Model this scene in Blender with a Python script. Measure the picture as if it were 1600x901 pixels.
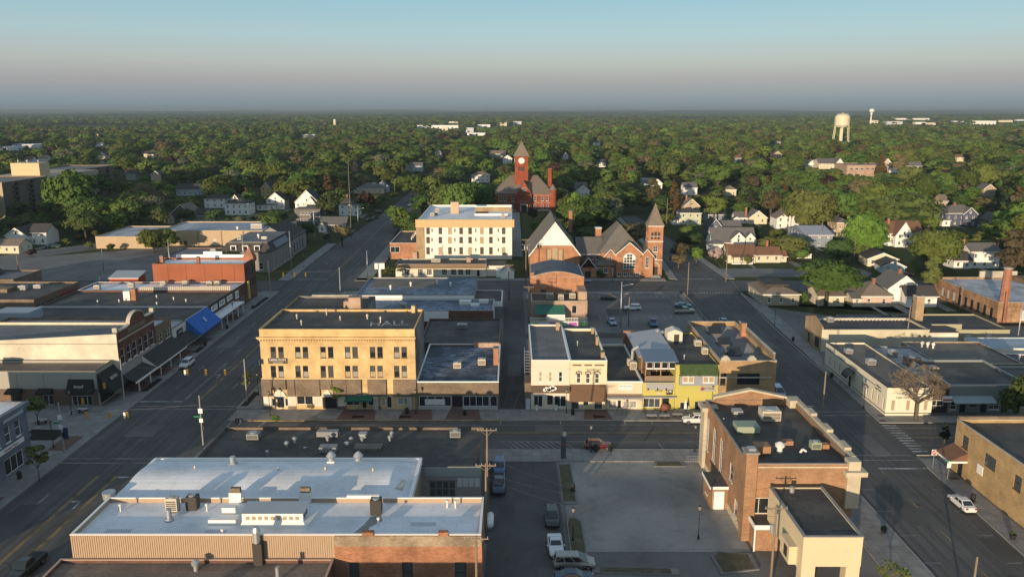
import bpy, math, random
import numpy as np
from mathutils import Vector, Matrix
R=math.radians
rnd=random.Random(7)
for o in list(bpy.data.objects): bpy.data.objects.remove(o)
sc=bpy.context.scene; COL=sc.collection
# ---------------------------------------------------------------- camera
F=1260.0; PITCH=math.atan(278.5/F); CS=math.cos(PITCH); SN=math.sin(PITCH); CH=54.0
cd=bpy.data.cameras.new('camera'); cam=bpy.data.objects.new('camera',cd); COL.objects.link(cam)
cam.location=(0,0,CH); cam.rotation_euler=(R(90)-PITCH,0,0)
cd.sensor_width=36; cd.lens=36*F/1600; cd.clip_start=1; cd.clip_end=80000
sc.camera=cam
# ---------------------------------------------------------------- world, sun
HAZE=0.00010
SUN_EL=6.6; SUN_TO=24.0          # shadows fall towards this bearing (clockwise from +Y)
w=bpy.data.worlds.new('World'); sc.world=w; w.use_nodes=True
nt=w.node_tree; nt.nodes.clear()
sky=nt.nodes.new('ShaderNodeTexSky'); sky.sky_type='NISHITA'; sky.sun_disc=False
sky.sun_elevation=R(SUN_EL); sky.sun_rotation=R(180+SUN_TO); sky.altitude=250
sky.air_density=1.0; sky.dust_density=1.6; sky.ozone_density=2.2
bg=nt.nodes.new('ShaderNodeBackground'); bg.inputs[1].default_value=0.15
ow=nt.nodes.new('ShaderNodeOutputWorld')
# gentle band structure of the dusk sky by height above the horizon (same in every direction)
tc=nt.nodes.new('ShaderNodeTexCoord'); sx=nt.nodes.new('ShaderNodeSeparateXYZ')
nt.links.new(tc.outputs['Generated'],sx.inputs[0])
cr=nt.nodes.new('ShaderNodeValToRGB'); nt.links.new(sx.outputs[2],cr.inputs[0])
SKYSTOPS=[(0.0,(0.15,0.225,0.285)),(0.012,(0.185,0.245,0.31)),(0.035,(0.285,0.275,0.315)),(0.055,(0.35,0.365,0.37)),(0.085,(0.31,0.42,0.455)),(0.125,(0.225,0.385,0.455)),(0.22,(0.23,0.36,0.43)),(0.5,(0.25,0.33,0.40)),(1.0,(0.22,0.28,0.36))]
el=cr.color_ramp.elements
while len(el)<len(SKYSTOPS): el.new(0.5)
for e,(p,c) in zip(el,SKYSTOPS): e.position=p; e.color=(*c,1)
def vmath(op,a,k):
    n=nt.nodes.new('ShaderNodeVectorMath'); n.operation=op; nt.links.new(a,n.inputs[0])
    if op=='SCALE': n.inputs['Scale'].default_value=k
    else: nt.links.new(k,n.inputs[1])
    return n.outputs[0]
nt.links.new(vmath('ADD',vmath('SCALE',sky.outputs[0],.25),vmath('SCALE',cr.outputs[0],.86/.15)),bg.inputs[0]); nt.links.new(bg.outputs[0],ow.inputs[0])
sd=bpy.data.lights.new('sun','SUN'); sun=bpy.data.objects.new('sun',sd); COL.objects.link(sun)
sd.energy=4.9; sd.angle=R(0.5); sd.color=(1.0,0.77,0.52)
dv=Vector((math.sin(R(SUN_TO)),math.cos(R(SUN_TO)),-math.tan(R(SUN_EL)))).normalized()
sun.rotation_euler=dv.to_track_quat('-Z','Y').to_euler(); sun.location=(-60,-60,90)
vs=sc.view_settings; vs.view_transform='Standard'; vs.look='None'; vs.exposure=0.35; vs.gamma=1
sc.cycles.max_bounces=6; sc.cycles.volume_bounces=1; sc.cycles.transparent_max_bounces=4
sc.cycles.volume_step_rate=10
# ---------------------------------------------------------------- photograph <-> place, used for laying the town out
def G(px,py,z=0.0):
    v=py-450.5; d=F*SN+v*CS; h=CH-z
    return ((px-800)*h/d, h*(F*CS-v*SN)/d)
def zat(py,Y):
    v=py-450.5; return CH-Y*(F*SN+v*CS)/(F*CS-v*SN)
def proj(X,Y,z=0.0):
    Zc=Y*CS+(CH-z)*SN; return (800+X*F/Zc, 450.5+F*((CH-z)*CS-Y*SN)/Zc)
# ---------------------------------------------------------------- materials
MC={}
def nodes(name):
    m=bpy.data.materials.new(name); m.use_nodes=True; t=m.node_tree
    return m,t,t.nodes['Principled BSDF']
def N(t,ty,**k):
    n=t.nodes.new(ty)
    for a,b in k.items(): setattr(n,a,b)
    return n
def rgb(c): return (c[0],c[1],c[2],1)
def sh(c,k): return tuple(min(1,max(0,x*k)) for x in c)
def noise(t,vec,scale,detail=4,rough=.6):
    n=N(t,'ShaderNodeTexNoise'); n.inputs['Scale'].default_value=scale; n.inputs['Detail'].default_value=detail; n.inputs['Roughness'].default_value=rough
    t.links.new(vec,n.inputs['Vector']); return n.outputs['Fac']
def ramp(t,fac,stops):
    r=N(t,'ShaderNodeValToRGB'); e=r.color_ramp.elements
    while len(e)<len(stops): e.new(.5)
    for a,(p,c) in zip(e,stops): a.position=p; a.color=rgb(c) if not isinstance(c,(int,float)) else (c,c,c,1)
    t.links.new(fac,r.inputs[0]); return r.outputs[0]
def mix(t,fac,a,b,bt='MIX'):
    m=N(t,'ShaderNodeMix',data_type='RGBA',blend_type=bt)
    for i,v in ((0,fac),(6,a),(7,b)):
        if isinstance(v,(int,float)): m.inputs[i].default_value=v
        elif isinstance(v,tuple): m.inputs[i].default_value=rgb(v)
        else: t.links.new(v,m.inputs[i])
    return m.outputs[2]
def bump(t,b,fac,st,dist=.05):
    n=N(t,'ShaderNodeBump'); n.inputs['Strength'].default_value=st; n.inputs['Distance'].default_value=dist
    t.links.new(fac,n.inputs['Height']); t.links.new(n.outputs[0],b.inputs['Normal'])
def pmat(name,col,rough=.8,var=.14,scale=1.5,stain=.12,spec=.3,metal=0,bmp=.15,dirt=None):
    """plain painted / rendered / concrete surface: fine grain, broad weathering"""
    if name in MC: return MC[name]
    m,t,b=nodes(name); tc=N(t,'ShaderNodeTexCoord').outputs['Object']
    a=ramp(t,noise(t,tc,scale*4,6),[(.3,sh(col,1-var)),(.7,sh(col,1+var*.6))])
    c=mix(t,ramp(t,noise(t,tc,scale*.22,5),[(.42,0),(.68,1)]),a,sh(dirt or col,1-stain*1.6) if not dirt else dirt)
    c=mix(t,stain*2.5 if stain*2.5<1 else 1.0,a,c)
    t.links.new(c,b.inputs['Base Color']); b.inputs['Roughness'].default_value=rough; b.inputs['Metallic'].default_value=metal
    b.inputs['Specular IOR Level'].default_value=spec
    if bmp: bump(t,b,noise(t,tc,scale*9,5),bmp,.02)
    MC[name]=m; return m
def brick(name,c1,c2,mortar=(.3,.27,.24),stain=.25,scale=1.0):
    if name in MC: return MC[name]
    m,t,b=nodes(name); tc=N(t,'ShaderNodeTexCoord').outputs['Object']
    s=N(t,'ShaderNodeSeparateXYZ'); t.links.new(tc,s.inputs[0])
    ad=N(t,'ShaderNodeMath',operation='ADD'); t.links.new(s.outputs[0],ad.inputs[0]); t.links.new(s.outputs[1],ad.inputs[1])
    cb=N(t,'ShaderNodeCombineXYZ'); t.links.new(ad.outputs[0],cb.inputs[0]); t.links.new(s.outputs[2],cb.inputs[1])
    br=N(t,'ShaderNodeTexBrick'); t.links.new(cb.outputs[0],br.inputs[0])
    br.inputs['Scale'].default_value=1.0; br.inputs['Brick Width'].default_value=.42*scale; br.inputs['Row Height'].default_value=.16*scale; br.inputs['Mortar Size'].default_value=.018
    br.inputs['Color1'].default_value=rgb(c1); br.inputs['Color2'].default_value=rgb(c2); br.inputs['Mortar'].default_value=rgb(mortar)
    n=ramp(t,noise(t,tc,.35,6),[(.35,1-stain),(.65,1+stain*.5)])
    c=mix(t,1.0,br.outputs[0],n,'MULTIPLY')
    n2=ramp(t,noise(t,tc,7,3),[(.3,.82),(.7,1.12)]); c=mix(t,1.0,c,n2,'MULTIPLY')
    t.links.new(c,b.inputs['Base Color']); b.inputs['Roughness'].default_value=.9; b.inputs['Specular IOR Level'].default_value=.2
    bump(t,b,br.outputs['Fac'],-.3,.01)
    MC[name]=m; return m
def tar(name,col,patch=(.1,.11,.12),amount=.5,light=(.3,.32,.36),la=.0,seam=1.0):
    """flat roof membrane: sheets with seams, ponding stains, repair patches"""
    if name in MC: return MC[name]
    m,t,b=nodes(name); tc=N(t,'ShaderNodeTexCoord').outputs['Object']
    br=N(t,'ShaderNodeTexBrick'); t.links.new(tc,br.inputs[0]); br.inputs['Scale'].default_value=1
    br.inputs['Brick Width'].default_value=6.2; br.inputs['Row Height'].default_value=1.9; br.inputs['Mortar Size'].default_value=.05*seam
    br.inputs['Color1'].default_value=rgb(sh(col,.96 if sum(col)>1.5 else .88)); br.inputs['Color2'].default_value=rgb(sh(col,1.02 if sum(col)>1.5 else 1.14)); br.inputs['Mortar'].default_value=rgb(sh(col,.8 if sum(col)>.9 else 1.4))
    dn=N(t,'ShaderNodeTexNoise'); dn.inputs['Scale'].default_value=.5; t.links.new(tc,dn.inputs['Vector'])
    c=mix(t,ramp(t,noise(t,tc,.17,6,.7),[(.44,0),(.62,amount)]),br.outputs[0],patch)
    if la>0:
        sep=N(t,'ShaderNodeMapping'); sep.inputs['Scale'].default_value=(.55,1.6,1); t.links.new(tc,sep.inputs[0])
        k=mix(t,1.0,ramp(t,noise(t,sep.outputs[0],1.1,7,.75),[(.5-la*.1,0),(.56,1)]),ramp(t,noise(t,tc,.12,2),[(.4,.1),(.6,1)]),'MULTIPLY')
        c=mix(t,k,c,light)
    c=mix(t,1.0,c,ramp(t,noise(t,tc,3,5),[(.3,.92 if sum(col)>1.5 else .8),(.7,1.05 if sum(col)>1.5 else 1.15)]),'MULTIPLY')
    t.links.new(c,b.inputs['Base Color']); b.inputs['Roughness'].default_value=.75; b.inputs['Specular IOR Level'].default_value=.25
    bump(t,b,noise(t,tc,1.2,6),.25,.06)
    MC[name]=m; return m
def asphalt(name,col,wear=.35,crack=1.0,lane=None,blot=.35):
    if name in MC: return MC[name]
    m,t,b=nodes(name); tc=N(t,'ShaderNodeTexCoord').outputs['Object']
    c=ramp(t,noise(t,tc,.09,6,.65),[(.3,sh(col,1-wear)),(.7,sh(col,1+wear*.8))])
    c=mix(t,1.0,c,ramp(t,noise(t,tc,9,3),[(.3,.82),(.7,1.16)]),'MULTIPLY')
    c=mix(t,ramp(t,noise(t,tc,.33,7,.72),[(.5,0),(.66,blot)]),c,sh(col,.55)); c=mix(t,ramp(t,noise(t,tc,.055,3,.5),[(.5,0),(.6,blot*.7)]),c,sh(col,1.35))
    if lane:   # tyre-worn tracks along the street, oil line between them
        mp=N(t,'ShaderNodeMapping'); mp.inputs['Scale'].default_value=(1.15,.02,1) if lane=='y' else (.02,1.15,1); t.links.new(tc,mp.inputs[0])
        c=mix(t,1.0,c,ramp(t,noise(t,mp.outputs[0],1,2),[(.35,.82),(.65,1.18)]),'MULTIPLY')
    v=N(t,'ShaderNodeTexVoronoi',feature='DISTANCE_TO_EDGE'); v.inputs['Scale'].default_value=.16
    wn=N(t,'ShaderNodeTexNoise'); wn.inputs['Scale'].default_value=.6; t.links.new(tc,wn.inputs['Vector'])
    wv=N(t,'ShaderNodeVectorMath',operation='ADD'); t.links.new(tc,wv.inputs[0]); t.links.new(wn.outputs['Color'],wv.inputs[1]); t.links.new(wv.outputs[0],v.inputs['Vector'])
    c=mix(t,ramp(t,v.outputs[0],[(.004,.75*crack),(.012,0)]),c,sh(col,.4))
    t.links.new(c,b.inputs['Base Color']); b.inputs['Roughness'].default_value=.88; b.inputs['Specular IOR Level'].default_value=.25
    bump(t,b,noise(t,tc,14,3),.25,.02)
    MC[name]=m; return m
def glass(name,col,rough=.08,spec=.6):
    if name in MC: return MC[name]
    m,t,b=nodes(name); b.inputs['Base Color'].default_value=rgb(col); b.inputs['Roughness'].default_value=rough; b.inputs['Specular IOR Level'].default_value=spec
    MC[name]=m; return m
def grass(name,c1,c2,scale=.25):
    if name in MC: return MC[name]
    m,t,b=nodes(name); tc=N(t,'ShaderNodeTexCoord').outputs['Object']
    c=ramp(t,noise(t,tc,scale,8,.7),[(.3,c1),(.5,sh(c1,1.2)),(.7,c2)])
    c=mix(t,1.0,c,ramp(t,noise(t,tc,scale*20,4),[(.3,.7),(.7,1.25)]),'MULTIPLY')
    t.links.new(c,b.inputs['Base Color']); b.inputs['Roughness'].default_value=1; b.inputs['Specular IOR Level'].default_value=.1
    bump(t,b,noise(t,tc,scale*30,4),.5,.1)
    MC[name]=m; return m
def leafmat(name,col,hv=.05,vv=.35):
    if name in MC: return MC[name]
    m,t,b=nodes(name); oi=N(t,'ShaderNodeObjectInfo'); tc=N(t,'ShaderNodeTexCoord').outputs['Object']
    h=N(t,'ShaderNodeHueSaturation'); h.inputs['Color'].default_value=rgb(col)
    def mr(src,a,bb):
        n=N(t,'ShaderNodeMapRange'); n.inputs[3].default_value=a; n.inputs[4].default_value=bb; t.links.new(src,n.inputs[0]); return n.outputs[0]
    t.links.new(mr(oi.outputs['Random'],.5-hv,.5+hv),h.inputs['Hue'])
    mm=N(t,'ShaderNodeMath',operation='MULTIPLY'); mm.inputs[1].default_value=7.31; t.links.new(oi.outputs['Random'],mm.inputs[0])
    fr=N(t,'ShaderNodeMath',operation='FRACT'); t.links.new(mm.outputs[0],fr.inputs[0])
    t.links.new(mr(fr.outputs[0],1-vv,1+vv),h.inputs['Value'])
    c=mix(t,1.0,h.outputs[0],ramp(t,noise(t,tc,.35,4),[(.3,.78),(.7,1.25)]),'MULTIPLY')
    t.links.new(c,b.inputs['Base Color']); b.inputs['Roughness'].default_value=.7; b.inputs['Specular IOR Level'].default_value=.15
    tr=N(t,'ShaderNodeBsdfTranslucent'); t.links.new(c,tr.inputs[0])
    ms=N(t,'ShaderNodeMixShader'); ms.inputs[0].default_value=.34; out=t.nodes['Material Output']
    t.links.new(b.outputs[0],ms.inputs[1]); t.links.new(tr.outputs[0],ms.inputs[2]); t.links.new(ms.outputs[0],out.inputs[0])
    MC[name]=m; return m
def carpaint(name,col,metal=.25):
    if name in MC: return MC[name]
    m,t,b=nodes(name); b.inputs['Base Color'].default_value=rgb(col); b.inputs['Roughness'].default_value=.32; b.inputs['Metallic'].default_value=metal
    b.inputs['Coat Weight'].default_value=.6; b.inputs['Coat Roughness'].default_value=.08
    MC[name]=m; return m
# palette
WHITE=pmat('white_paint',(.74,.73,.7),.6,.05); CREAMW=pmat('cream_render',(.70,.65,.55),.85,.08,stain=.25); OFFW=pmat('offwhite_trim',(.66,.64,.6),.6,.06)
TRIMW=pmat('white_trim',(.78,.77,.74),.5,.03,stain=.04,bmp=0)
BLACK=pmat('black_metal',(.025,.025,.028),.5,.1,bmp=0); DARK=pmat('dark_bronze',(.05,.045,.04),.5,.1,bmp=0)
STEEL=pmat('galvanised_steel',(.42,.44,.46),.45,.1,metal=.6,bmp=0); GREYM=pmat('grey_metal',(.35,.36,.37),.5,.1,metal=.2,bmp=0)
BEIGEM=pmat('beige_unit',(.52,.47,.38),.55,.1,bmp=0)
CONC=pmat('concrete',(.27,.265,.25),.9,.12,.8,.25); CONCD=pmat('old_concrete',(.22,.215,.205),.9,.2,.8,.3)
STONE=pmat('limestone',(.46,.42,.35),.85,.12,1.2,.3)
TIMBER=pmat('weathered_timber',(.30,.24,.18),.9,.2); WOODP=pmat('pole_timber',(.23,.18,.135),.9,.25)
PORCHW=pmat('cedar_timber',(.36,.21,.11),.8,.2)
GLD=glass('dark_glass',(.018,.022,.028)); GLB=pmat('glass_with_blind',(.30,.29,.27),.25,.08,spec=.6,bmp=0); GLM=glass('dim_glass',(.07,.075,.08)); GLT=pmat('glass_tan_blind',(.38,.30,.2),.3,.08,spec=.5,bmp=0)
GLW=pmat('window_lace',(.5,.5,.48),.3,.05,spec=.5,bmp=0)
RED_BRICK=brick('red_brick',(.36,.13,.07),(.27,.09,.05),(.33,.25,.2)); ORANGE_BRICK=brick('orange_brick',(.44,.19,.09),(.34,.13,.065),(.36,.28,.2))
TAN_BRICK=brick('tan_brick',(.40,.28,.16),(.32,.215,.12),(.34,.29,.22)); YEL_BRICK=brick('yellow_brick',(.47,.32,.14),(.38,.25,.11),(.38,.31,.22))
BROWN_BRICK=brick('brown_brick',(.22,.165,.115),(.16,.115,.08),(.2,.17,.14)); BANK_BRICK=brick('bank_brick',(.36,.19,.095),(.28,.14,.07),(.3,.24,.18))
CREAM_BRICK=brick('cream_painted_brick',(.63,.445,.21),(.58,.40,.19),(.54,.4,.22),.28); MARN_BRICK=brick('maroon_brick',(.16,.065,.045),(.12,.05,.035),(.16,.12,.1))
PINK_BRICK=brick('pink_brick',(.44,.30,.22),(.38,.25,.18),(.4,.33,.27))
COURT_BRICK=brick('court_brick',(.30,.056,.024),(.23,.042,.02),(.24,.12,.08))
TAR=tar('tar_roof',(.058,.054,.050),(.11,.10,.088),.85); TARP=tar('patched_roof',(.045,.055,.07),(.03,.033,.04),.6,(.24,.28,.36),.6)
TARB=tar('blue_patched_roof',(.085,.115,.155),(.05,.06,.08),.6,(.28,.33,.42),.5); TARG=tar('grey_roof',(.16,.157,.16),(.11,.107,.11),.6); TARBR=tar('brown_gravel_roof',(.17,.145,.12),(.11,.1,.09),.7)
WROOF=tar('white_membrane',(.76,.77,.79),(.52,.52,.52),.6,seam=.7); WROOFD=tar('dirty_white_membrane',(.46,.47,.5),(.24,.24,.25),.8)
SHG=pmat('grey_shingle',(.135,.13,.125),.95,.25,3,.2); SHD=pmat('dark_shingle',(.06,.058,.058),.95,.25,3,.2); SHB=pmat('brown_shingle',(.17,.095,.06),.95,.25,3,.2); SHT=pmat('tan_shingle',(.19,.155,.125),.95,.25,3,.2)
SHCH=pmat('church_slate',(.15,.14,.125),.95,.2,3,.2)
ASPH=asphalt('street_asphalt',(.092,.090,.087),.22,.4,'y'); ASPX=asphalt('cross_street_asphalt',(.092,.090,.087),.22,.4,'x'); ASPL=asphalt('lot_asphalt',(.16,.154,.145),.28,.4); ASPD=asphalt('lane_asphalt',(.09,.088,.088),.2,.4)
CONCLOT=asphalt('bleached_lot',(.27,.26,.24),.25,.35,None,.6)
GRS=grass('lawn_grass',(.05,.058,.02),(.10,.10,.038)); GRF=grass('town_ground',(.035,.045,.016),(.06,.062,.028),.03)
YPAINT=pmat('yellow_line_paint',(.42,.29,.09),.8,.35,2,.5,bmp=0); WPAINT=pmat('white_line_paint',(.42,.42,.41),.8,.35,2,.5,bmp=0)
BRICKPAVE=pmat('red_paving',(.14,.085,.07),.9,.2,2)
# ---------------------------------------------------------------- mesh builder
class MB:
    def __init__(s): s.v=[];s.f=[];s.mi=[];s.mats=[];s.cm=0
    def m(s,mat):
        if mat not in s.mats: s.mats.append(mat)
        s.cm=s.mats.index(mat); return s
    def face(s,pts):
        k=len(s.v); s.v+= [tuple(p) for p in pts]; s.f.append(tuple(range(k,k+len(pts)))); s.mi.append(s.cm); return s
    def raw(s,vs,fs):
        k=len(s.v); s.v+=[tuple(p) for p in vs]
        for f in fs: s.f.append(tuple(k+i for i in f)); s.mi.append(s.cm)
        return s
    def box(s,x0,x1,y0,y1,z0,z1):
        return s.raw([(x0,y0,z0),(x1,y0,z0),(x1,y1,z0),(x0,y1,z0),(x0,y0,z1),(x1,y0,z1),(x1,y1,z1),(x0,y1,z1)],
            [(3,2,1,0),(4,5,6,7),(0,1,5,4),(1,2,6,5),(2,3,7,6),(3,0,4,7)])
    def prism(s,pts,z0,z1,bottom=True):
        n=len(pts); vs=[(x,y,z0) for x,y in pts]+[(x,y,z1) for x,y in pts]
        fs=[(i,(i+1)%n,n+(i+1)%n,n+i) for i in range(n)]+[tuple(range(n,2*n))]
        if bottom: fs.append(tuple(range(n-1,-1,-1)))
        return s.raw(vs,fs)
    def xprism(s,pts,y0,y1):   # polygon in x,z pushed along y (pts anticlockwise seen from -y)
        n=len(pts); vs=[(x,y0,z) for x,z in pts]+[(x,y1,z) for x,z in pts]
        return s.raw(vs,[(i,n+i,n+(i+1)%n,(i+1)%n) for i in range(n)]+[tuple(range(n)),tuple(range(2*n-1,n-1,-1))])
    def yprism(s,pts,x0,x1):   # polygon in y,z pushed along x
        n=len(pts); vs=[(x0,y,z) for y,z in pts]+[(x1,y,z) for y,z in pts]
        return s.raw(vs,[(i,(i+1)%n,n+(i+1)%n,n+i) for i in range(n)]+[tuple(range(n-1,-1,-1)),tuple(range(n,2*n))])
    def cyl(s,x,y,z0,z1,r0,r1=None,n=10,cap=True):
        r1=r0 if r1 is None else r1
        vs=[(x+r0*math.cos(2*math.pi*i/n),y+r0*math.sin(2*math.pi*i/n),z0) for i in range(n)]+[(x+r1*math.cos(2*math.pi*i/n),y+r1*math.sin(2*math.pi*i/n),z1) for i in range(n)]
        fs=[(i,(i+1)%n,n+(i+1)%n,n+i) for i in range(n)]
        if cap: fs+=[tuple(range(n,2*n)),tuple(range(n-1,-1,-1))]
        return s.raw(vs,fs)
    def tube(s,p0,p1,r0,r1=None,n=6):
        r1=r0 if r1 is None else r1
        p0=Vector(p0);p1=Vector(p1); d=(p1-p0); 
        if d.length<1e-6: return s
        a=d.orthogonal().normalized(); b=d.normalized().cross(a)
        vs=[tuple(p0+r0*(a*math.cos(2*math.pi*i/n)+b*math.sin(2*math.pi*i/n))) for i in range(n)]+[tuple(p1+r1*(a*math.cos(2*math.pi*i/n)+b*math.sin(2*math.pi*i/n))) for i in range(n)]
        return s.raw(vs,[(i,(i+1)%n,n+(i+1)%n,n+i) for i in range(n)]+[tuple(range(n,2*n)),tuple(range(n-1,-1,-1))])
    def ball(s,x,y,z,r,rz=None,n=10,k=6):
        rz=rz or r; vs=[];fs=[]
        for j in range(k+1):
            a=math.pi*j/k
            for i in range(n): b=2*math.pi*i/n; vs.append((x+r*math.sin(a)*math.cos(b),y+r*math.sin(a)*math.sin(b),z+rz*math.cos(a)))
        for j in range(k):
            for i in range(n): fs.append((j*n+i,(j+1)*n+i,(j+1)*n+(i+1)%n,j*n+(i+1)%n))
        return s.raw(vs,fs)
    def facade(s,P,u,L,z0,z1,holes=(),rev=.2):
        us=sorted({0,L,*[h[0] for h in holes],*[h[1] for h in holes]}); zs=sorted({z0,z1,*[h[2] for h in holes],*[h[3] for h in holes]})
        n=(u[1],-u[0])
        def pt(a,z,d=0): return (P[0]+u[0]*a-n[0]*d,P[1]+u[1]*a-n[1]*d,z)
        for a,b in zip(us,us[1:]):
            for c,d in zip(zs,zs[1:]):
                if b-a<1e-5 or d-c<1e-5: continue
                if any(h[0]-1e-4<=a and b<=h[1]+1e-4 and h[2]-1e-4<=c and d<=h[3]+1e-4 for h in holes): continue
                s.face([pt(a,c),pt(b,c),pt(b,d),pt(a,d)])
        for h in holes:
            a,b,c,d=h[:4]
            s.face([pt(a,c),pt(a,d),pt(a,d,rev),pt(a,c,rev)]); s.face([pt(b,d),pt(b,c),pt(b,c,rev),pt(b,d,rev)])
            s.face([pt(a,d),pt(b,d),pt(b,d,rev),pt(a,d,rev)]); s.face([pt(b,c),pt(a,c),pt(a,c,rev),pt(b,c,rev)])
        return s
    def mesh(s,name,smooth=False):
        me=bpy.data.meshes.new(name); me.from_pydata(s.v,[],s.f)
        for m in s.mats: me.materials.append(m)
        if len(s.mats)>1: me.polygons.foreach_set('material_index',s.mi)
        if smooth: me.polygons.foreach_set('use_smooth',[True]*len(s.f))
        me.update(); return me
    def obj(s,name,parent=None,loc=(0,0,0),rz=0,smooth=False,**k):
        return put(s.mesh(name,smooth),name,parent,loc,rz,**k)
def put(me,name,parent=None,loc=(0,0,0),rz=0,label=None,cat=None,group=None,kind=None):
    o=bpy.data.objects.new(name,me); COL.objects.link(o); o.location=loc; o.rotation_euler=(0,0,rz)
    if parent is not None: o.parent=parent
    if label: o['label']=label
    if cat: o['category']=cat
    if group: o['group']=group
    if kind: o['kind']=kind
    return o
def thing(name,label,cat,x=0,y=0,z=0,rz=0,group=None):
    return put(None,name,None,(x,y,z),rz,label,cat,group)
def mb(mat): return MB().m(mat)
def boxpart(par,name,mat,x0,x1,y0,y1,z0,z1,**k):
    return mb(mat).box(x0,x1,y0,y1,z0,z1).obj(name,par,**k)
def copytree(src,loc,rz=0,label=None,scale=None,group=None):
    c=src.copy(); COL.objects.link(c); c.location=loc; c.rotation_euler=(0,0,rz)
    if label: c['label']=label
    if group: c['group']=group
    if scale is not None: c.scale=scale
    for ch in src.children:
        d=ch.copy(); COL.objects.link(d); d.parent=c
        for g in ch.children:
            e=g.copy(); COL.objects.link(e); e.parent=d
    return c
def text(par,s,size,loc,rz,mat,tilt=90,name='lettering',sx=1.0):
    cu=bpy.data.curves.new('t','FONT'); cu.body=s; cu.size=size; cu.align_x='CENTER'; cu.align_y='CENTER'; cu.extrude=.015; cu.resolution_u=2
    to=bpy.data.objects.new('t',cu); COL.objects.link(to); bpy.context.view_layer.update()
    me=bpy.data.meshes.new_from_object(to.evaluated_get(bpy.context.evaluated_depsgraph_get())); bpy.data.objects.remove(to)
    me.materials.clear(); me.materials.append(mat); me.name=name
    o=put(me,name,par,loc); o.rotation_euler=(R(tilt),0,rz); o.scale=(sx,1,1); return o
# ---------------------------------------------------------------- windows and doors
WC={}
FR={'w':TRIMW,'d':DARK,'k':BLACK,'t':OFFW,'n':PORCHW}
def winmesh(w,h,st,fr):
    k=(round(w,2),round(h,2),st,fr)
    if k in WC: return WC[k]
    m=mb(FR[fr]); t=.07 if w<2.2 else .09; y0,y1=.04,.13
    m.box(-w/2,w/2,y0,y1,0,t).box(-w/2,w/2,y0,y1,h-t,h).box(-w/2,-w/2+t,y0,y1,t,h-t).box(w/2-t,w/2,y0,y1,t,h-t)
    panes=[]
    if st=='dh':
        m.box(-w/2+t,w/2-t,y0,y1,h/2-.035,h/2+.035); panes=[(-w/2+t,w/2-t,t,h/2-.035,0),(-w/2+t,w/2-t,h/2+.035,h-t,.02)]
    elif st[0]=='s':   # shop window with n lights
        n=int(st[1:]); pw=(w-2*t-(n-1)*.07)/n
        for i in range(n):
            a=-w/2+t+i*(pw+.07); panes.append((a,a+pw,t,h-t,0))
            if i: m.box(a-.07,a,y0,y1,t,h-t)
    elif st[0]=='g':   # grid of lights cols x rows
        c,r=int(st[1]),int(st[2]); pw=(w-2*t-(c-1)*.05)/c; ph=(h-2*t-(r-1)*.05)/r
        for i in range(c):
            a=-w/2+t+i*(pw+.05)
            if i: m.box(a-.05,a,y0,y1,t,h-t)
            for j in range(r):
                b=t+j*(ph+.05); panes.append((a,a+pw,b,b+ph,0))
                if j: m.box(a,a+pw,y0,y1,b-.05,b)
    else: panes=[(-w/2+t,w/2-t,t,h-t,0)]
    if st!='door' and st[0]!='s': m.box(-w/2-.06,w/2+.06,-.09,.03,-.14,-.02)
    fm=m.mesh('window')
    pm=[]
    for a,b,c,d,off in panes:
        pm.append({g:mb(g).box(a,b,.075+off,.1+off,c,d).mesh('pane') for g in (GLD,GLB,GLM,GLT,GLW)})
    WC[k]=(fm,pm); return WC[k]
FACE={'S':((0,0),(1,0),0),'E':((1,0),(0,1),R(90)),'N':((1,1),(-1,0),R(180)),'W':((0,1),(0,-1),R(-90))}
def facept(face,W,D,u,z):
    o,d,r=FACE[face]; return (o[0]*W+d[0]*u,o[1]*D+d[1]*u,z),r
def addwin(par,loc,rz,w,h,st='dh',fr='w',glass=None,rr=None):
    fm,pm=winmesh(w,h,st,fr); rr=rr or rnd
    o=put(fm,'door' if st=='door' else 'window',par,loc,rz)
    for i,p in enumerate(pm):
        g=glass or rr.choice((GLD,GLD,GLD,GLM,GLB,GLD))
        if st=='dh' and glass is None: g=(rr.choice((GLD,GLM,GLT,GLB)) if i==0 else rr.choice((GLD,GLD,GLM,GLM)))
        put(p[g],'pane',o)
    return o
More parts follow.
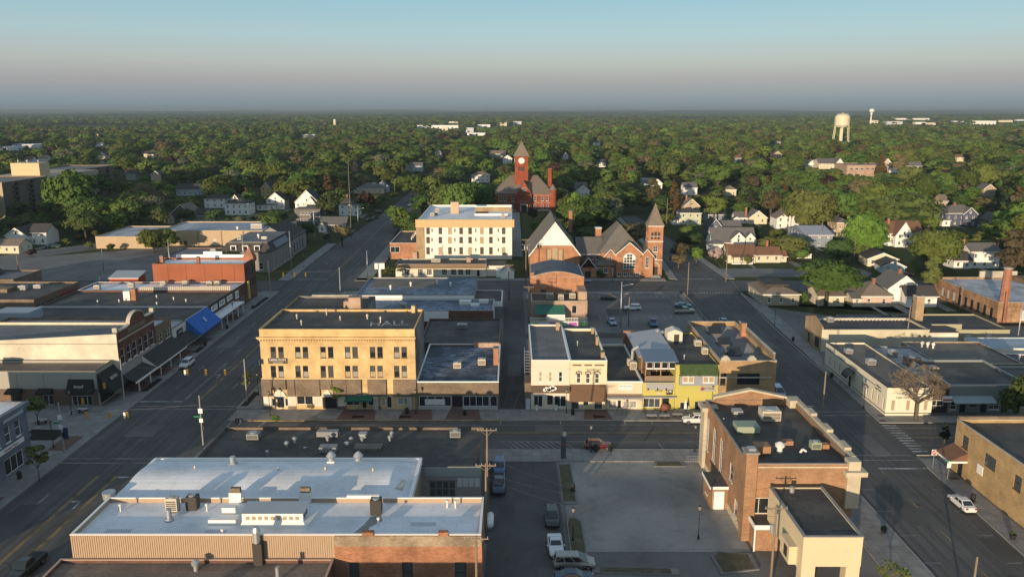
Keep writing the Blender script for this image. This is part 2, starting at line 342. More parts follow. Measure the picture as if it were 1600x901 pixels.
class Bld:
    """flat-roofed building: walls with real openings, parapet, coping, roof deck, windows"""
    def __init__(s,label,x,y,W,D,h,wall,roof,cat='building',name='brick_building',par=.6,wins=None,rot=0,group=None,cop=None,mats=None,z0=0,floorz=None,cth=.1):
        s.W,s.D,s.h=W,D,h; s.t=thing(name,label,cat,x,y,z0,rot,group); wins=wins or {}; mats=mats or {}
        m=MB()
        for f in 'SENW':
            o,d,r=FACE[f]; L=W if f in 'SN' else D
            hs=[(q[0]-q[2]/2,q[0]+q[2]/2,q[1],q[1]+q[3]) for q in wins.get(f,[])]
            m.m(mats.get(f,wall)).facade((o[0]*W,o[1]*D),d,L,0,h,hs)
            for q in wins.get(f,[]):
                p,rz=facept(f,W,D,q[0],q[1]); addwin(s.t,p,rz,q[2],q[3],*q[4:])
        rz_=h-par; i=.22; m.m(wall)
        q=[(i,i),(W-i,i),(W-i,D-i),(i,D-i)]
        for a,b in zip(q,q[1:]+q[:1]): m.face([(b[0],b[1],rz_),(a[0],a[1],rz_),(a[0],a[1],h),(b[0],b[1],h)])
        s.wall=m.obj('wall',s.t)
        c=cop or CONCD; e=.03; k=mb(c)
        k.box(-e,W+e,-e,i+.03,h,h+cth).box(-e,W+e,D-i-.03,D+e,h,h+cth).box(-e,i+.03,i+.03,D-i-.03,h,h+cth).box(W-i-.03,W+e,i+.03,D-i-.03,h,h+cth)
        k.obj('coping',s.t)
        rm=mb(roof); rm.face([(i,i,rz_),(W-i,i,rz_),(W-i,D-i,rz_),(i,D-i,rz_)]); s.roof=rm.obj('roof',s.t); s.rz=rz_
    def box(s,name,mat,*b,**k): return boxpart(s.t,name,mat,*b,**k)
def hvac(par,x,y,z,sx=1.6,sy=1.3,sz=1.1,mat=None,rz=0):
    mat=mat or BEIGEM
    m=mb(mat).box(-sx/2,sx/2,-sy/2,sy/2,.12,sz); m.m(DARK)
    for i in range(5): m.box(-sx/2+.1,sx/2-.1,-sy/2-.015,-sy/2,.3+i*(sz-.5)/5,.3+(i+.55)*(sz-.5)/5)
    m.box(-sx/2+.05,sx/2-.05,-sy/2+.05,sy/2-.05,0,.12)
    o=m.obj('air_conditioner',par,(x,y,z),rz)
    mb(GREYM).cyl(0,0,sz,sz+.1,min(sx,sy)*.36,n=14).obj('fan_guard',o)
    return o
def vent(par,x,y,z,r=.25,h=.8,mat=None,cap=True):
    m=mb(mat or STEEL).cyl(x,y,z,z+h*.6,r*.6,n=10); 
    if cap: m.cyl(x,y,z+h*.55,z+h*.8,r,r*1.1,n=12).cyl(x,y,z+h*.8,z+h,r*1.1,r*.3,n=12)
    return m.obj('roof_vent',par)
def chimney(par,x,y,z0,z1,w=.8,d=.8,mat=None):
    m=mb(mat or RED_BRICK).box(x-w/2,x+w/2,y-d/2,y+d/2,z0,z1); m.m(CONCD).box(x-w/2-.07,x+w/2+.07,y-d/2-.07,y+d/2+.07,z1,z1+.15)
    m.m(DARK).box(x-w*.25,x+w*.25,y-d*.25,y+d*.25,z1+.15,z1+.3)
    return m.obj('chimney',par)
def awning(par,x0,x1,y,z0,z1,out,mat,name='awning',rz=0,loc=(0,0,0)):
    """sloped awning in front of a facade at y, facing -y"""
    m=mb(mat); 
    m.yprism([(y-.01,z0+.05),(y-.01,z1),(y-out,z0+.28),(y-out,z0)],x0,x1)
    return m.obj(name,par,loc,rz)
# ================================================================ SETTING: ground, streets, pavements
def sheet(name,mat,pts,z,kind='structure'):
    cx=sum(p[0] for p in pts)/len(pts); cy=sum(p[1] for p in pts)/len(pts)
    return mb(mat).face([(x-cx,y-cy,0) for x,y in pts]).obj(name,None,(cx,cy,z),kind=kind)
def rect(x0,x1,y0,y1): return [(x0,y0),(x1,y0),(x1,y1),(x0,y1)]
def slab(name,mat,pts,z0,z1):
    return mb(mat).prism(pts,z0,z1,False).obj(name,None,(0,0,0),kind='structure')
def sidemat():
    m,t,b=nodes('sidewalk_concrete'); tc=N(t,'ShaderNodeTexCoord').outputs['Object']
    br=N(t,'ShaderNodeTexBrick',offset=0.0); t.links.new(tc,br.inputs[0]); br.inputs['Scale'].default_value=1; br.inputs['Brick Width'].default_value=1.6; br.inputs['Row Height'].default_value=1.6; br.inputs['Mortar Size'].default_value=.025
    br.inputs['Color1'].default_value=(.19,.185,.175,1); br.inputs['Color2'].default_value=(.235,.23,.22,1); br.inputs['Mortar'].default_value=(.1,.1,.095,1)
    c=mix(t,1.0,br.outputs[0],ramp(t,noise(t,tc,.5,6),[(.3,.8),(.7,1.2)]),'MULTIPLY'); t.links.new(c,b.inputs['Base Color']); b.inputs['Roughness'].default_value=.9
    return m
SIDE=sidemat()
mb(GRF).raw([(-26000,-400,0),(26000,-400,0),(26000,30000,0),(-26000,30000,0)],[(0,1,2,3)]).obj('ground',None,(0,0,-.06),kind='structure')
sheet('paved_block',ASPL,rect(-51,51,20,241),-.03)
sheet('paved_block',ASPL,rect(-200,-70,20,240),-.03)
sheet('paved_block',ASPL,[(62,20),(160,20),(160,120),(64,120)],-.03)
sheet('paved_block',ASPL,[(64,134),(135,134),(135,200),(100,200),(69,222)],-.03)
# streets
sheet('main_street',ASPH,[(-71,20),(-51,20),(-51,330),(-55,420),(-59,900),(-67,900),(-69,420),(-72,330)],.006)
sheet('cross_street',ASPX,[(-51,122.5),(50,122.5),(50,135.2),(-51,135.2)],.002)
sheet('cross_street',ASPX,[(64,120.5),(190,121),(190,134),(65,133.6)],.002)
sheet('side_street',ASPH,[(50,20),(61.5,20),(64.4,119),(65.1,137),(69.5,256),(69.5,300),(65,420),(57,420),(57,300),(52.4,240),(51.8,205),(50,137)],.0)
sheet('back_street',ASPX,[(-250,240),(-72,240),(-72,256),(-250,254)],.002)
sheet('back_street',ASPX,[(-51,240.5),(54,240.5),(69,240),(170,240),(170,256),(70,256),(54,256),(-51,256)],.010)
sheet('car_park',ASPL,[(-195,256),(-105,256),(-100,262),(-100,322),(-140,322),(-178,300)],.004)
sheet('diagonal_street',ASPL,[(-215,262),(-195,256),(-178,300),(-140,350),(-118,420),(-128,424),(-152,356),(-190,310)],.008)
sheet('service_lane',ASPD,[(-3.2,20),(6.8,20),(6.8,118),(-3.2,118)],.0)
sheet('alley',ASPD,rect(-2.2,3.3,140.7,240.4),.0)
sheet('bleached_lot',CONCLOT,rect(7.5,30,91.5,118),.004)
sheet('car_park',ASPL,rect(20.5,50,189,238.5),.006)
sheet('residential_street',ASPL,[(70,262),(118,262),(122,268),(122,276),(72,277)],.004)
sheet('residential_street',ASPL,[(118,225),(125,225),(140,300),(165,400),(158,402),(132,302)],.006)
sheet('courthouse_drive',CONC,[(-1,300),(4,300),(4,436),(-1,436)],.0)
sheet('courthouse_drive',CONC,[(22,372),(40,345),(58,352),(58,360),(42,362),(24,395)],.0)
# pavements with kerbs
SW=[rect(-50.6,49.6,135.2,140.58),rect(-44.5,49.2,118,122.5),[(-51,141),(-46,141),(-46,240),(-51,240)],[(-51,20),(-49.6,20),(-49.6,118),(-44.5,118),(-44.5,122.5),(-48,122.5),(-51,119)],
 [(-75.9,20),(-71,20),(-71,240),(-75.9,240)],rect(-101,-75.95,119.2,142.5),[(44.6,20),(50,20),(50,118),(44.6,118)],[(49.6,141),(50.1,141),(51.4,205),(52,236),(50,236),(49,205)],
 [(61.6,20),(67.4,20),(67.4,119),(64.8,119),(64.3,116)],[(65.2,134.2),(150,134.6),(150,137.3),(67.3,137.3),(67.3,166),(70.2,177),(70.4,188),(72,222),(69,238),(68.8,236)],
 rect(-51,50,256,259.5),[(-76,256.5),(-72,256),(-72.5,330),(-76.5,330)],[(-50.8,256),(-46,256),(-46,330),(-50.8,330)],[(70,258.5),(73,258.5),(70,330),(68,330)],[(51.5,259),(54,257),(56.2,300),(56,420),(53.5,420),(53.8,300)]]
for i,p in enumerate(SW): slab('pavement',SIDE,p,-.02,.13)
for p in [rect(23,45.6,236.5,239.5)]: slab('pavement',SIDE,p,-.02,.13)
# kerb stones (pale nosing)
kb=mb(CONC)
def kerb(x0,y0,x1,y1,wd=.18,h=.15):
    d=Vector((x1-x0,y1-y0,0)).normalized(); n=Vector((-d.y,d.x,0))*wd/2; a=Vector((x0,y0,0));b=Vector((x1,y1,0))
    kb.prism([(p.x,p.y) for p in (a-n,b-n,b+n,a+n)],-.02,h)
for k in [(-50.6,135.15,49.6,135.15),(-44.5,122.55,49.2,122.55),(-51.05,141,-51.05,240),(-51.05,20,-51.05,119),(-70.95,20,-70.95,240),(50.05,20,50.05,118),(61.55,20,64.3,116),(64.8,120.4,100,120.4),(65.2,134.15,150,134.55),(65.15,134.2,68.8,236),(-51,255.9,50,255.9)]: kerb(*k)
kb.obj('kerb',None,kind='structure')
kb=mb(YPAINT); kerb(-47,135.05,-38,135.05,.16,.156); kerb(-38,135.05,-2,135.05,.1,.154); kb.obj('yellow_kerb_paint',None,kind='structure')
# lawns
for nm,p in [('lawn',rect(-44,-2.5,256.5,262)),('lawn',rect(4,50,259.6,266)),('lawn',[(73.2,258.6),(134,258.6),(138,262),(118,262),(73,262)]),('lawn',[(74,277.5),(122,277),(130,302),(72,302)]),
   ('lawn',[(74,240),(74,223),(115,206),(118,224),(112,224),(112,212),(124,240)]),('lawn',rect(20,53,264,345)),('lawn',rect(5,20,300,436)),('lawn',rect(-30,-2,343,436)),('lawn',[(-100,322.5),(-76.5,322.5),(-76.5,256.5),(-84,256.5),(-84,262),(-100,262)]),
   ('lawn',rect(-178,-130,362,395)),('lawn',[(50.3,142),(50.6,142),(52.0,236),(51.9,236)]),('lawn',rect(100,118,188,204)),('lawn',rect(88,112,189.5,204))]:
    sheet(nm,GRS,p,-.012)
GRDULL=grass('dull_verge_grass',(.085,.08,.05),(.16,.15,.115),.6)
for p in [[(7.3,84.5),(9.4,84.5),(9.4,99.5),(8.7,100.5),(7.7,100.5),(7.3,99)],[(7.1,104),(9.2,104),(9.2,117.5),(7.1,117.5)],[(24.9,86.4),(29.8,87.5),(29.8,91),(25.6,91.5),(24.6,90.5)],[(9.6,86.8),(20,86.4),(20,87.6),(9.6,88)],[(22,116.2),(27,116.2),(26.6,117.9),(22.3,117.9)]]:
    slab('planted_island',CONCD,p,-.02,.14)
    c=(sum(a for a,b in p)/len(p),sum(b for a,b in p)/len(p)); sheet('grass_patch',GRDULL,[(c[0]+(a-c[0])*.82,c[1]+(b-c[1])*.9) for a,b in p],.15)
# painted markings
wp=mb(WPAINT); yp=mb(YPAINT); bp=mb(BRICKPAVE); Zm=.014
def ln(m,x0,y0,x1,y1,wd=.13,z=None):
    z=Zm if z is None else z; d=Vector((x1-x0,y1-y0,0)).normalized(); n=Vector((-d.y,d.x,0))*wd/2; a=Vector((x0,y0,z));b=Vector((x1,y1,z))
    m.face([a-n,b-n,b+n,a+n])
for X in (-62.75,-62.45,-59.95,-59.65): ln(yp,X,30,X,113)
for X in (-59.75,-59.45): ln(yp,X,146,X,238)
for X in (-60.2,-59.9): ln(yp,X,262,X-2,400)
ln(wp,-62.5,146,-62.5,170,.14)
for k in range(30):
    y=32+k*12
    if 112<y+3 and y<146 or 236<y+3 and y<262: continue
    ln(wp,-66.7,y,-66.7,y+3,.13); 
    if y<110 or y>146: ln(wp,-55.4,y,-55.4,y+3,.13)
    if y>170: ln(wp,-62.7,y,-62.7,y+3,.12)
for y in (117.6,119.2,140.8,142.4): ln(wp,-70.8,y,-51.2,y,.15)
ln(wp,-70.8,144.9,-62.6,144.9,.5); ln(wp,-59.4,112.6,-51.3,112.6,.5); ln(wp,-70.8,258,-60.4,258,.5); ln(wp,-59,238,-51.3,238,.4)
for x in (-50.4,-48.6): ln(wp,x,123,x+.6,134.8,.15)
ln(wp,-46.5,123.2,-43.8,134.8,.35)
ln(wp,-44,133.3,28,133.3,.1); ln(wp,-2,126,48,126,.1); ln(yp,-40,129.6,48,129.6,.1); ln(yp,-40,129.85,48,129.85,.1); ln(wp,-42,131,-38,131,.14)
for k in range(11): ln(wp,-1.6+k*1.0,126,.2+k*1.0,122.9,.1)
for x in (-2,8.6,20,24.8): ln(wp,x,133.4,x,134.9,.1); 
for x in (24.8,31,37): ln(wp,x,122.9,x-.5,125.2,.1)
for y in (118.6,120.4): ln(wp,50.4,y,64,y,.13)
for y in (137.8,139.6): ln(wp,50.4,y,65,y,.13)
ln(wp,56.6,115.6,63.9,115.6,.5); ln(wp,50.5,142.4,56.5,142.4,.5)
for k in range(11): ln(wp,64.9,122.0+k*1.1,67.4,122.0+k*1.1,.45)
ln(yp,68.4,127.6,150,127.9,.1); ln(yp,68.4,127.9,150,128.2,.1); ln(wp,67,131.6,100,131.8,.1)
for k in range(24):
    y=40+k*9
    if 112<y<144 or y>238: continue
    ln(yp,56.3+.01*(y-80),y,56.3+.01*(y-77),y+3,.11)
for k in range(18):
    y=50+k*6.5
    if y>112: break
    ln(wp,50.3,y,52.5,y,.1); ln(wp,61.2+(y-60)*.033-1.6,y,61.4+(y-60)*.033,y,.1)
for k in range(18): ln(wp,52.6+k*.9,238.2,53.0+k*.9,238.2,1.2)
for k in range(12): ln(wp,56+k*.9,258.6,56.4+k*.9,258.6,1.2)
for k in range(14): ln(wp,23.5+k*1.9,231,24.4+k*1.9,236,.1); ln(wp,23.5+k*1.9,206,23.5+k*1.9,211,.1)
for k in range(8): ln(wp,36+k*1.15,236.8+k*.02,36.5+k*1.15,236.8,.7,.135)
for r_ in range(4):
    for k in range(22): ln(wp,-185+k*3.9,262+r_*16,-183.6+k*3.9,267+r_*16,.12)
wp.obj('white_road_marking',None,kind='structure'); yp.obj('yellow_road_marking',None,kind='structure')
# left-turn arrows
ar=mb(WPAINT)
for (x,y) in [(-61,160),(-61,104),(-36.5,128)]:
    ar.face([(x-.12,y-1.3,Zm),(x+.12,y-1.3,Zm),(x+.12,y+1,Zm),(x-.12,y+1,Zm)]).face([(x-.12,y+1,Zm),(x-.12,y+.7,Zm),(x-.8,y+.7,Zm),(x-.8,y+1,Zm)]).face([(x-.8,y+1.25,Zm),(x-.8,y+.45,Zm),(x-1.4,y+.85,Zm)])
ar.obj('turn_arrow_marking',None,kind='structure')
for (a,b) in [(-31.5,-24.5),(-20.5,-14.2),(-12,-5.5),(12.8,18)]: bp.face([(a,135.5,.136),(b,135.5,.136),(b-.6,140.5,.136),(a+.6,140.5,.136)])
for y in (100,122,150,160,172,182,205): bp.face([(-75.6,y,.136),(-72.4,y,.136),(-72.4,y+6,.136),(-75.6,y+6,.136)])
for (x,y) in [(66,112),(66.4,137.4),(65.4,135)]: bp.face([(x-.3,y-.5,.137),(x+1,y-.5,.137),(x+1,y+.4,.137),(x-.3,y+.4,.137)])
bp.obj('brick_paving',None,kind='structure')
SOIL=pmat('dark_mulch',(.02,.018,.015),1,.3)
def soilbed(x0,x1,y0,y1): sheet('planting_bed',SOIL,[(x0,y0),(x1,y0+.3),(x1,y1-.3),(x0,y1)],.142)
for b in [(-28.8,-26.6,136.1,137.6),(-20.3,-18.2,136.1,137.6),(14.6,16.8,136.1,137.6),(-72.9,-71.6,88,101),(-72.9,-71.6,150,158),(-72.8,-71.5,167,173),(-72.8,-71.5,176,181),(-72.8,-71.5,218,232),(-50.6,-49.4,142,150),(-83,-76.5,126,131)]: soilbed(*b)
# far land: low wooded ridges out to the horizon
def ridge(y,hmax,seed,col):
    rr=random.Random(seed); n=160; vs=[];fs=[]; W_=y*1.0+2500
    ph=[rr.uniform(0,6.28) for _ in range(7)]
    for i in range(n+1):
        x=-W_+2*W_*i/n; k=sum(math.sin(x/(900+700*j)*1.7+ph[j])/(j+1.5) for j in range(7))*.28+.62+rr.uniform(-.035,.035)
        z=max(4,min(1,k)*hmax)
        vs+=[(x,y-700,-2),(x,y-150,z*.85),(x,y,z),(x,y+900,-2)]
    for i in range(n):
        for j in range(3): fs.append((4*i+j,4*i+4+j,4*i+5+j,4*i+1+j))
    m=mb(col).raw(vs,fs); return m.obj('wooded_ridge',None,kind='structure',smooth=True)
RIDGE=grass('far_woodland_ground',(.03,.042,.02),(.05,.055,.03),.006)
for y,h,s in [(3600,15,1),(4600,19,2),(6000,28,3),(8000,38,4),(11000,52,5),(15000,68,6),(21000,82,7)]: ridge(y,h,s,RIDGE)
# ================================================================ TREES
LG=dict(green=leafmat('leaf_green',(.104,.152,.036),.035),lime=leafmat('leaf_lime',(.135,.215,.04),.02,.2),dark=leafmat('leaf_dark',(.060,.098,.032),.03),
 olive=leafmat('leaf_olive',(.115,.140,.042),.025),bud=leafmat('leaf_bud',(.145,.125,.065),.015,.3),maroon=leafmat('leaf_maroon',(.055,.028,.026),.01,.2),
 conifer=leafmat('needle_green',(.034,.052,.028),.03,.2),rust=leafmat('needle_rust',(.12,.080,.034),.01,.2),pale=leafmat('leaf_pale',(.15,.16,.10),.02,.2),blossom=leafmat('blossom',(.40,.33,.30),.02,.15))
BARK=pmat('bark',(.13,.105,.08),.95,.3); BARKD=pmat('dark_bark',(.07,.058,.048),.95,.3)
NPR=np.random.RandomState(5)
def crown_mesh(name,mat,w,h,z0,ncl,nleaf,ls,shape='round',seed=0):
    """leafy crown: many small leaf faces gathered in clumps through the crown's volume"""
    r=np.random.RandomState(seed); C=[]
    while len(C)<ncl:
        p=r.uniform(-1,1,3); q=np.linalg.norm(p)
        if q>1 or q<.35: continue
        if shape=='cone':
            t=(p[2]+1)/2; k=1-t*.93
            if np.hypot(p[0],p[1])>k: continue
        elif shape=='oval':
            if np.hypot(p[0],p[1])>np.sqrt(max(0,1-p[2]**2))*.95: continue
        else:
            if p[2]<-.55 and r.rand()<.8 and z0>.5: continue
        C.append(p)
    C=np.array(C); out=C/np.linalg.norm(C,axis=1,keepdims=True)
    if shape!='cone': C=out*(np.linalg.norm(C,axis=1,keepdims=True)**.35)*r.uniform(.62,1.0,(ncl,1))
    sc_=np.array([w/2,w/2,h/2]); base=np.array([0,0,z0+h/2])
    cr_=r.uniform(.16,.30,ncl)*w*(.62 if shape=='cone' else .8); per=max(4,nleaf//ncl); P=[];Nn=[]
    for c,rad in zip(C*sc_*.84+base,cr_):
        d=r.normal(size=(per,3)); d/=np.linalg.norm(d,axis=1,keepdims=True); d[:,2]=np.abs(d[:,2])*.9-.25*(r.rand(per)<.4)
        P.append(c+d*rad*r.uniform(.55,1.05,(per,1))*np.array([1,1,.72])); 
        o=(c-base)/sc_; Nn.append(d*.9+o*.7+r.normal(size=(per,3))*.35)
    P=np.vstack(P); Nn=np.vstack(Nn); Nn/=np.linalg.norm(Nn,axis=1,keepdims=True)+1e-6; n=len(P)
    a=np.cross(Nn,r.normal(size=(n,3))); a/=np.linalg.norm(a,axis=1,keepdims=True)+1e-6; b=np.cross(Nn,a)
    s=(ls*r.uniform(.6,1.35,(n,1)))
    V=np.empty((n,4,3)); V[:,0]=P-a*s-b*s*.55; V[:,1]=P+a*s*.5-b*s*.8; V[:,2]=P+a*s+b*s*.5; V[:,3]=P-a*s*.35+b*s*.85
    me=bpy.data.meshes.new(name); me.vertices.add(n*4); me.vertices.foreach_set('co',V.reshape(-1)); me.loops.add(n*4); me.loops.foreach_set('vertex_index',np.arange(n*4,dtype=np.int32))
    me.polygons.add(n); me.polygons.foreach_set('loop_start',np.arange(0,n*4,4,dtype=np.int32))
    me.materials.append(mat); me.update(calc_edges=True); return me
def limbs(m,p,d,L,r,depth,rr,spread=.6,n=5):
    q=p+d*L; m.tube(p,q,r,r*.66,n)
    if depth==0: return
    for i in range(rr.choice((2,3,3))):
        a=rr.uniform(0,6.283); nd=(d+Vector((math.cos(a),math.sin(a),rr.uniform(-.1,.5)))*spread).normalized()
        limbs(m,p+d*L*rr.uniform(.75,1),nd,L*rr.uniform(.62,.82),r*.6,depth-1,rr,spread,max(3,n-1))
def trunk_mesh(h0,r,seed,spread=.55,mat=None,depth=3):
    rr=random.Random(seed); m=mb(mat or BARK); m.tube((0,0,-.2),(0,0,h0),r*1.25,r,7)
    for i in range(4):
        a=i*1.57+rr.uniform(-.4,.4); limbs(m,Vector((0,0,h0*.96)),Vector((math.cos(a)*spread,math.sin(a)*spread,1)).normalized(),h0*.55+1.2,r*.6,depth-1,rr)
    return m.mesh('trunk',True)
# kinds: (crown w, crown h, crown base, clumps, leaves, leaf size, shape, trunk height, trunk radius)
TK={'round':(10,10,2.6,34,2000,.40,'round',3.6,.28),'spread':(13,9.5,3.2,44,2600,.42,'round',4.0,.36),'tall':(9,14,3.2,40,2300,.42,'oval',4.6,.3),
 'oval':(7,9,1.6,26,1700,.34,'oval',2.2,.2),'cone':(6.5,13,.8,60,2300,.34,'cone',3,.2),'bush':(4,3,.1,14,800,.26,'round',.6,.07),'dome':(12,11.5,.6,70,4200,.36,'round',2.5,.35),'young':(3.4,4.2,1.7,14,520,.20,'round',2.0,.07)}
TM={}
for i,(k,v) in enumerate(TK.items()):
    for var in (0,1):
        TM[k,var]=((v[0],v[1],v[2],v[3],v[4],v[5],v[6],90+i*10+var),trunk_mesh(v[7],v[8],50+i*7+var,mat=BARKD if var else BARK,depth=2 if k in('bush','young') else 3))
CM={}
def crownof(k,var,col):
    if (k,var,col) not in CM:
        a=TM[k,var][0]; CM[k,var,col]=crown_mesh('crown',LG[col],*a[:6],shape=a[6],seed=a[7])
    return CM[k,var,col]
ntree=[0]
def tree(x,y,h,wd,kind,col,label,group=None,name=None,z=0.0,cat='tree'):
    v=TK[kind]; H0=v[2]+v[1]; var=ntree[0]%2; ntree[0]+=1
    t=thing(name or {'cone':'conifer','bush':'shrub'}.get(kind,'tree'),label,cat if kind!='bush' else 'shrub',x,y,z,rnd.uniform(0,6.28),group)
    t.scale=(wd/v[0],wd/v[0],h/H0)
    put(crownof(kind,var,col),'crown',t); put(TM[kind,var][1],'trunk',t); return t
def bare_tree(x,y,h,wd,label,seed,twigs=None,depth=6,cat='tree',name='bare_tree',leaf=None,z=0.0,split=.3):
    rr=random.Random(seed); t=thing(name,label,cat,x,y,z); m=mb(BARK); tw=mb(pmat('twig_bark',(.20,.155,.105),.95,.2))
    tips=[]
    def rec(p,d,L,r,dep):
        q=p+d*L; (m if dep>2 else tw).tube(p,q,r,r*.7,6 if dep>3 else 3)
        if dep==0: tips.append(q); return
        for i in range(3 if dep>2 else 3):
            a=rr.uniform(0,6.283); nd=(d+Vector((math.cos(a),math.sin(a),rr.uniform(-.25,.5)))*.72).normalized()
            rec(p+d*L*rr.uniform(.6,1),nd,L*rr.uniform(.62,.80),max(r*.62,.013),dep-1)
    m.tube((0,0,-.2),(0,0,h*split),h*.026,h*.021,8)
    for i in range(5):
        a=i*1.26+rr.uniform(-.3,.3); k=wd/h*.9
        rec(Vector((0,0,h*split*rr.uniform(.8,1))),Vector((math.cos(a)*k,math.sin(a)*k,1)).normalized(),h*.2,h*.013,depth-1)
    m.obj('trunk',t,smooth=True); tw.obj('twigs',t,kind='stuff')
    if leaf:
        lm=mb(leaf)
        for q in tips[::2]:
            s=.09; a=rr.uniform(0,3.1); u=Vector((math.cos(a),math.sin(a),.3))*s; w_=Vector((-math.sin(a),math.cos(a),.6))*s
            lm.face([q-u,q-w_,q+u,q+w_])
        lm.obj('buds',t,kind='stuff')
    return t

PATCH=asphalt('asphalt_patch',(.082,.08,.077),.2,0); PATCHL=asphalt('pale_asphalt_patch',(.125,.121,.115),.2,0)
for (a,b_,c,d,m_) in [(-69,-66,95,104,0),(-58,-55,126,139,0),(-66,-61,128,133,1),(-56,-53,160,172,0),(-69,-65.5,180,196,1),(-60,-57,205,214,0),(-20,-12,124,127,0),(4,9,130,133,1),(22,30,127,129.3,0),(53,56,98,110,0),(58,61,120,129,1),(54,57.5,150,166,0),(59,62,180,192,1),(60,63,88,95,0),(-2,.5,96,104,0),(3,6,80,88,1),(-1,2,160,175,1),(0,2.6,200,212,0),(-30,-22,130.5,134,1),(26,32,210,218,0),(36,46,222,230,1),(-68,-65,60,72,1)]:
    sheet('asphalt_patch',(PATCH,PATCHL)[m_],[(a,c),(b_,c+.2),(b_-.2,d),(a+.1,d-.1)],.011)
cs=mb(pmat('crack_sealant',(.02,.02,.02),.6,.1,bmp=0)); rc=random.Random(4)
for k in range(34):
    x_,y_=rc.choice([(rc.uniform(-70,-52),rc.uniform(70,230)),(rc.uniform(-45,45),rc.uniform(123,135)),(rc.uniform(51,62),rc.uniform(70,230)),(rc.uniform(22,48),rc.uniform(192,236))])
    a=rc.uniform(0,3.14)
    for j in range(rc.randint(4,10)):
        nx,ny=x_+math.cos(a)*1.2,y_+math.sin(a)*1.2; ln(cs,x_,y_,nx,ny,.05,.013); x_,y_=nx,ny; a+=rc.uniform(-.6,.6)
cs.obj('crack_sealing',None,kind='structure')
mh=mb(pmat('manhole_iron',(.05,.045,.04),.6,.1))
for (x_,y_) in [(-60.5,98),(-64,134),(-57,150),(-65,175),(-2,129),(18,131),(40,128),(57,104),(58,131),(57,160),(2,170),(60,200),(-30,127),(64,246),(-61,248)]: mh.cyl(x_,y_,.006,.02,.42,n=12)
mh.obj('manhole_cover',None,kind='structure')
# ================================================================ DOWNTOWN BUILDINGS
def PX(px,py,Y):
    v=py-450.5; t=Y/(F*CS-v*SN); return (px-800)*t, CH-t*(F*SN+v*CS)
def PXX(px,py,X):
    v=py-450.5; t=X/(px-800); return t*(F*CS-v*SN), CH-t*(F*SN+v*CS)
def sw(items,Y,x0):
    """openings on a south facade, given by their outline in the photograph: (px left, px right, py top, py bottom, style...)"""
    out=[]
    for a,b,t,bt,*st in items:
        xa,zt=PX(a,t,Y); xb,_=PX(b,t,Y); _,zb=PX(a,bt,Y); out.append(((xa+xb)/2-x0,max(.12,zb),xb-xa,zt-max(.12,zb),*st))
    return out
def ew(ys,z,w,h,*st): return [(y,z,w,h,*st) for y in ys]
# ---- cream three-storey block
Y0=140.6; x0=-45.7
W1=[]
for a in (426.5,438.5,465,476.8,504.5,516.3,542.8,554.5,581.8,593.5,619.5,631.3):
    W1+= [(a-4.3,a+4.3,541.5,558.5,'dh','d'),(a-4.0,a+4.4,571,589,'dh','d')]
shops=[(424,431,622,634,'s1','w'),(432,444,619,637,'door','w',GLD),(445,450,622,634,'s1','w'),(463,489,618,631.5,'s2','w',GLD),(504,526,620,638,'s3','k',GLD),(541,562,622,633,'s2','w'),(566,572,620,637,'door','k'),(575,586,621,633,'s1','w'),(596,602,620,634,'s1','w'),(604,612,619,637,'door','w'),(621,640,621,632,'s2','w',GLB)]
b=Bld('cream three-storey brick block with paired windows and a dentilled cornice on the street corner',x0,Y0,28.1,15,15.3,CREAM_BRICK,TAR,wins={'S':sw(W1+shops,Y0,x0),'W':[(u,z,1.1,1.9,'dh','t') for u in (3,6,9,12) for z in (7.2,10.9)]},cop=CREAM_BRICK,mats={'E':pmat('shade_grey_side_wall',(.24,.235,.22),.9,.2,.8,.4)},par=.35)  # east side coloured grey to stand for its shade, instead of cream
m=mb(CREAM_BRICK).box(-.5,28.3,-.55,-.01,13.75,14.0).box(-.3,28.2,-.35,-.01,13.5,13.75); m.m(pmat('cream_cornice',(.58,.43,.24),.8,.1))
for i in range(56): m.box(.05+i*.505,.25+i*.505,-.5,-.01,13.28,13.5)
m.box(-.12,28.15,-.16,-.01,5.95,6.2).box(-.05,28.12,-.1,-.01,12.3,12.45); m.obj('cornice',b.t)
sk=mb(BROWN_BRICK)
for a,c in ((411,424),(424.6,447),(449,461),(462,500),(501,519),(520,541),(541.6,564.6),(574.5,603.5),(614.5,650.5)):
    xa=PX(a,600,Y0)[0]-x0; xc=PX(c,600,Y0)[0]-x0
    lo=4.0 if a in (424.6,501) else 2.72
    sk.box(xa,xc,-.38,-.02,lo,5.93)
sk.box(-.2,.0,-.3,1.8,2.72,5.93); sk.obj('brick_skirt',b.t)
for a,c in ((425,447),(502,519)):
    xa=PX(a,600,Y0)[0]-x0; xc=PX(c,600,Y0)[0]-x0; mb(CREAMW).raw([(xa,-.38,2.72),(xc,-.38,2.72),(xc-.9,-.06,4.0),(xa+.9,-.06,4.0)],[(0,1,2,3)]).obj('entrance_hood',b.t)
for a,c in ((412,423.5),(450,462.5),(490,503.5),(526.5,540)):
    xa=PX(a,625,Y0)[0]-x0; xc=PX(c,625,Y0)[0]-x0; boxpart(b.t,'shop_render',CREAMW,xa,xc,-.06,-.01,.75,2.7)
for a,c in ((413,424),(450,463),(526.5,541),(586.5,595)):
    xa=PX(a,630,Y0)[0]-x0; xc=PX(c,630,Y0)[0]-x0; boxpart(b.t,'brick_plinth',BROWN_BRICK,xa,xc,-.1,-.01,.0,.72)
for q in ((20.2,21.1,-.4),(26.4,27.3,-.3)): boxpart(b.t,'pier',pmat('pale_pier',(.42,.40,.36)),q[0],q[1],q[2],-.02,0,2.7)
awning(b.t,15.1,20.1,0,2.0,2.85,1.3,pmat('green_canvas',(.02,.13,.09),.8,.1))
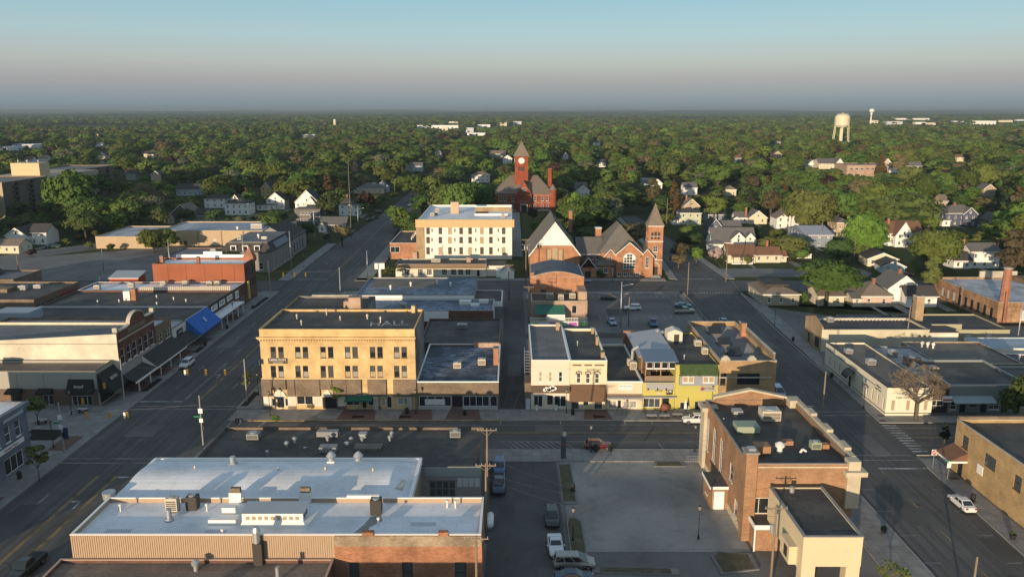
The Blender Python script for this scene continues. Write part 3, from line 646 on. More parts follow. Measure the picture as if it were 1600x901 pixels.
m=mb(BLACK).box(1.3,4.8,-.12,-.01,9.35,9.95).box(1.3,4.8,-.1,-.01,8.95,9.25); s=m.obj('sign_board',b.t); text(s,'HEIRLOOM',.55,(3.05,-.14,9.65),0,TRIMW,sx=1.1); text(s,'DANCE STUDIO',.24,(3.05,-.12,9.1),0,TRIMW)
m=mb(pmat('blue_sign',(.05,.10,.22),.5)).box(-.1,0,-1.0,-.1,8.9,9.9); s=m.obj('projecting_sign',b.t); text(s,'C',.7,(-.12,-.55,9.4),R(-90),TRIMW)
# rear wing
rw=mb(CREAM_BRICK).facade((0,15),(0,1),12.4,0,15.0); m=mb(CREAM_BRICK); m.facade((0,27.4),(0,-1),12.4,0,15.2).m(pmat('shade_grey_side_wall',(.3,.3,.28))).facade((16.5,15),(0,1),12.4,0,15.2).facade((16.5,27.4),(-1,0),16.5,0,15.2)
m.m(TAR).face([(0,15,14.75),(16.5,15,14.75),(16.5,27.4,14.75),(0,27.4,14.75)]); m.obj('rear_wing',b.t)
boxpart(b.t,'coping',STONE,3,12.5,27.0,27.6,15.2,15.5)
chimney(b.t,14.2,17,14.6,17.4,2.4,1.6,PINK_BRICK); chimney(b.t,26.2,14.3,14.6,16.3,.7,1,CREAM_BRICK); boxpart(b.t,'roof_hatch',PINK_BRICK,11.6,12.8,18,19.6,14.7,16.2)
for (a,c,r,h) in ((4.5,9,.22,1),(9.5,12,.25,1.3),(6.5,4.5,.2,1),(21,6,.22,1.3),(13,8,.2,.9),(12.5,20,.22,1.2),(18,9,.3,1.0)): vent(b.t,a,c,14.95,r*.8,h,BEIGEM)
s=text(b.t,'HALL',3.4,(22.6,5.6,14.97),R(8),WPAINT,tilt=0,name='painted_roof_letters'); s.scale=(.9,1.5,.3)
# ---- one-storey brown brick shops
Y0=140.6;x0=-17.55
b=Bld('one-storey brown brick shopfront with white coping and patched roof, right of the cream block',x0,Y0,15.1,24.6,5.3,BROWN_BRICK,TARP,wins={'S':sw([(654.5,705,618.5,634.5,'s4','w',GLD),(706.5,722.5,618,635,'s2','k',GLD),(723.5,764.5,618.5,634.5,'s4','w',GLD),(766,777,618.5,634.5,'s1','w',GLD)],Y0,x0)},cop=TRIMW,par=.35,cth=.2)
mb(pmat('speckled_tile',(.42,.42,.4),.6,.4,5)).box(.2,6.3,-.12,-.01,0,.62).box(8.4,14.9,-.12,-.01,0,.62).obj('stall_riser',b.t)
chimney(b.t,14.4,12.0,4.9,8.3,1,1.4,ORANGE_BRICK); hvac(b.t,6.9,9.5,4.95,1.5,1.2,1.2); hvac(b.t,11.6,11.5,4.95,1.5,1.2,1.3)
boxpart(b.t,'parapet_wall',PINK_BRICK,9.5,14.9,23.5,24.2,4.9,5.9)
m=mb(pmat('paper_cutout',(.6,.62,.6))).box(1.5,5.2,-.05,.02,.95,2.1); m.obj('window_display',b.t)
b=Bld('dark tar-roofed storeroom along the alley behind the brown brick shop',-19.6,165.4,17.0,20,5.6,MARN_BRICK,TAR,name='storeroom',par=.3,cop=DARK)
hvac(b.t,8.2,13,5.3,2.2,1.6,1.0,GREYM)
# ---- behind: blue-grey patched roofs
b=Bld('low shop block with a blue-grey patched roof and white end wall behind the cream block',-38,193.5,33.4,12.4,5.6,OFFW,TARB,par=.2,cop=GREYM,mats={'S':MARN_BRICK})
mb(TRIMW).box(16.2,22.3,-.1,-.01,2.9,5.5).obj('white_panel',b.t); hvac(b.t,11,1.5,5.4,1.4,1.4,1.8,BEIGEM); 
for q in ((24.5,7,3,2.2,.9),(27.5,5,2.2,2,.5),(29.5,8.5,2.4,1.6,.8)): boxpart(b.t,'roof_patch_box',OFFW,q[0],q[0]+q[2],q[1],q[1]+q[3],5.4,5.4+q[4])
b=Bld('long shop block with mottled grey roof beside the main street, behind the white parapet',-41,206,31,23,6.6,GREYM,TARB,par=.2,cop=CONCD,mats={'S':WHITE})
mb(TARBR).box(2,20,10.5,22.3,6.42,6.46).obj('gravel_area',b.t)
for q in ((8,8),(13,12),(20,15),(24,12)): vent(b.t,q[0],q[1],6.4,.35,1.3,OFFW)
b=Bld('small flat-roofed garage with a white fascia on the alley',-12.6,207,10,14,4.6,CONC,TAR,name='garage',par=.2,cop=TRIMW,wins={'S':[(2,.2,2.6,2.4,'s3','w'),(6.6,.2,2.9,2.5,'s1','w')]})
mb(TRIMW).box(-.1,10.1,-.2,-.07,3.4,4.6).obj('fascia',b.t)
# ---- mid-century bank-like diner on the north side of the back street
Y0=262.3;x0=-38.6
b=Bld('low cream restaurant with a brown mansard roof in front of the white hotel',x0,Y0,30,10,4.2,CREAMW,TAR,cat='restaurant',name='restaurant',par=.2,wins={'S':[(u,.6,1.7,2.0,'g33','w',GLD) for u in (3.9,8.2,11.2,16.2,19.2,21.6,24)]+[(27.4,.1,1.1,2.2,'door','w')]})
m=mb(pmat('brown_mansard',(.22,.15,.09),.9,.12,2)); m.yprism([(-.9,2.9),(.1,4.3),(.1,2.9)],-.3,30.3); m.obj('mansard',b.t)
boxpart(b.t,'annex',CREAMW,30.0,36.5,.8,8,0,3.6); boxpart(b.t,'annex_roof',TAR,29.9,36.7,.6,8.2,3.6,3.9)
boxpart(b.t,'cold_store',TRIMW,33.4,36.4,-2.2,.7,.2,3.0); hvac(b.t,13,5,4.0,3,2,1.2); chimney(b.t,24,5,4,5.6,1.4,1.2,PINK_BRICK)
t=thing('garden_shed','small white gabled shed at the end of the restaurant','shed',-1.5,260.5)
mb(WHITE).box(-2.2,2.2,-2,2,0,2.6).xprism([(-2.2,2.6),(2.2,2.6),(0,4)],-2,2).obj('wall',t); mb(TARG).raw([(-2.5,-2.2,2.5),(0,-2.2,4.15),(0,2.2,4.15),(-2.5,2.2,2.5),(2.5,-2.2,2.5),(2.5,2.2,2.5)],[(0,1,2,3),(1,4,5,2)]).obj('roof',t)
# ---- white four-storey hotel
Y0=294.3;x0=-34.4
HC=[(668.8,'a'),(688,'a'),(703,'a'),(720.5,'a'),(734.5,'a'),(753,'a'),(767,'a'),(787,'a')]; SM=[675,710.7,743.5,778.5]
H=[]
for yt,yb in ((355.5,365.5),(370,379.8),(386,397)):
    H+=[(c-2.9,c+2.9,yt,yb,'dh','n',GLM if (i+int(yt))%3 else GLT) for i,(c,_) in enumerate(HC)]+[(c-1,c+1,yt+1.6,yt+6.6,'one','n',GLD) for c in SM]
b=Bld('white painted four-storey hotel with a tan cornice band and a white roof',x0,Y0,34.4,46,14.8,pmat('hotel_white',(.76,.74,.68),.85,.08,.8,.2),WROOF,cat='hotel',name='hotel',wins={'S':[q if q[2]>.8 else q for q in sw(H,Y0,x0)],'E':[(u,z,1.3,2,'dh','n') for u in (4,9,14,19,24,30,36,42) for z in (2,5.5,9)]},cop=TRIMW,mats={'W':ORANGE_BRICK,'E':TAN_BRICK},par=.6)
pm=pmat('tan_band',(.56,.40,.22),.8,.12); m=mb(pm).box(-1.0,35.2,-.7,-.01,12.0,14.9)
for i in range(40): m.box(-.9+i*.9,-.5+i*.9,-.78,-.7,12.0,14.9)
m.obj('cornice_band',b.t); mb(TAN_BRICK).box(-.9,2.2,-.12,-.01,0,12).obj('brick_strip',b.t)
chimney(b.t,11.8,24,14,18.6,3.2,2.4,pmat('tan_stucco',(.5,.36,.24))); 
boxpart(b.t,'lightwell_wall',TRIMW,20,33,16,17,14.2,14.9); m=mb(TAN_BRICK).box(19.5,34,29,30,14.2,16.0).m(TRIMW).box(19.4,34.1,28.8,30.2,16,16.3); m.obj('lightwell_wall',b.t)
mb(DARK).box(20,25,17.1,28.8,14.22,14.26).obj('lightwell_opening',b.t)
for q in ((4.5,28),(3.8,14),(5.2,17),(30,33),(31,10)): hvac(b.t,q[0],q[1],14.2,1.4,1.3,1.3)
# hotel side wing with roof terrace
b=Bld('one-storey orange brick wing with a roof terrace on the street side of the hotel',-45.2,294.6,10.7,30,6.0,ORANGE_BRICK,TAR,cat='wing',par=.3,cop=OFFW,wins={'S':[(1.9,2.5,3.4,2.2,'s2','w',GLD)]})
boxpart(b.t,'roof_unit',PINK_BRICK,8.6,10.2,-1.5,-.05,0,3)
for i in range(7):
    t=thing('terrace_parasol','folded cream parasol on the hotel roof terrace, %s from the near end'%('first second third fourth fifth sixth seventh'.split()[i]),'parasol',-37.5+(i%2)*1.8,298+i*2.2,5.7); t['group']='parasols on the hotel terrace'
    mb(BLACK).cyl(0,0,0,.08,.4,n=8).cyl(0,0,.08,2.4,.04,n=6).obj('pole',t); mb(CREAMW).cyl(0,0,1.1,2.5,.28,.06,n=8).obj('canopy',t)
# ================= block east of the alley
Y0=140.6
def face_parts(): pass
x0=3.5
b=Bld('cream-white two-storey shop with three narrow upstairs windows and a cloud-shaped sign, at the alley corner',x0,Y0,7.05,25,9.5,pmat('pinkish_white_paint',(.64,.55,.45),.8,.04,1,.06),TARG,wins={'S':sw([(842,847.3,580.5,596,'dh','w',GLT),(857.3,862.8,580.5,596,'dh','w',GLT),(873,878.8,580.5,596,'dh','w',GLD),(834,848,617.5,635,'s2','w',GLD),(855,864,617,632,'door','n',GLD),(866,885,617.5,635,'s2','w',GLD)],Y0,x0)},mats={'W':BROWN_BRICK},par=.25,cop=TRIMW,cth=.1)
mb(pmat('dark_shop_paint',(.10,.075,.055),.8,.1)).box(0,7.0,-.1,-.01,3.25,4.75).obj('fascia',b.t)
m=mb(WHITE)
for (cx,cz,r_) in ((2.5,3.95,.32),(2.85,4.15,.36),(3.25,4.0,.36),(3.65,4.3,.38),(4.0,4.45,.36),(4.35,4.25,.34),(3.4,3.85,.3),(3.95,4.1,.36)):
    m.xprism([(cx+r_*math.cos(a*.5236),cz+r_*math.sin(a*.5236)) for a in range(12)],-.3,-.12)
m.obj('cloud_sign',b.t)
boxpart(b.t,'side_door',pmat('pale_blue_door',(.45,.5,.55)),-.95,-.15,-.1,.05,.1,2.2)
st=mb(BROWN_BRICK).box(-1.15,-.02,0,4.8,0,5.2); st.obj('stair_enclosure',b.t)
m=mb(STEEL)
for i in range(8): m.box(-1.1,-.05,9-i*.5,9.4-i*.5,8.4-i*.42,8.45-i*.42)
m.tube((-1.1,9.4,9.3),(-1.1,5,5.6),.04).tube((-1.1,9.4,8.4),(-1.1,5,4.7),.05); m.obj('fire_stair',b.t)
chimney(b.t,6.0,22,9.2,10.8,.7,.9,TAN_BRICK)
for xx in (838.5,868.5):
    X_,_=PX(xx,640,Y0); t=thing('planter','white pedestal planter with greenery beside the shop door, %s'%('alley side' if xx<850 else 'right side'),'planter',X_,Y0-.6,.13); mb(WHITE).cyl(0,0,0,.8,.2,.14,n=8).cyl(0,0,.8,1.0,.2,.3,n=8).obj('pedestal',t); put(crown_mesh('foliage',LG['dark'],.7,.6,.95,6,60,.08),'foliage',t)
x0=10.6
b=Bld('pale yellow two-storey Italianate shop with hooded windows and a brown awning front',x0,Y0,6.75,22,9.4,pmat('pale_yellow_paint',(.62,.56,.38),.8,.05,1,.12),TAR,wins={'S':sw([(901,907.5,582,598,'dh','w',GLM),(915.5,922,582.5,598.3,'dh','w',GLM),(929.8,936.3,583,598.6,'dh','w',GLM),(892.5,905,624.5,639,'s1','w',GLM),(911,920,624,633,'door','w',GLD),(928.5,941.5,624.5,639,'s1','w',GLM)],Y0,x0)},par=.4,cop=TRIMW,cth=.12)
br=pmat('brown_stone',(.16,.11,.08),.9,.15)
m=mb(br)
for a,c in ((894.5,908.5),(913,925),(929,944)):
    xa,z=PX(a,570,Y0); xc,_=PX(c,570,Y0); m.box(xa-x0,xc-x0,-.08,-.01,z-.14,z+.14)
m.obj('frieze_panel',b.t); m=mb(br)
for a,c in ((900,908.6),(914.5,923),(929,937.5)):
    xa,z=PX(a,580.5,Y0); xc,_=PX(c,580.5,Y0); w_=xc-xa; cx=(xa+xc)/2-x0
    m.xprism([(cx-w_/2-.1,z-.45),(cx-w_/2+.08,z-.45),(cx-w_/2+.1,z-.12),(cx,z),(cx+w_/2-.1,z-.12),(cx+w_/2-.08,z-.45),(cx+w_/2+.1,z-.45),(cx+w_/2,z+.02),(cx,z+.22),(cx-w_/2,z+.02)],-.16,-.01)
m.obj('window_hood',b.t)
m=mb(pmat('brown_metal_front',(.13,.075,.045),.7,.12)); m.yprism([(-.02,4.95),(-.02,2.05),(-1.1,1.95)],0.0,6.6); m.obj('sloped_front',b.t)
for q in ((6.2,3,.9,1.2,1.2),(6.1,12,.7,1.0,1.6),(6.0,20,.7,.9,1.2)): chimney(b.t,q[0],q[1],9,9+q[4],q[2]*.7,q[3],TAN_BRICK)
vent(b.t,2.2,11,9,.15,1.1,STEEL)
x0=17.4
b=Bld('one-storey cream shop with a BACKSTAGE sign and white coping',x0,Y0,6.55,24,5.3,pmat('peach_paint',(.60,.50,.36),.8,.05,1,.08),TAR,wins={'S':sw([(951,963.5,626,637,'s2','w',GLB),(965,971,624.5,638,'door','w',GLD),(973.5,995,626,637,'s2','w',GLB)],Y0,x0)},par=.3,cop=TRIMW,cth=.22)
boxpart(b.t,'fascia',pmat('brown_fascia',(.2,.14,.1)),-.05,6.55,-.12,-.01,2.75,3.1); boxpart(b.t,'canopy',GREYM,-.05,6.55,-1.3,-.13,2.5,2.72)
s=mb(WHITE).box(2.2,4.7,-.1,-.01,3.9,5.0).obj('sign_board',b.t); text(s,'BACKSTAGE',.4,(3.45,-.12,4.6),0,BLACK); text(s,'HAIR SALON',.16,(3.45,-.12,4.2),0,pmat('red_letter',(.4,.15,.12)))
# yellow bar building: lower left half with timber roof porch, right half with green mansard
YP=pmat('chartreuse_paint',(.47,.42,.115),.8,.08,1.2,.15)
x0=24.0
b=Bld('chartreuse painted bar front with a roofed timber porch on its roof',x0,Y0,5.9,22,5.2,YP,TAR,cat='bar',wins={'S':sw([(1005,1032,622,636,'s3','w',GLM),(1034.5,1046,621,640,'door','n')],Y0,x0)},par=.25,cop=GREYM)
boxpart(b.t,'canopy',GREYM,-.1,6.0,-1.0,-.02,2.62,2.8); 
for a in (1012,1026.5,1040): X_,z=PX(a,607,Y0); mb(BLACK).cyl(X_-x0,-.45,z-.1,z+.15,.16,.08,n=8).tube((X_-x0,0,z+.25),(X_-x0,-.45,z+.15),.03).obj('wall_lamp',b.t)
for xx in (0.5,3.3,6.0):
    for yy in (1.0,5.2): boxpart(b.t,'porch_post',PORCHW,xx,xx+.16,yy,yy+.16,5.0,9.0)
m=mb(PORCHW).box(.5,6.16,1.0,1.16,6.1,6.2).box(.5,6.16,1.0,1.16,8.9,9.1).box(.5,6.16,.98,1.14,7.5,7.62).box(.5,.66,1,5.3,6.1,6.2); m.obj('porch_frame',b.t)
mb(WOODP).box(.5,6.16,1.02,1.1,5.1,6.1).obj('porch_rail_boards',b.t)
for i in range(4):
    xa=.72+i*1.38; addwin(b.t,(xa+.62,1.0,7.66),0,1.2,1.2,'one','w',GLD)
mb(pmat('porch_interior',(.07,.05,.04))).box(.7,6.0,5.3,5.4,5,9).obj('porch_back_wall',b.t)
mb(pmat('blue_metal_roof',(.12,.17,.24),.5,.06,1,metal=.1)).raw([(.1,.5,9.1),(6.5,.5,9.1),(6.5,6,9.9),(.1,6,9.9),(.1,.5,9.0),(6.5,.5,9.0),(6.5,6,9.8),(.1,6,9.8)],[(0,1,2,3),(4,5,1,0),(7,6,5,4),(4,0,3,7),(5,6,2,1),(6,7,3,2)]).obj('porch_roof',b.t)
mb(GREYM).box(.6,5.6,-.14,-.02,3.95,5.1).obj('grey_siding_panel',b.t)
s=mb(BLACK).box(4.35,5.5,-.12,-.02,3.0,4.2).obj('picture_sign',b.t); text(s,'OK',.7,(4.92,-.14,3.6),0,WHITE)
mb(pmat('cream_sign',(.5,.42,.32))).box(2.5,3.4,-.1,-.02,3.0,3.5).obj('small_sign',b.t)
text(b.t,'BAR GRILL',.3,(3.0,-.04,3.75),0,BLACK)
x0=29.95
b=Bld('chartreuse painted bar with green shingle mansard and grey siding upstairs',x0,Y0,7.9,22,8.7,YP,TAR,cat='bar',par=.3,cop=DARK,wins={'S':sw([(1062.5,1076.5,628,642,'s2','w',GLD),(1086,1098,627,642,'s2','d',GLD)],Y0,x0)})
m=mb(pmat('grey_siding',(.26,.28,.31),.7,.06)).box(.6,7.5,-.9,-.02,5.0,6.9); m.obj('oriel_wall',b.t)
for a in (1.6,2.65,5.3,6.35): addwin(b.t,(a,-1.0,5.6),0,1.0,1.15,'one','w',GLT)
gm=pmat('green_wood_shingle',(.055,.095,.035),.9,.55,6,.3)
for r_ in range(9):
    m=mb(gm); z=6.9+r_*.2; yy=-1.0+r_*.105; n=24
    for i in range(n):
        xa=.55+7.0*i/n; dz=rnd.uniform(-.05,.05); m.raw([(xa+.01,yy-.06+rnd.uniform(-.03,.02),z+dz),(xa+.30,yy-.06,z+dz),(xa+.30,yy+.06,z+.3),(xa+.01,yy+.06,z+.3)],[(0,1,2,3)])
    o=m.obj('shingle_course',b.t)
mb(gm).raw([(.6,-.98,6.92),(7.55,-.98,6.92),(7.55,-.0,8.72),(.6,-.0,8.72)],[(0,1,2,3)]).obj('mansard_deck',b.t)
s=mb(pmat('sign_grey',(.36,.35,.32))).box(4.5,7.3,-.12,-.02,3.6,4.6).obj('sign_board',b.t); text(s,"the Mitten",.42,(6.2,-.14,4.2),0,BLACK); mb(pmat('sign_red',(.3,.06,.05))).xprism([(5.0+.32*math.cos(k*.5236),4.1+.32*math.sin(k*.5236)) for k in range(12)],-.16,-.125).obj('sign_emblem',s)
mb(pmat('whitebox',(.60,.56,.48))).box(1.2,4.2,15,18,8.3,10.6).xprism([(1.2,10.6),(4.2,10.6),(2.7,11.2)],15,18).obj('roof_penthouse',b.t); boxpart(b.t,'penthouse_door',DARK,2.5,3.5,14.9,14.98,8.4,10.2)
hvac(b.t,6.8,13,8.4,1.3,1.2,1.2); hvac(b.t,6.9,7.5,8.4,1.1,1.1,1.3); 
for q in ((-1,20),(-.2,18.6)): vent(b.t,q[0]+1.4,q[1]+1.6,8.4,.5,1.2,STEEL)
vent(b.t,2.4,4.5,8.4,.2,.9,STEEL)
# gabled metal annex behind the timber porch
t=thing('metal_annex','pale grey standing-seam metal roofed annex behind the timber porch','building',24.3,147.4)
mb(pmat('annex_wood',(.12,.09,.07))).box(0,6.2,0,16,0,8.2).obj('wall',t); 
m=mb(pmat('pale_metal_roof',(.36,.37,.40),.5,.05,metal=.1)).raw([(-.3,-.3,8.2),(6.4,-.3,9.2),(6.4,16.3,9.2),(-.3,16.3,8.2),(-.3,-.3,8.05),(6.4,-.3,9.05)],[(0,1,2,3),(4,5,1,0)])
m.obj('roof',t); hvac(t,-.9,1.5,5.1,1.3,1.3,1.6); hvac(t,-1.1,4,5.1,1.2,1.2,1.3); mb(RED_BRICK).box(-.5,6,18.6,19.2,0,8.0).obj('rear_wall',t)
mb(STEEL).tube((-.9,2.8,5.1),(-.9,2.8,8.6),.3,n=10).tube((-.9,2.8,8.6),(.2,2.8,9.3),.3,n=10).obj('duct',t)
# gold brick two storey
x0=37.9
b=Bld('tan-gold brick two-storey block with stone-trimmed parapet and ribbed grey roof, at the right street corner',x0,Y0,10.35,28,9.4,brick('gold_brick',(.42,.27,.13),(.34,.21,.10),(.33,.27,.2)),TARG,wins={'S':sw([(1126,1134.5,583,600.5,'dh','k',GLD),(1152.5,1187.5,583,600.5,'s3','k',GLD),(1158,1186,611,617,'s3','w',GLD)],Y0,x0),'E':[(u,z,1.4,1.8,'dh','k') for u in (4,9,14,19,24) for z in (1.2,5.6)]},par=.9,cop=STONE)
m=mb(STONE)
for cx in (1.0,5.8): m.xprism([(cx-.8,9.5),(cx+.8,9.5),(cx+.8,9.9),(cx+.45,10.15),(cx+.3,10.4),(cx-.3,10.4),(cx-.45,10.15),(cx-.8,9.9)],-.12,.32)
m.box(.8,1.2,-.18,-.12,9.5,10.1).box(-.1,9.6,-.2,-.01,6.2,6.4); m.obj('parapet_crest',b.t)
m=mb(BROWN_BRICK).box(10.0,10.33,1,24,9.45,10.5); m.m(STONE).box(9.9,10.4,1,24,10.5,10.62); m.obj('stepped_side_parapet',b.t)
m=mb(STEEL)
for i in range(38): m.box(.3,9.1,1+i*.7,1.06+i*.7,8.5,8.56)
m.obj('roof_ribs',b.t,kind='stuff')
for yy in (6,13,21):
    m=mb(BROWN_BRICK).box(3.0,5.6,yy,yy+1.2,8.5,8.9); m.m(GLD).raw([(3.0,yy-.4,8.75),(5.6,yy-.4,8.75),(5.6,yy+1.2,9.9),(3.0,yy+1.2,9.9)],[(0,1,2,3)]); m.m(TARG).raw([(3,yy-.4,8.6),(3,yy+1.2,9.9),(3,yy+2.6,8.5)],[(0,1,2)]).raw([(5.6,yy-.4,8.6),(5.6,yy+1.2,9.9),(5.6,yy+2.6,8.5)],[(0,1,2)]).raw([(3,yy+1.2,9.9),(5.6,yy+1.2,9.9),(5.6,yy+2.6,8.5),(3,yy+2.6,8.5)],[(0,1,2,3)]); m.obj('skylight',b.t)
chimney(b.t,9.7,19.5,8.6,11.3,1.0,1.0,ORANGE_BRICK)
# yard behind the shops
t=thing('yard_wall','low concrete wall along the yard behind the shops, below the white fence','wall',3.4,189.5); mb(CONCD).box(0,30,0,.4,0,1.1).obj('wall',t); 
# alley-end brick building
b=Bld('low pink brick addition with roof units and green canopy, facing the yard',5.1,204.8,14.6,10,5.3,PINK_BRICK,TAR,par=.35,cop=STONE,wins={'S':[(11.2,2.0,1.3,2.2,'door','w',GLD)]})
mb(pmat('green_metal',(.03,.14,.10),.6,.1)).raw([(1.0,-4.5,2.9),(8.6,-4.5,2.9),(8.6,-.05,4.4),(1.0,-.05,4.4)],[(0,1,2,3)]).obj('green_canopy',b.t); mb(WHITE).box(3.8,8.5,-4.3,-.1,.8,2.8).obj('white_kiosk',b.t)
hvac(b.t,5,4.5,4.95,1.8,1.6,1.5); hvac(b.t,7.8,3,4.95,1.5,1.4,1.5); hvac(b.t,11,5,4.95,1.6,1.6,1.4); boxpart(b.t,'stair_tower',PINK_BRICK,12.4,14.6,2,10,5,7.4)
t=thing('deck_fence','white picket railing with a bright mural beneath it, behind the alley brick building','fence',4.6,199.5)
m=mb(WHITE).box(0,14.8,0,.08,2.1,2.22).box(0,14.8,0,.08,1.2,1.3); 
for i in range(38): m.box(.05+i*.39,.13+i*.39,-.03,.0,1.2,2.2)
m.obj('railing',t); m=mb(pmat('mural_white',(.55,.55,.55))).box(0,14.8,.0,.2,.1,1.2)
for (a,c,cc) in ((.8,2.2,(.35,.5,.15)),(5.0,7.2,(.45,.1,.35)),(8,9.6,(.2,.5,.3)),(10,12,(.45,.1,.4)),(12.4,14.6,(.25,.6,.15))): m.m(pmat('mural_%02d'%int(a*10),cc,.8,.3,3)).box(a,c,-.02,-.005,.25,1.0)
m.obj('mural_panel',t); boxpart(t,'deck',TIMBER,0,14.8,.2,5.2,.9,1.15)
b=Bld('orange brick hall with a curved dark roof beside the alley and church',5.2,214.8,14.4,18.6,9.6,ORANGE_BRICK,TAR,cat='hall',par=.15,cop=STONE,wins={'S':[(3.4,4.6,1.5,1.6,'one','d',GLM),(10.4,4.6,1.5,1.6,'one','d',GLM)]})
m=mb(ORANGE_BRICK); n=10
arc=[(14.4*i/n,9.6+1.5*math.sin(math.pi*i/n)) for i in range(n+1)]
m.xprism(arc,-.0,.35); m.m(STONE)
for a,c in zip(arc,arc[1:]): m.raw([(a[0],-.06,a[1]),(c[0],-.06,c[1]),(c[0],.42,c[1]),(a[0],.42,a[1]),(a[0],-.06,a[1]+.15),(c[0],-.06,c[1]+.15),(c[0],.42,c[1]+.15),(a[0],.42,a[1]+.15)],[(0,1,5,4),(4,5,6,7),(2,3,7,6)])
m.obj('arched_gable',b.t)
m=mb(tar('dark_blue_roof',(.085,.10,.125),(.06,.07,.09),.5))
for a,c in zip(arc,arc[1:]): m.raw([(a[0],.42,a[1]),(c[0],.42,c[1]),(c[0],18.2,c[1]),(a[0],18.2,a[1])],[(0,1,2,3)])
m.obj('curved_roof',b.t,smooth=True); chimney(b.t,.3,1.5,5,10.6,1.1,1.1,RED_BRICK); mb(ORANGE_BRICK).box(6.2,6.8,-.25,-.01,0,10.6).obj('buttress',b.t)
# ================= churches
def gable_roof(m,x0_,x1_,y0,y1,ze,zr,axis='y',oh=.4,th=.2):
    if axis=='y':
        xm=(x0_+x1_)/2; k=(zr-ze)/((x1_-x0_)/2); a=x0_-oh; b_=x1_+oh; e=ze-oh*k; A=y0-oh;B=y1+oh
        m.raw([(a,A,e),(xm,A,zr),(xm,B,zr),(a,B,e),(b_,A,e),(b_,B,e),(a,A,e-th),(xm,A,zr-th),(b_,A,e-th),(a,B,e-th),(xm,B,zr-th),(b_,B,e-th)],
          [(0,1,2,3),(1,4,5,2),(6,7,1,0),(7,8,4,1),(9,3,2,10),(10,2,5,11),(6,0,3,9),(8,11,5,4),(6,9,10,7),(7,10,11,8)])
    else:
        ym=(y0+y1)/2; k=(zr-ze)/((y1-y0)/2); a=y0-oh; b_=y1+oh; e=ze-oh*k; A=x0_-oh;B=x1_+oh
        m.raw([(A,a,e),(A,ym,zr),(B,ym,zr),(B,a,e),(A,b_,e),(B,b_,e),(A,a,e-th),(A,ym,zr-th),(A,b_,e-th),(B,a,e-th),(B,ym,zr-th),(B,b_,e-th)],
          [(0,3,2,1),(1,2,5,4),(6,0,1,7),(7,1,4,8),(9,10,2,3),(10,11,5,2),(6,9,3,0),(8,4,5,11),(6,7,10,9),(7,8,11,10)])
    return m
def hip_roof(m,x0_,x1_,y0,y1,ze,zr,oh=.5,th=.18,ridge=None):
    W_=x1_-x0_+2*oh; D_=y1-y0+2*oh; a,b_,c,d=x0_-oh,x1_+oh,y0-oh,y1+oh
    if W_>=D_: r=D_/2*(1 if ridge is None else ridge); p=(a+r,(c+d)/2,zr); q=(b_-r,(c+d)/2,zr)
    else: r=W_/2*(1 if ridge is None else ridge); p=((a+b_)/2,c+r,zr); q=((a+b_)/2,d-r,zr)
    v=[(a,c,ze),(b_,c,ze),(b_,d,ze),(a,d,ze),p,q]; 
    if W_>=D_: fs=[(0,1,5,4),(1,2,5),(2,3,4,5),(3,0,4)]
    else: fs=[(0,1,4),(1,2,5,4),(2,3,5),(3,0,4,5)]
    m.raw(v,fs); m.box(a,b_,c,d,ze-th,ze); return m
def gablewall(m,x0_,x1_,y,ze,zr,th=.25,z0=0,flip=1): return m.xprism([(x0_,z0),(x1_,z0),(x1_,ze),((x0_+x1_)/2,zr),(x0_,ze)],y,y+th*flip)
x0=5.9;Y0=260
t=thing('church','brick church hall with a steep dark roof and a white boarded gable','church',x0,Y0)
W_=16.2
m=mb(ORANGE_BRICK); m.box(0,W_,0,30,0,8.2); m.xprism([(0,8.2),(W_,8.2),(W_*.5+5.6,11.3),(W_*.5-5.6,11.3)],0,30); m.obj('wall',t)
mb(WHITE).xprism([(W_/2-6.15,10.9),(W_/2+6.15,10.9),(W_/2,18.2)],-.12,.3).obj('white_gable',t)
gable_roof(mb(SHCH),0,W_,0.1,30,8.2,18.6,'y',.55,.3).obj('roof',t)
m=mb(TRIMW)
for s_ in (-1,1): m.raw([(W_/2+s_*(W_/2+.6),-.47,7.45),(W_/2,-.47,18.62),(W_/2,-.47,18.2),(W_/2+s_*(W_/2+.3),-.47,7.3)],[(0,1,2,3)])
m.obj('barge_board',t)
for i,(a,c,h1,h2) in enumerate(((5.6,6.9,4,9.6),(7.2,9.0,4,10.2),(9.3,10.6,4,9.6))): addwin(t,((a+c)/2,-.16,h1),0,c-a,h2-h1,'s1','n',GLT)
mb(BROWN_BRICK).box(5.3,5.5,-.2,-.01,3.8,10).box(10.7,10.9,-.2,-.01,3.8,10).obj('window_jamb',t)
chimney(t,14.6,22,12,19.5,1.2,1.2,RED_BRICK)
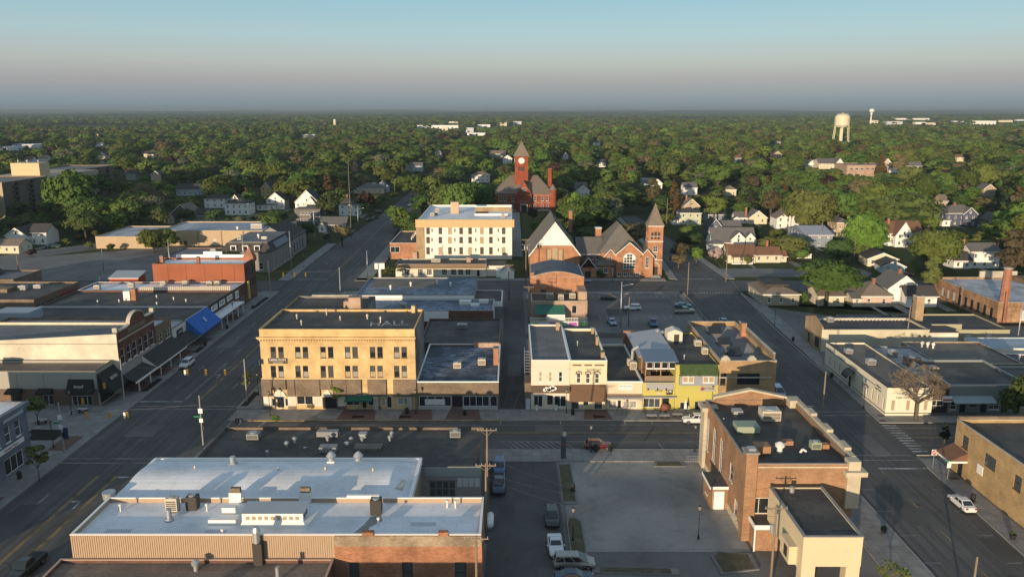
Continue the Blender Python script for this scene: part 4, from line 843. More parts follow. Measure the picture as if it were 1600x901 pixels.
# church main
x0=22;Y0=262
t=thing('church','brick church with grey hipped roof and a square bell tower with pointed spire','church',x0,Y0)
m=mb(ORANGE_BRICK).box(0,8.5,4,20,0,7.0).box(7.5,21,1,22,0,8.2).box(.3,5.8,-1.5,4,0,3.4).box(5.8,11,-.6,4,0,4.2); 
gablewall(m,8.6,14.0,.5,7.6,9.0,.5); m.box(12.6,20.6,-.8,1,0,8.2); gablewall(m,12.4,20.8,-1.0,8.2,11.6,.3); gablewall(m,20.5,24.5,-.6,7.2,9.2,.4); m.box(20.8,24.2,-.4,10,0,7.2)
m.obj('wall',t)
m=hip_roof(mb(SHCH),7.5,21,1,22,8.2,16.7,.7); gable_roof(m,12.4,20.8,-1.0,9,8.3,11.8,'y',.45,.2); gable_roof(m,8.6,12.4,.4,7,7.2,9.3,'y',.3,.2); gable_roof(m,20.5,24.5,-.6,9,7.3,9.5,'y',.35,.2); gable_roof(m,0,8.5,4,20,7,11.6,'x',.4,.2); gable_roof(m,.3,5.8,-1.6,4,3.4,6.8,'y',.4,.2); hip_roof(m,5.5,11.5,-.8,4.4,4.2,6.4,.4); m.obj('roof',t)
m=mb(TRIMW)
for (a,c,y,ze,zr) in ((12.4,20.8,-1.5,8.3,11.8),(8.6,12.4,.0,7.2,9.3),(20.5,24.5,-1.0,7.3,9.5),(.3,5.8,-2.05,3.4,6.8)):
    for s_ in (-1,1):
        cx=(a+c)/2; hw=(c-a)/2+.4; m.raw([(cx+s_*hw,y,ze-.45),(cx,y,zr+.03),(cx,y,zr-.22),(cx+s_*hw,y,ze-.75)],[(0,1,2,3)])
m.box(-.3,8.2,3.5,3.6,6.75,7.0); m.obj('barge_board',t)
# big arched window
m=mb(TRIMW); cx=16.6; zb=2.9; hw=1.9; zt=6.2; 
pts=[(cx-hw,zb),(cx+hw,zb)]+[(cx+hw*math.cos(k*math.pi/10),zt+hw*math.sin(k*math.pi/10)) for k in range(11)]
m.m(STONE).xprism([(cx-hw-.35,zt-.2),(cx+hw+.35,zt-.2)]+[(cx+(hw+.35)*math.cos(k*math.pi/10),zt+(hw+.35)*math.sin(k*math.pi/10)) for k in range(11)],-1.08,-1.0)
m.m(TRIMW).xprism(pts,-1.14,-1.06); o=m.obj('arched_window',t)
for i in range(4):
    for j in range(5):
        xa=cx-hw+.15+i*.93; za=zb+.15+j*1.0; top=za+.85
        dx=max(abs(xa-cx),abs(xa+.8-cx)); lim=zt+math.sqrt(max(0,(hw-.1)**2-dx*dx)); top=min(top,lim)
        if top-za>.2: mb(GLM).box(xa,xa+.8,-1.18,-1.13,za,top).obj('pane',o)
for (a,z,w_,h) in ((10.3,3.6,1.1,3.2),(22.5,3.2,1.2,3.6)): addwin(t,(a,.3 if a<12 else -.75,z),0,w_,h,'g23','w',GLM)
for a in (13.4,15.4,17.4,19.4): addwin(t,(a,-1.18,.5),0,1.3,1.2,'g21','w',GLM)
for a in (6.8,9.0): addwin(t,(a,-.78,1.6),0,1.4,1.6,'g22','w',GLM)
for a in (4.7,6.6): addwin(t,(a,3.9,5.2),0,1.1,1.1,'one','w',GLM)
addwin(t,(3.0,-1.7,.1),0,2.0,2.3,'s2','n',GLD)
m=mb(ORANGE_BRICK).box(7.5,9.4,19,22,8,13.4).m(TRIMW).box(7.3,9.6,18.9,22.1,13.4,13.6); m.obj('chimney',t)
# tower
tx=22.9; ty=1.2; tw=4.9
m=mb(ORANGE_BRICK); 
ops=lambda: [(1.0,1.75,12.4,14.6),(2.05,2.85,12.4,14.8),(3.15,3.9,12.4,14.6)]
for f in 'SENW':
    o_,d_,r_=FACE[f]; m.facade((tx+o_[0]*tw,ty+o_[1]*tw),d_,tw,0,16.6,ops()+([(1.3,3.6,.1,3.2)] if f=='S' else []),.4)
tower=m.obj('bell_tower',t); m=mb(DARK).box(tx+.5,tx+tw-.5,ty+.5,ty+tw-.5,.2,16.4); m.obj('belfry_interior',tower)
m=mb(OFFW).box(tx-.15,tx+tw+.15,ty-.15,ty+tw+.15,16.6,16.95).box(tx-.1,tx+tw+.1,ty-.12,ty-.005,11.5,11.75).box(tx-.12,tx-.005,ty,ty+tw,11.5,11.75).box(tx+.9,tx+4.0,ty-.06,ty-.005,13.3,13.45).box(tx-.1,tx+tw+.1,ty-.1,ty-.005,5.4,5.6); m.obj('string_course',tower)
c=tw/2; mb(SHT).raw([(tx-.35,ty-.35,16.9),(tx+tw+.35,ty-.35,16.9),(tx+tw+.35,ty+tw+.35,16.9),(tx-.35,ty+tw+.35,16.9),(tx+.5,ty+.5,18.6),(tx+tw-.5,ty+.5,18.6),(tx+tw-.5,ty+tw-.5,18.6),(tx+.5,ty+tw-.5,18.6),(tx+c,ty+c,24.2)],[(0,1,5,4),(1,2,6,5),(2,3,7,6),(3,0,4,7),(4,5,8),(5,6,8),(6,7,8),(7,4,8)]).obj('spire',tower)
addwin(tower,(tx+c,ty-.12,8.2),0,1.5,1.9,'g22','w',GLM); addwin(tower,(tx+c,ty-.12,5.9),0,1.2,1.4,'one','w',GLM)
m=mb(STONE).xprism([(tx+c+ (1.75 if k<12 else 1.35)*math.cos((k if k<12 else 23-k)*math.pi/11),3.1+(1.75 if k<12 else 1.35)*math.sin((k if k<12 else 23-k)*math.pi/11)) for k in range(24)],ty-.12,ty-.01); m.obj('entry_arch',tower)
m=mb(CONC).box(tx+.6,tx+4.2,ty-2.5,ty,0,.3).box(tx+.9,tx+3.9,ty-1.6,ty,.3,.6); m.obj('entry_steps',t)
# ================= courthouse
x0=-9.0;Y0=440
t=thing('courthouse','red brick Victorian courthouse with slate roofs, stone bands and a tall clock tower','courthouse',x0,Y0)
W_=31
CW=[]
for u in (2.6,5.2,9.5,14.2,16.4,21.5,25.6,28.2): CW+= [(u,5.6,1.5,2.5,'dh','w',GLM),(u,1.5,1.3,2.3,'dh','w',GLM)]
m=mb(COURT_BRICK)
for f in 'SENW':
    o_,d_,r_=FACE[f]; L=W_ if f in 'SN' else 26; hs=[(q[0]-q[2]/2,q[0]+q[2]/2,q[1],q[1]+q[3]) for q in CW] if f=='S' else []
    m.facade((o_[0]*W_,o_[1]*26),d_,L,0,9.6,hs)
m.box(12,19,-2.0,-.01,0,9.0); gablewall(m,11.4,19.6,-2.1,9.4,16.2,.6); m.box(-1.3,2,-1.2,.0,0,9.6) if 0 else None; m.box(27.5,31.6,-.9,-.01,0,9.6) if 0 else None
m.obj('wall',t)
for q in CW:
    if 12<q[0]<19: addwin(t,(q[0],-2.12,q[1]),0,q[2],q[3],*q[4:])
    else: addwin(t,(q[0],0,q[1]),0,q[2],q[3],*q[4:])
m=hip_roof(mb(SHT),0,W_,0,26,9.6,18.6,.6,ridge=.62); gable_roof(m,11.4,19.6,-2.0,12,9.6,16.4,'y',.3,.2); m.obj('roof',t)
m=mb(STONE).box(-.05,W_+.05,-.08,-.005,8.6,8.8).box(-.05,W_+.05,-.08,-.005,4.6,4.8).box(-.05,W_+.05,-.1,-.005,0,1.0).box(11.9,19.1,-2.1,-2.01,8.6,8.8); m.obj('stone_band',t)
addwin(t,(15.5,-2.3,11.4),0,2.2,1.4,'s2','w',GLM)
m=mb(DARK).box(14.0,17.0,-2.35,-2.02,.1,3.6); m.m(STONE).box(13.5,14.0,-3.4,-2.02,0,3.8).box(17,17.5,-3.4,-2.02,0,3.8).box(13.4,17.6,-3.6,-2.02,3.8,4.2); m.obj('entrance_porch',t)
tx=10.6;ty=6;tw=7.2
m=mb(COURT_BRICK)
for f in 'SENW':
    o_,d_,r_=FACE[f]; m.facade((tx+o_[0]*tw,ty+o_[1]*tw),d_,tw,9,29.4,[(2.0,3.0,21.2,23.6),(3.2,4.1,21.2,23.6),(4.3,5.3,21.2,23.6)],.4)
tower=m.obj('clock_tower',t); mb(DARK).box(tx+.5,tx+tw-.5,ty+.5,ty+tw-.5,10,29).obj('belfry_interior',tower)
c=tw/2; mb(SHT).raw([(tx-.8,ty-.8,29.3),(tx+tw+.8,ty-.8,29.3),(tx+tw+.8,ty+tw+.8,29.3),(tx-.8,ty+tw+.8,29.3),(tx+c,ty+c,37.6)],[(0,1,4),(1,2,4),(2,3,4),(3,0,4),(3,2,1,0)]).obj('spire',tower)
m=mb(COURT_BRICK).box(tx-.25,tx+tw+.25,ty-.25,ty+tw+.25,28.9,29.35).box(tx-.2,tx+tw+.2,ty-.2,ty+tw+.2,24.2,24.6).box(tx-.2,tx+tw+.2,ty-.2,ty+tw+.2,20,20.4); m.obj('string_course',tower)
for (fx,fy,rz) in ((tx+c,ty-.12,0),(tx-.12,ty+c,R(-90)),(tx+tw+.12,ty+c,R(90))):
    m=mb(WHITE).xprism([(1.65*math.cos(k*math.pi/12),1.65*math.sin(k*math.pi/12)) for k in range(24)],-.1,0)
    m.m(BLACK)
    for k in range(12): a=k*math.pi/6; m.raw([(1.2*math.sin(a)-.06,-.12,1.2*math.cos(a)),(1.2*math.sin(a)+.06,-.12,1.2*math.cos(a)),(1.5*math.sin(a)+.06,-.12,1.5*math.cos(a)),(1.5*math.sin(a)-.06,-.12,1.5*math.cos(a))],[(0,1,2,3)])
    m.tube((0,-.14,0),(.55,-.14,-.85),.07,n=4).tube((0,-.14,0),(-.25,-.14,1.2),.06,n=4); m.obj('clock_face',tower,(fx,fy,26.9),rz)
chimney(t,29.8,8,9,22.5,2.0,2.0,COURT_BRICK)
m=mb(COURT_BRICK).cyl(31.3,1.5,0,11.5,2.0,n=14); m.obj('corner_turret',t); mb(SHT).cyl(31.3,1.5,11.5,14.6,2.3,.1,n=14).obj('turret_roof',t)
# ================================================================ WEST SIDE OF THE MAIN STREET (fronts face the street, x = -76)
BG=brick('bluegrey_brick',(.17,.20,.25),(.14,.165,.21),(.15,.17,.2)); LB=pmat('pale_blue_trim',(.40,.46,.52),.7,.06)
b=Bld('blue-grey painted two-storey corner block with arched upstairs windows, at the lower left edge',-104,70,28,49,9.6,BG,WROOF,par=.4,cop=BG,wins={'E':[(48-2.55*i-1.6,5.1,1.25,2.7,'dh','w',GLM) for i in range(16)]+[(u,.3,4.6,2.5,'s3','w',GLD) for u in (44.5,37,29,21,13)]})
m=mb(BG).box(28.01,28.5,-.2,49.3,9.0,9.7).box(28.01,28.25,0,49.1,3.9,4.4).box(28.01,28.3,0,49.1,7.95,8.1); m.obj('cornice',b.t)
m=mb(LB)
for i in range(8): m.box(28.02,28.12,48.3-6*i-5.2,48.3-6*i-.2,8.25,8.85)
m.obj('frieze_panel',b.t,kind='stuff')
for i in range(16):
    yc=48-2.55*i-1.6; pts=[(yc+.85*math.cos(k*math.pi/6),7.65+.45*math.sin(k*math.pi/6)) for k in range(7)]+[(yc-.62,7.65),(yc+.62*math.cos(math.pi*5/6),7.65+.3*math.sin(math.pi*5/6)),(yc,7.98),(yc+.62,7.7)]
    mb(BG).yprism([(yc-.85,7.65),(yc+.85,7.65),(yc+.6,8.0),(yc,8.15),(yc-.6,8.0)],28.01,28.2).obj('window_hood',b.t)
s=mb(WHITE).box(28.3,28.4,40.5,47,4.0,4.75).obj('sign_board',b.t); text(s,'SummerTyme',.62,(28.42,43.7,4.38),R(90),pmat('red_letter',(.4,.15,.12)))
# beige building with black awnings
SP=pmat('pale_stone_panel',(.34,.33,.29),.8,.06,1,.1)
x0=-132;Y0=142.6
b=Bld('beige stone-panelled building with three black awnings facing the plaza',x0,Y0,54.8,6.8,6.8,SP,TARBR,par=.5,cop=DARK,wins={'S':sw([(67,83,617,632,'s2','w',GLD),(20,34,617,630,'s2','d',GLD),(112,144,618,634,'s4','w',GLD)],Y0,x0),'E':[(3.4,.2,5.4,3.1,'s4','d',GLD)]})
mb(BROWN_BRICK).box(0,54.85,-.1,-.02,0,.2).obj('plinth',b.t)
for i in range(11): 
    if i: mb(CONCD).box(i*5-.03,i*5+.03,-.03,-.005,3.4,6.3).obj('panel_joint',b.t)
m=mb(brick('plaza_brick',(.17,.11,.08),(.13,.085,.065),(.17,.14,.11)))
hs=[(q[0]-q[2]/2,q[0]+q[2]/2,q[1],q[1]+q[3]) for q in sw([(67,83,617,632),(20,34,617,630),(112,144,618,634)],Y0,x0)]
m.facade((0,-.06),(1,0),54.8,.05,3.35,hs,.06); m.obj('brick_base',b.t)
BC=pmat('black_canvas',(.018,.02,.02),.8,.1)
for a,c,t0,t1 in ((60,83,606,616),(12,35,606,616),(106.5,146,592,615)):
    xa,zt=PX(a,t0,Y0); xc,_=PX(c,t0,Y0); _,zb=PX(a,t1,Y0-1.2); awning(b.t,xa-x0,xc-x0,-.07,max(zb,2.35),zt,1.3,BC)
text(b.t,"Sixty2",.75,(PX(125,600,Y0)[0]-x0+.2,-.98,4.1),0,CREAMW,tilt=50)
aw=awning(b.t,0,6.4,0,2.5,6.1,2.6,BC,rz=R(90),loc=(54.85,.2,0)); text(b.t,'BISTRO',.8,(56.5,3.2,4.7),R(90),CREAMW,tilt=55)
hvac(b.t,33.5,2.2,6.3,3.2,1.8,1.5,PINK_BRICK)
# brick block with arched parapet
Y0=149.4; x0=-150
b=Bld('long cream-walled building with a maroon brick street front and rounded parapet arch',x0,Y0,73.9,16.4,10.0,pmat('cream_stucco',(.68,.62,.50),.85,.1,.7,.3),TARG,par=.5,cop=BROWN_BRICK,mats={'E':MARN_BRICK},wins={'E':[(1.7+2.6*i,5.6,1.55,3.0,'dh','w',GLD) for i in range(6)]})  # cream is the stucco's own colour, with random weathering
m=mb(pmat('cream_stucco',(.1,.1,.1))); m.raw([(40,-.02,10.0),(73.9,-.02,10.0),(73.9,-.02,12.0),(40,-.02,10.1),(40,.3,10.0),(73.9,.3,10.0),(73.9,.3,12.0),(40,.3,10.1)],[(0,1,2,3),(5,4,7,6),(3,2,6,7)]); m.obj('raised_side_wall',b.t)
prof=[(0,10),(16.4,10),(16.4,12.2)]+[(13.0,12.2)]+[(8.4+3.2*math.cos(k*math.pi/12),12.4+2.0*math.sin(k*math.pi/12)) for k in range(13)]+[(3.6,12.2),(0,12.2)]
mb(MARN_BRICK).yprism(prof,73.55,74.0).obj('arched_parapet',b.t)
m=mb(STONE); pr=prof[2:]
for p,q in zip(pr,pr[1:]): m.raw([(73.4,p[0],p[1]),(74.2,p[0],p[1]),(74.2,q[0],q[1]),(73.4,q[0],q[1]),(73.4,p[0],p[1]+.25),(74.2,p[0],p[1]+.25),(74.2,q[0],q[1]+.25),(73.4,q[0],q[1]+.25)],[(1,2,6,5),(4,5,6,7),(3,0,4,7)])
m.box(73.3,74.2,-.2,.5,12.3,13.2).box(73.3,74.2,15.9,16.6,12.3,13.2).box(74.01,74.2,.4,16,10.3,10.6).box(74.01,74.15,.3,16.2,5.2,5.5); m.obj('parapet_trim',b.t)
mb(BROWN_BRICK).box(74.01,74.1,4.5,12.4,11.0,11.9).obj('name_panel',b.t)
mb(pmat('grey_panel_front',(.30,.30,.29))).box(74.01,74.15,.2,16.2,3.0,5.1).obj('shop_fascia',b.t)
m=mb(SHD).raw([(74.1,-.5,3.6),(77.0,-.5,2.5),(77.0,9,2.5),(74.1,9,3.6)],[(0,1,2,3)]).raw([(74.1,9,4.9),(77.2,9,2.5),(77.2,24,2.5),(74.1,24,4.9)],[(0,1,2,3)]); m.m(TRIMW).box(77.0,77.25,-.6,24,2.2,2.5).raw([(74.1,9,4.9),(77.2,9,2.4),(74.1,9,2.4)],[(0,1,2)]); m.obj('shingle_canopy',b.t)
m=mb(GLD).box(73.95,74.03,.6,16,.4,2.6); m.obj('shopfront',b.t); hvac(b.t,33,3.5,9.5,1.6,1.6,1.6,GREYM)
for i in range(5): mb(OFFW).box(76.7,76.9,1+i*5,1.2+i*5,.1,2.3).obj('canopy_post',b.t)
b=Bld('tan brick two-storey shop with paired windows between the maroon block and the white shop',-112,166,36,7.8,8.9,brick('dull_tan_brick',(.24,.17,.11),(.2,.14,.09),(.2,.17,.14)),WROOFD,par=.5,cop=BROWN_BRICK,wins={'E':[(1.2,5.0,.9,1.9,'dh','w',GLD),(2.4,5.0,.9,1.9,'dh','w',GLD),(5.2,5.0,.9,1.9,'dh','w',GLD),(6.4,5.0,.9,1.9,'dh','w',GLD),(4,.3,6.4,2.3,'s4','d',GLD)]})
b=Bld('low white shop with a dark square sign next to the tan brick shop',-112,174,36,7.6,6.2,OFFW,WROOFD,par=.4,cop=DARK,wins={'E':[(3.8,.3,6.4,2.4,'s4','d',GLD)]})
s=mb(BLACK).box(36.01,36.12,2.2,5.4,3.8,5.3).obj('sign_board',b.t); text(s,'CAFE',.8,(36.14,3.8,4.55),R(90),TRIMW)
awning(b.t,0,7.4,0,2.5,3.9,2.6,SHD,rz=R(90),loc=(36,.1,0))
b=Bld('low shop with a big bright blue awning reaching over the pavement',-118,181.8,42,13.8,6.1,GREYM,TAR,par=.35,cop=TRIMW,wins={'E':[(3.5,.3,6,2.3,'s4','w',GLD),(10.5,.3,6,2.3,'s4','w',GLD)]})
aw=awning(b.t,.1,13.2,0,2.6,6.3,3.4,pmat('bright_blue_canvas',(.03,.14,.48),.8,.15,2,.2),rz=R(90),loc=(42.02,0,0)); text(b.t,'8',1.8,(44.1,6.2,4.85),R(90),TRIMW,tilt=50)
m=mb(TRIMW).box(5,41,-.12,-.01,5.9,6.3); 
for i in range(17): m.box(24+i*1.0,24.5+i*1.0,-.2,-.12,5.75,6.2)
m.obj('white_parapet_band',b.t)
b=Bld('wide shop block with a black roof and three framed sign panels over the pavement canopy',-118,195.7,42,17.8,6.2,MARN_BRICK,TAR,par=.4,cop=DARK,wins={'E':[(u,.3,4,2.3,'s3','w',GLD) for u in (2.6,7.2,11.8,15.6)]})
for i,(y_,s_) in enumerate(((1.2,'GIFTS'),(6.9,'MUSIC'),(12.6,'H & A'))):
    s=mb(BLACK).box(42.02,42.2,y_,y_+4.9,3.9,5.9).obj('sign_frame',b.t); mb(WHITE).box(42.21,42.24,y_+.3,y_+4.6,4.2,5.6).obj('sign_panel',s); text(s,s_,1.2,(42.26,y_+2.45,4.9),R(90),BLACK)
mb(TRIMW).box(42,45.2,0,17.7,3.0,3.25).obj('canopy',b.t)
for i in range(5): mb(OFFW).box(44.8,45.0,.6+i*4.1,.8+i*4.1,.1,3.0).obj('canopy_post',b.t)
boxpart(b.t,'chimney',ORANGE_BRICK,19.2,20.4,8,9.6,5.8,8.8); boxpart(b.t,'roof_box',WHITE,17.2,18.9,8,9.6,5.8,8.2)
for q in ((17,6),(24.5,11),(30,8.5),(34,6.5),(28,3),(12,5)): vent(b.t,q[0],q[1],5.8,.2,.8,OFFW)
b=Bld('shop with a white roof and ribbed tan parapet wall, beside the rust-red hall',-118,213.6,42,10.8,6.2,MARN_BRICK,WROOF,par=.4,cop=TRIMW,wins={'E':[(u,.3,3.6,2.3,'s3','w',GLD) for u in (3,8)]},mats={'S':pmat('ribbed_tan',(.5,.44,.34))})
m=mb(pmat('ribbed_tan',(.5,.44,.34)))
for i in range(45): m.box(17+i*.55,17.4+i*.55,-.12,-.01,6.3,7.2+.15*(i//15))
m.obj('ribbed_parapet',b.t,kind='stuff')
s=mb(WHITE).box(42.02,42.15,2.0,4.6,3.2,5.4).obj('poster_sign',b.t); text(s,'H',1.5,(42.18,3.3,4.3),R(90),BLACK)
for q in ((4,3),(12,6),(20,8.2),(26,8.8),(33,8.2),(35,8.6)): hvac(b.t,q[0],q[1],5.8,1.5,1.3,1.3)
RW=pmat('rust_painted_wall',(.30,.10,.05),.85,.08,.6,.25)
b=Bld('tall rust-red painted brick hall with white north parapet, at the back-street corner',-102,224.6,26,10,11.4,RW,WROOF,cat='hall',name='hall',par=.5,cop=BROWN_BRICK,mats={'E':MARN_BRICK},wins={'E':[(u,z,1.2,2.4,'dh','d',GLD) for u in (1.6,4.2,6.8,9) for z in (3.9,7.6)]})
mb(TRIMW).box(3,25,9.75,10.25,11.4,12.4).box(11,16.5,9.7,10.3,12.4,13.3).obj('north_parapet',b.t)
for u in (4.2,9.3,14.6,19.5,23): mb(RW).box(u,u+.12,-.08,-.01,0,11.2).obj('wall_seam',b.t)
mb(RED_BRICK).raw([(23.2,7.4,11.9),(26.4,7.4,11.9),(26.4,10.6,11.9),(23.2,10.6,11.9),(24.8,9,15.0)],[(0,1,4),(1,2,4),(2,3,4),(3,0,4)]).box(23.3,26.3,7.5,10.5,10.6,11.9).obj('corner_turret',b.t)
chimney(b.t,1.2,4,8,13,1,1,RED_BRICK); chimney(b.t,12,3,10.6,12.8,.9,.8,RED_BRICK)
mb(pmat('yellow_sign',(.5,.38,.08))).box(27.2,27.5,-1.8,-.6,1.8,6.8).obj('yellow_banner_sign',b.t)
# red shed on a rooftop deck
t=thing('roof_shed','small bright red shed with a white door and grey roof on the rear roof deck','shed',-116.5,228.5,3.2)
mb(pmat('barn_red',(.36,.07,.035))).box(0,8.2,0,5,0,3.4).obj('wall',t); mb(STEEL).raw([(-.3,-.3,3.4),(8.5,-.3,3.4),(8.5,5.3,4.6),(-.3,5.3,4.6),(-.3,-.3,3.25),(8.5,-.3,3.25)],[(0,1,2,3),(4,5,1,0)]).obj('roof',t); addwin(t,(6.4,-.08,0),0,1.3,2.3,'door','w',GLD)
t=thing('roof_deck','rear roof deck with a timber railing carrying the red shed','deck',-122,225.3)
m=mb(TIMBER).box(0,19.8,0,10,2.9,3.15); m.obj('deck',t); m=mb(TIMBER).box(0,19.8,-.1,0,4.1,4.25)
for i in range(34): m.box(i*.6,i*.6+.08,-.08,-.02,3.15,4.1)
m.obj('railing',t); mb(WHITE).box(0,19.8,.2,9.8,0,2.9).obj('wall',t)
# brown mall block, left
b=Bld('dull brown brick office block with dark windows and dark roof beyond the low white roofs',-168,203.5,44,22.5,6.0,BROWN_BRICK,TAR,par=.4,cop=BROWN_BRICK,wins={'E':[(u,2.6,3.6,1.6,'s3','d',GLD) for u in (2.8,7.4,12,16.6,20.6)]})
boxpart(b.t,'roof_monitor',BROWN_BRICK,22,31,10,14,5.6,6.6); hvac(b.t,33,14,5.6,2,1.5,1.2,GREYM); hvac(b.t,36,16,5.6,2,1.5,1.0,GREYM); mb(pmat('red_sign',(.3,.05,.03))).box(44.02,44.1,12,19,4.3,4.9).obj('red_lettering_strip',b.t)
b=Bld('rear wing of the brown office block with a plain brick side',-178,226.3,35,14,6.6,BROWN_BRICK,TARG,par=.4,cop=BROWN_BRICK)
mb(SHD).raw([(10,2,6.6),(26,2,6.6),(26,12,6.6),(10,12,6.6),(16,7,13.5)],[(0,1,4),(1,2,4),(2,3,4),(3,0,4)]).obj('pyramid_roof',b.t)
b=Bld('low building with a dirty white roof and cream end wall at the left edge',-152,180.5,42,14.5,5.6,CREAMW,WROOFD,par=.3,cop=CONC)
boxpart(b.t,'roof_penthouse',pmat('pale_blue_box',(.32,.36,.4)),31,39.5,1,7,5.3,8.0); mb(TAR).box(2,16,1,13,5.31,5.36).obj('black_patch',b.t)
b=Bld('grey roofed shed range behind the long cream-walled building',-150,166.2,37.8,12,6.0,CONC,TARG,par=.3,cop=CONC)
# dark mansard building and neighbours north of the back street
b=Bld('stone-fronted building with a steep dark mansard roof and dormers, north of the back street',-98.5,270,16.5,28,6.8,pmat('grey_stone',(.23,.22,.20),.9,.2),TAR,par=.2,cop=DARK,wins={'S':[(8,1,1.4,2.2,'dh','w',GLD),(13,1,1.4,2.2,'dh','w',GLD)],'E':[(3+i*4.4,.8,1.5,4.4,'g24','w',GLM) for i in range(6)]})
m=mb(SHD).raw([(-.5,-.5,6.9),(17,-.5,6.9),(17,28.5,6.9),(-.5,28.5,6.9),(1.4,1.4,10),(15.1,1.4,10),(15.1,26.6,10),(1.4,26.6,10)],[(0,1,5,4),(1,2,6,5),(2,3,7,6),(3,0,4,7)]).m(TARG).raw([(1.4,1.4,10.01),(15.1,1.4,10.01),(15.1,26.6,10.01),(1.4,26.6,10.01)],[(0,1,2,3)]); m.m(STONE).box(1.3,15.2,1.2,1.5,10,10.15); m.obj('mansard_roof',b.t)
for u in (3,7,11): m=mb(OFFW).box(u,u+2,-.1,1,7.3,9.2); d=m.obj('dormer',b.t); mb(GLD).box(u+.3,u+1.7,-.16,-.1,7.6,8.9).obj('pane',d)
mb(pmat('pale_slate',(.2,.23,.26))).raw([(16.85,6,7.4),(15.7,6,9.4),(15.7,22,9.4),(16.85,22,7.4)],[(0,1,2,3)]).obj('glazed_slope',b.t)
hvac(b.t,4,7,10,1.4,1.4,1.6); vent(b.t,9,12,10,.5,1.4,OFFW); hvac(b.t,12,9,10,1.8,1.4,.9,OFFW)
b=Bld('orange brick back range with a dark roof left of the mansard building',-119,270,20.3,20,5.0,ORANGE_BRICK,TARG,par=.2,cop=DARK); hvac(b.t,14,10,4.8,1.8,1.6,1.6,GREYM)
b=Bld('long low tan block building with a blue-white roof behind the car park',-143.5,325,49,27,6.2,pmat('tan_block',(.44,.34,.22),.85,.1,.8,.15),WROOFD,cat='shop',par=.35,cop=STONE,wins={'S':[(8.5,.4,1.2,1.6,'dh','d',GLD),(10.4,.4,1.2,1.6,'dh','d',GLD),(22.4,.1,1.2,2.5,'door','w',GLW)]})
mb(tar('pale_blue_roof',(.30,.34,.40),(.2,.23,.27))).box(8,48,1,26,5.86,5.9).obj('roof_sheet',b.t); hvac(b.t,37.5,8,5.9,4.5,2.4,2.0,OFFW); vent(b.t,30,6,5.9,.6,1.2,TRIMW)
for u in (15.5,25,34,42): mb(TAN_BRICK).box(u,u+.4,-.25,-.01,0,6).obj('pilaster',b.t)
b=Bld('lower west part of the tan building with a metal roof',-166,318,22.3,30,4.8,pmat('tan_block',(1,1,1)),WROOFD,cat='shop',par=.3,cop=STONE)
b=Bld('tall grey gabled stone hall behind the mansard building beside the street',-99,301,16,21,6.8,pmat('pale_grey_stone',(.27,.27,.26),.9,.12),SHD,cat='church',par=.1,wins={'E':[(3+i*4,1.2,1.1,3.6,'g13','d',GLD) for i in range(4)]})
gable_roof(mb(SHD),0,16,0,21,6.8,11.2,'y',.4,.2).obj('pitched_roof',b.t); m=mb(pmat('pale_grey_stone',(1,1,1))); m.xprism([(0,6.85),(16,6.85),(8,11.0)],.02,.2); m.obj('gable',b.t)
# apartment tower
AP=brick('apartment_brick',(.15,.115,.09),(.12,.09,.07),(.15,.13,.11)); APC=pmat('apartment_concrete',(.40,.33,.24),.85,.1)
def apartments(x,y,W_,D,h,rot,label):
    b=Bld(label,x,y,W_,D,h,AP,TARG,cat='apartment block',name='apartment_block',par=.6,rot=rot,cop=STONE,mats={'S':APC})
    n=int(D/4.4)
    for f in range(7):
        z=1+f*(h-1.5)/7
        for k in range(n):
            yy=1.5+k*4.4
            if k%3==2: mb(GLD).box(W_-.02,W_+.05,yy,yy+3,z,z+2.1).obj('window',b.t)
            else: addwin(b.t,(W_+.0,yy+1.4,z+.4),R(90),1.9,1.4,'s2','w',GLM)
    for k in range(n//3+1):
        yy=10.2+k*13.2
        if yy+1.4<D:
            m=mb(DARK).box(W_+.05,W_+.9,yy+1.4,yy+1.7,0,h-.5); 
            for f in range(7): m.box(W_+.05,W_+.9,yy-1.8,yy+1.4,.9+f*(h-1.5)/7,1.9+f*(h-1.5)/7)
            m.obj('balcony_stack',b.t,kind='stuff')
    return b
b=apartments(-288,400,36,40,19,0,'long brown brick apartment tower with stacked balconies at the left edge')
boxpart(b.t,'penthouse',pmat('penthouse_cream',(.58,.46,.28)),15,30.5,43,53,19,25.8)
for q in (17,22,28): vent(b.t,q,47,25.8,.3,1.6,OFFW)
boxpart(b.t,'link_block',APC,0,34.5,40.5,98,0,18.4)
b=apartments(-297,498.8,30,46,18,0,'second brown brick apartment wing behind the big oak')
# ================================================================ EAST SIDE OF THE RIGHT-HAND STREET
b=Bld('low cream office with black trim lines and legal center lettering on the street corner',67.4,137.4,8.3,29,5.4,pmat('office_cream',(.66,.62,.50),.8,.04,1,.06),TARBR,cat='office',name='office_building',par=.35,cop=DARK,wins={'S':[(1.3,1.1,.75,2.0,'one','t',GLT),(4.0,1.1,.75,2.0,'one','t',GLT),(5.5,1.1,.75,2.0,'one','t',GLT),(7.2,1.1,.75,2.0,'one','t',GLT)],'W':[(28.0-i*2.3,1.1,.6,2.0,'one','t',GLT) for i in range(5)]+[(13.2,.1,1.1,2.3,'door','d',GLD)]+[(10.5-i*2.6,1.1,.6,2.0,'one','t',GLT) for i in range(4)]})
m=mb(BLACK).box(-.03,8.33,-.03,-.005,.55,.68).box(3.9,8.33,-.03,-.005,4.15,4.27).box(-.035,-.005,-.03,29,.55,.68).box(-.035,-.005,5,29,4.15,4.27); m.obj('trim_line',b.t)
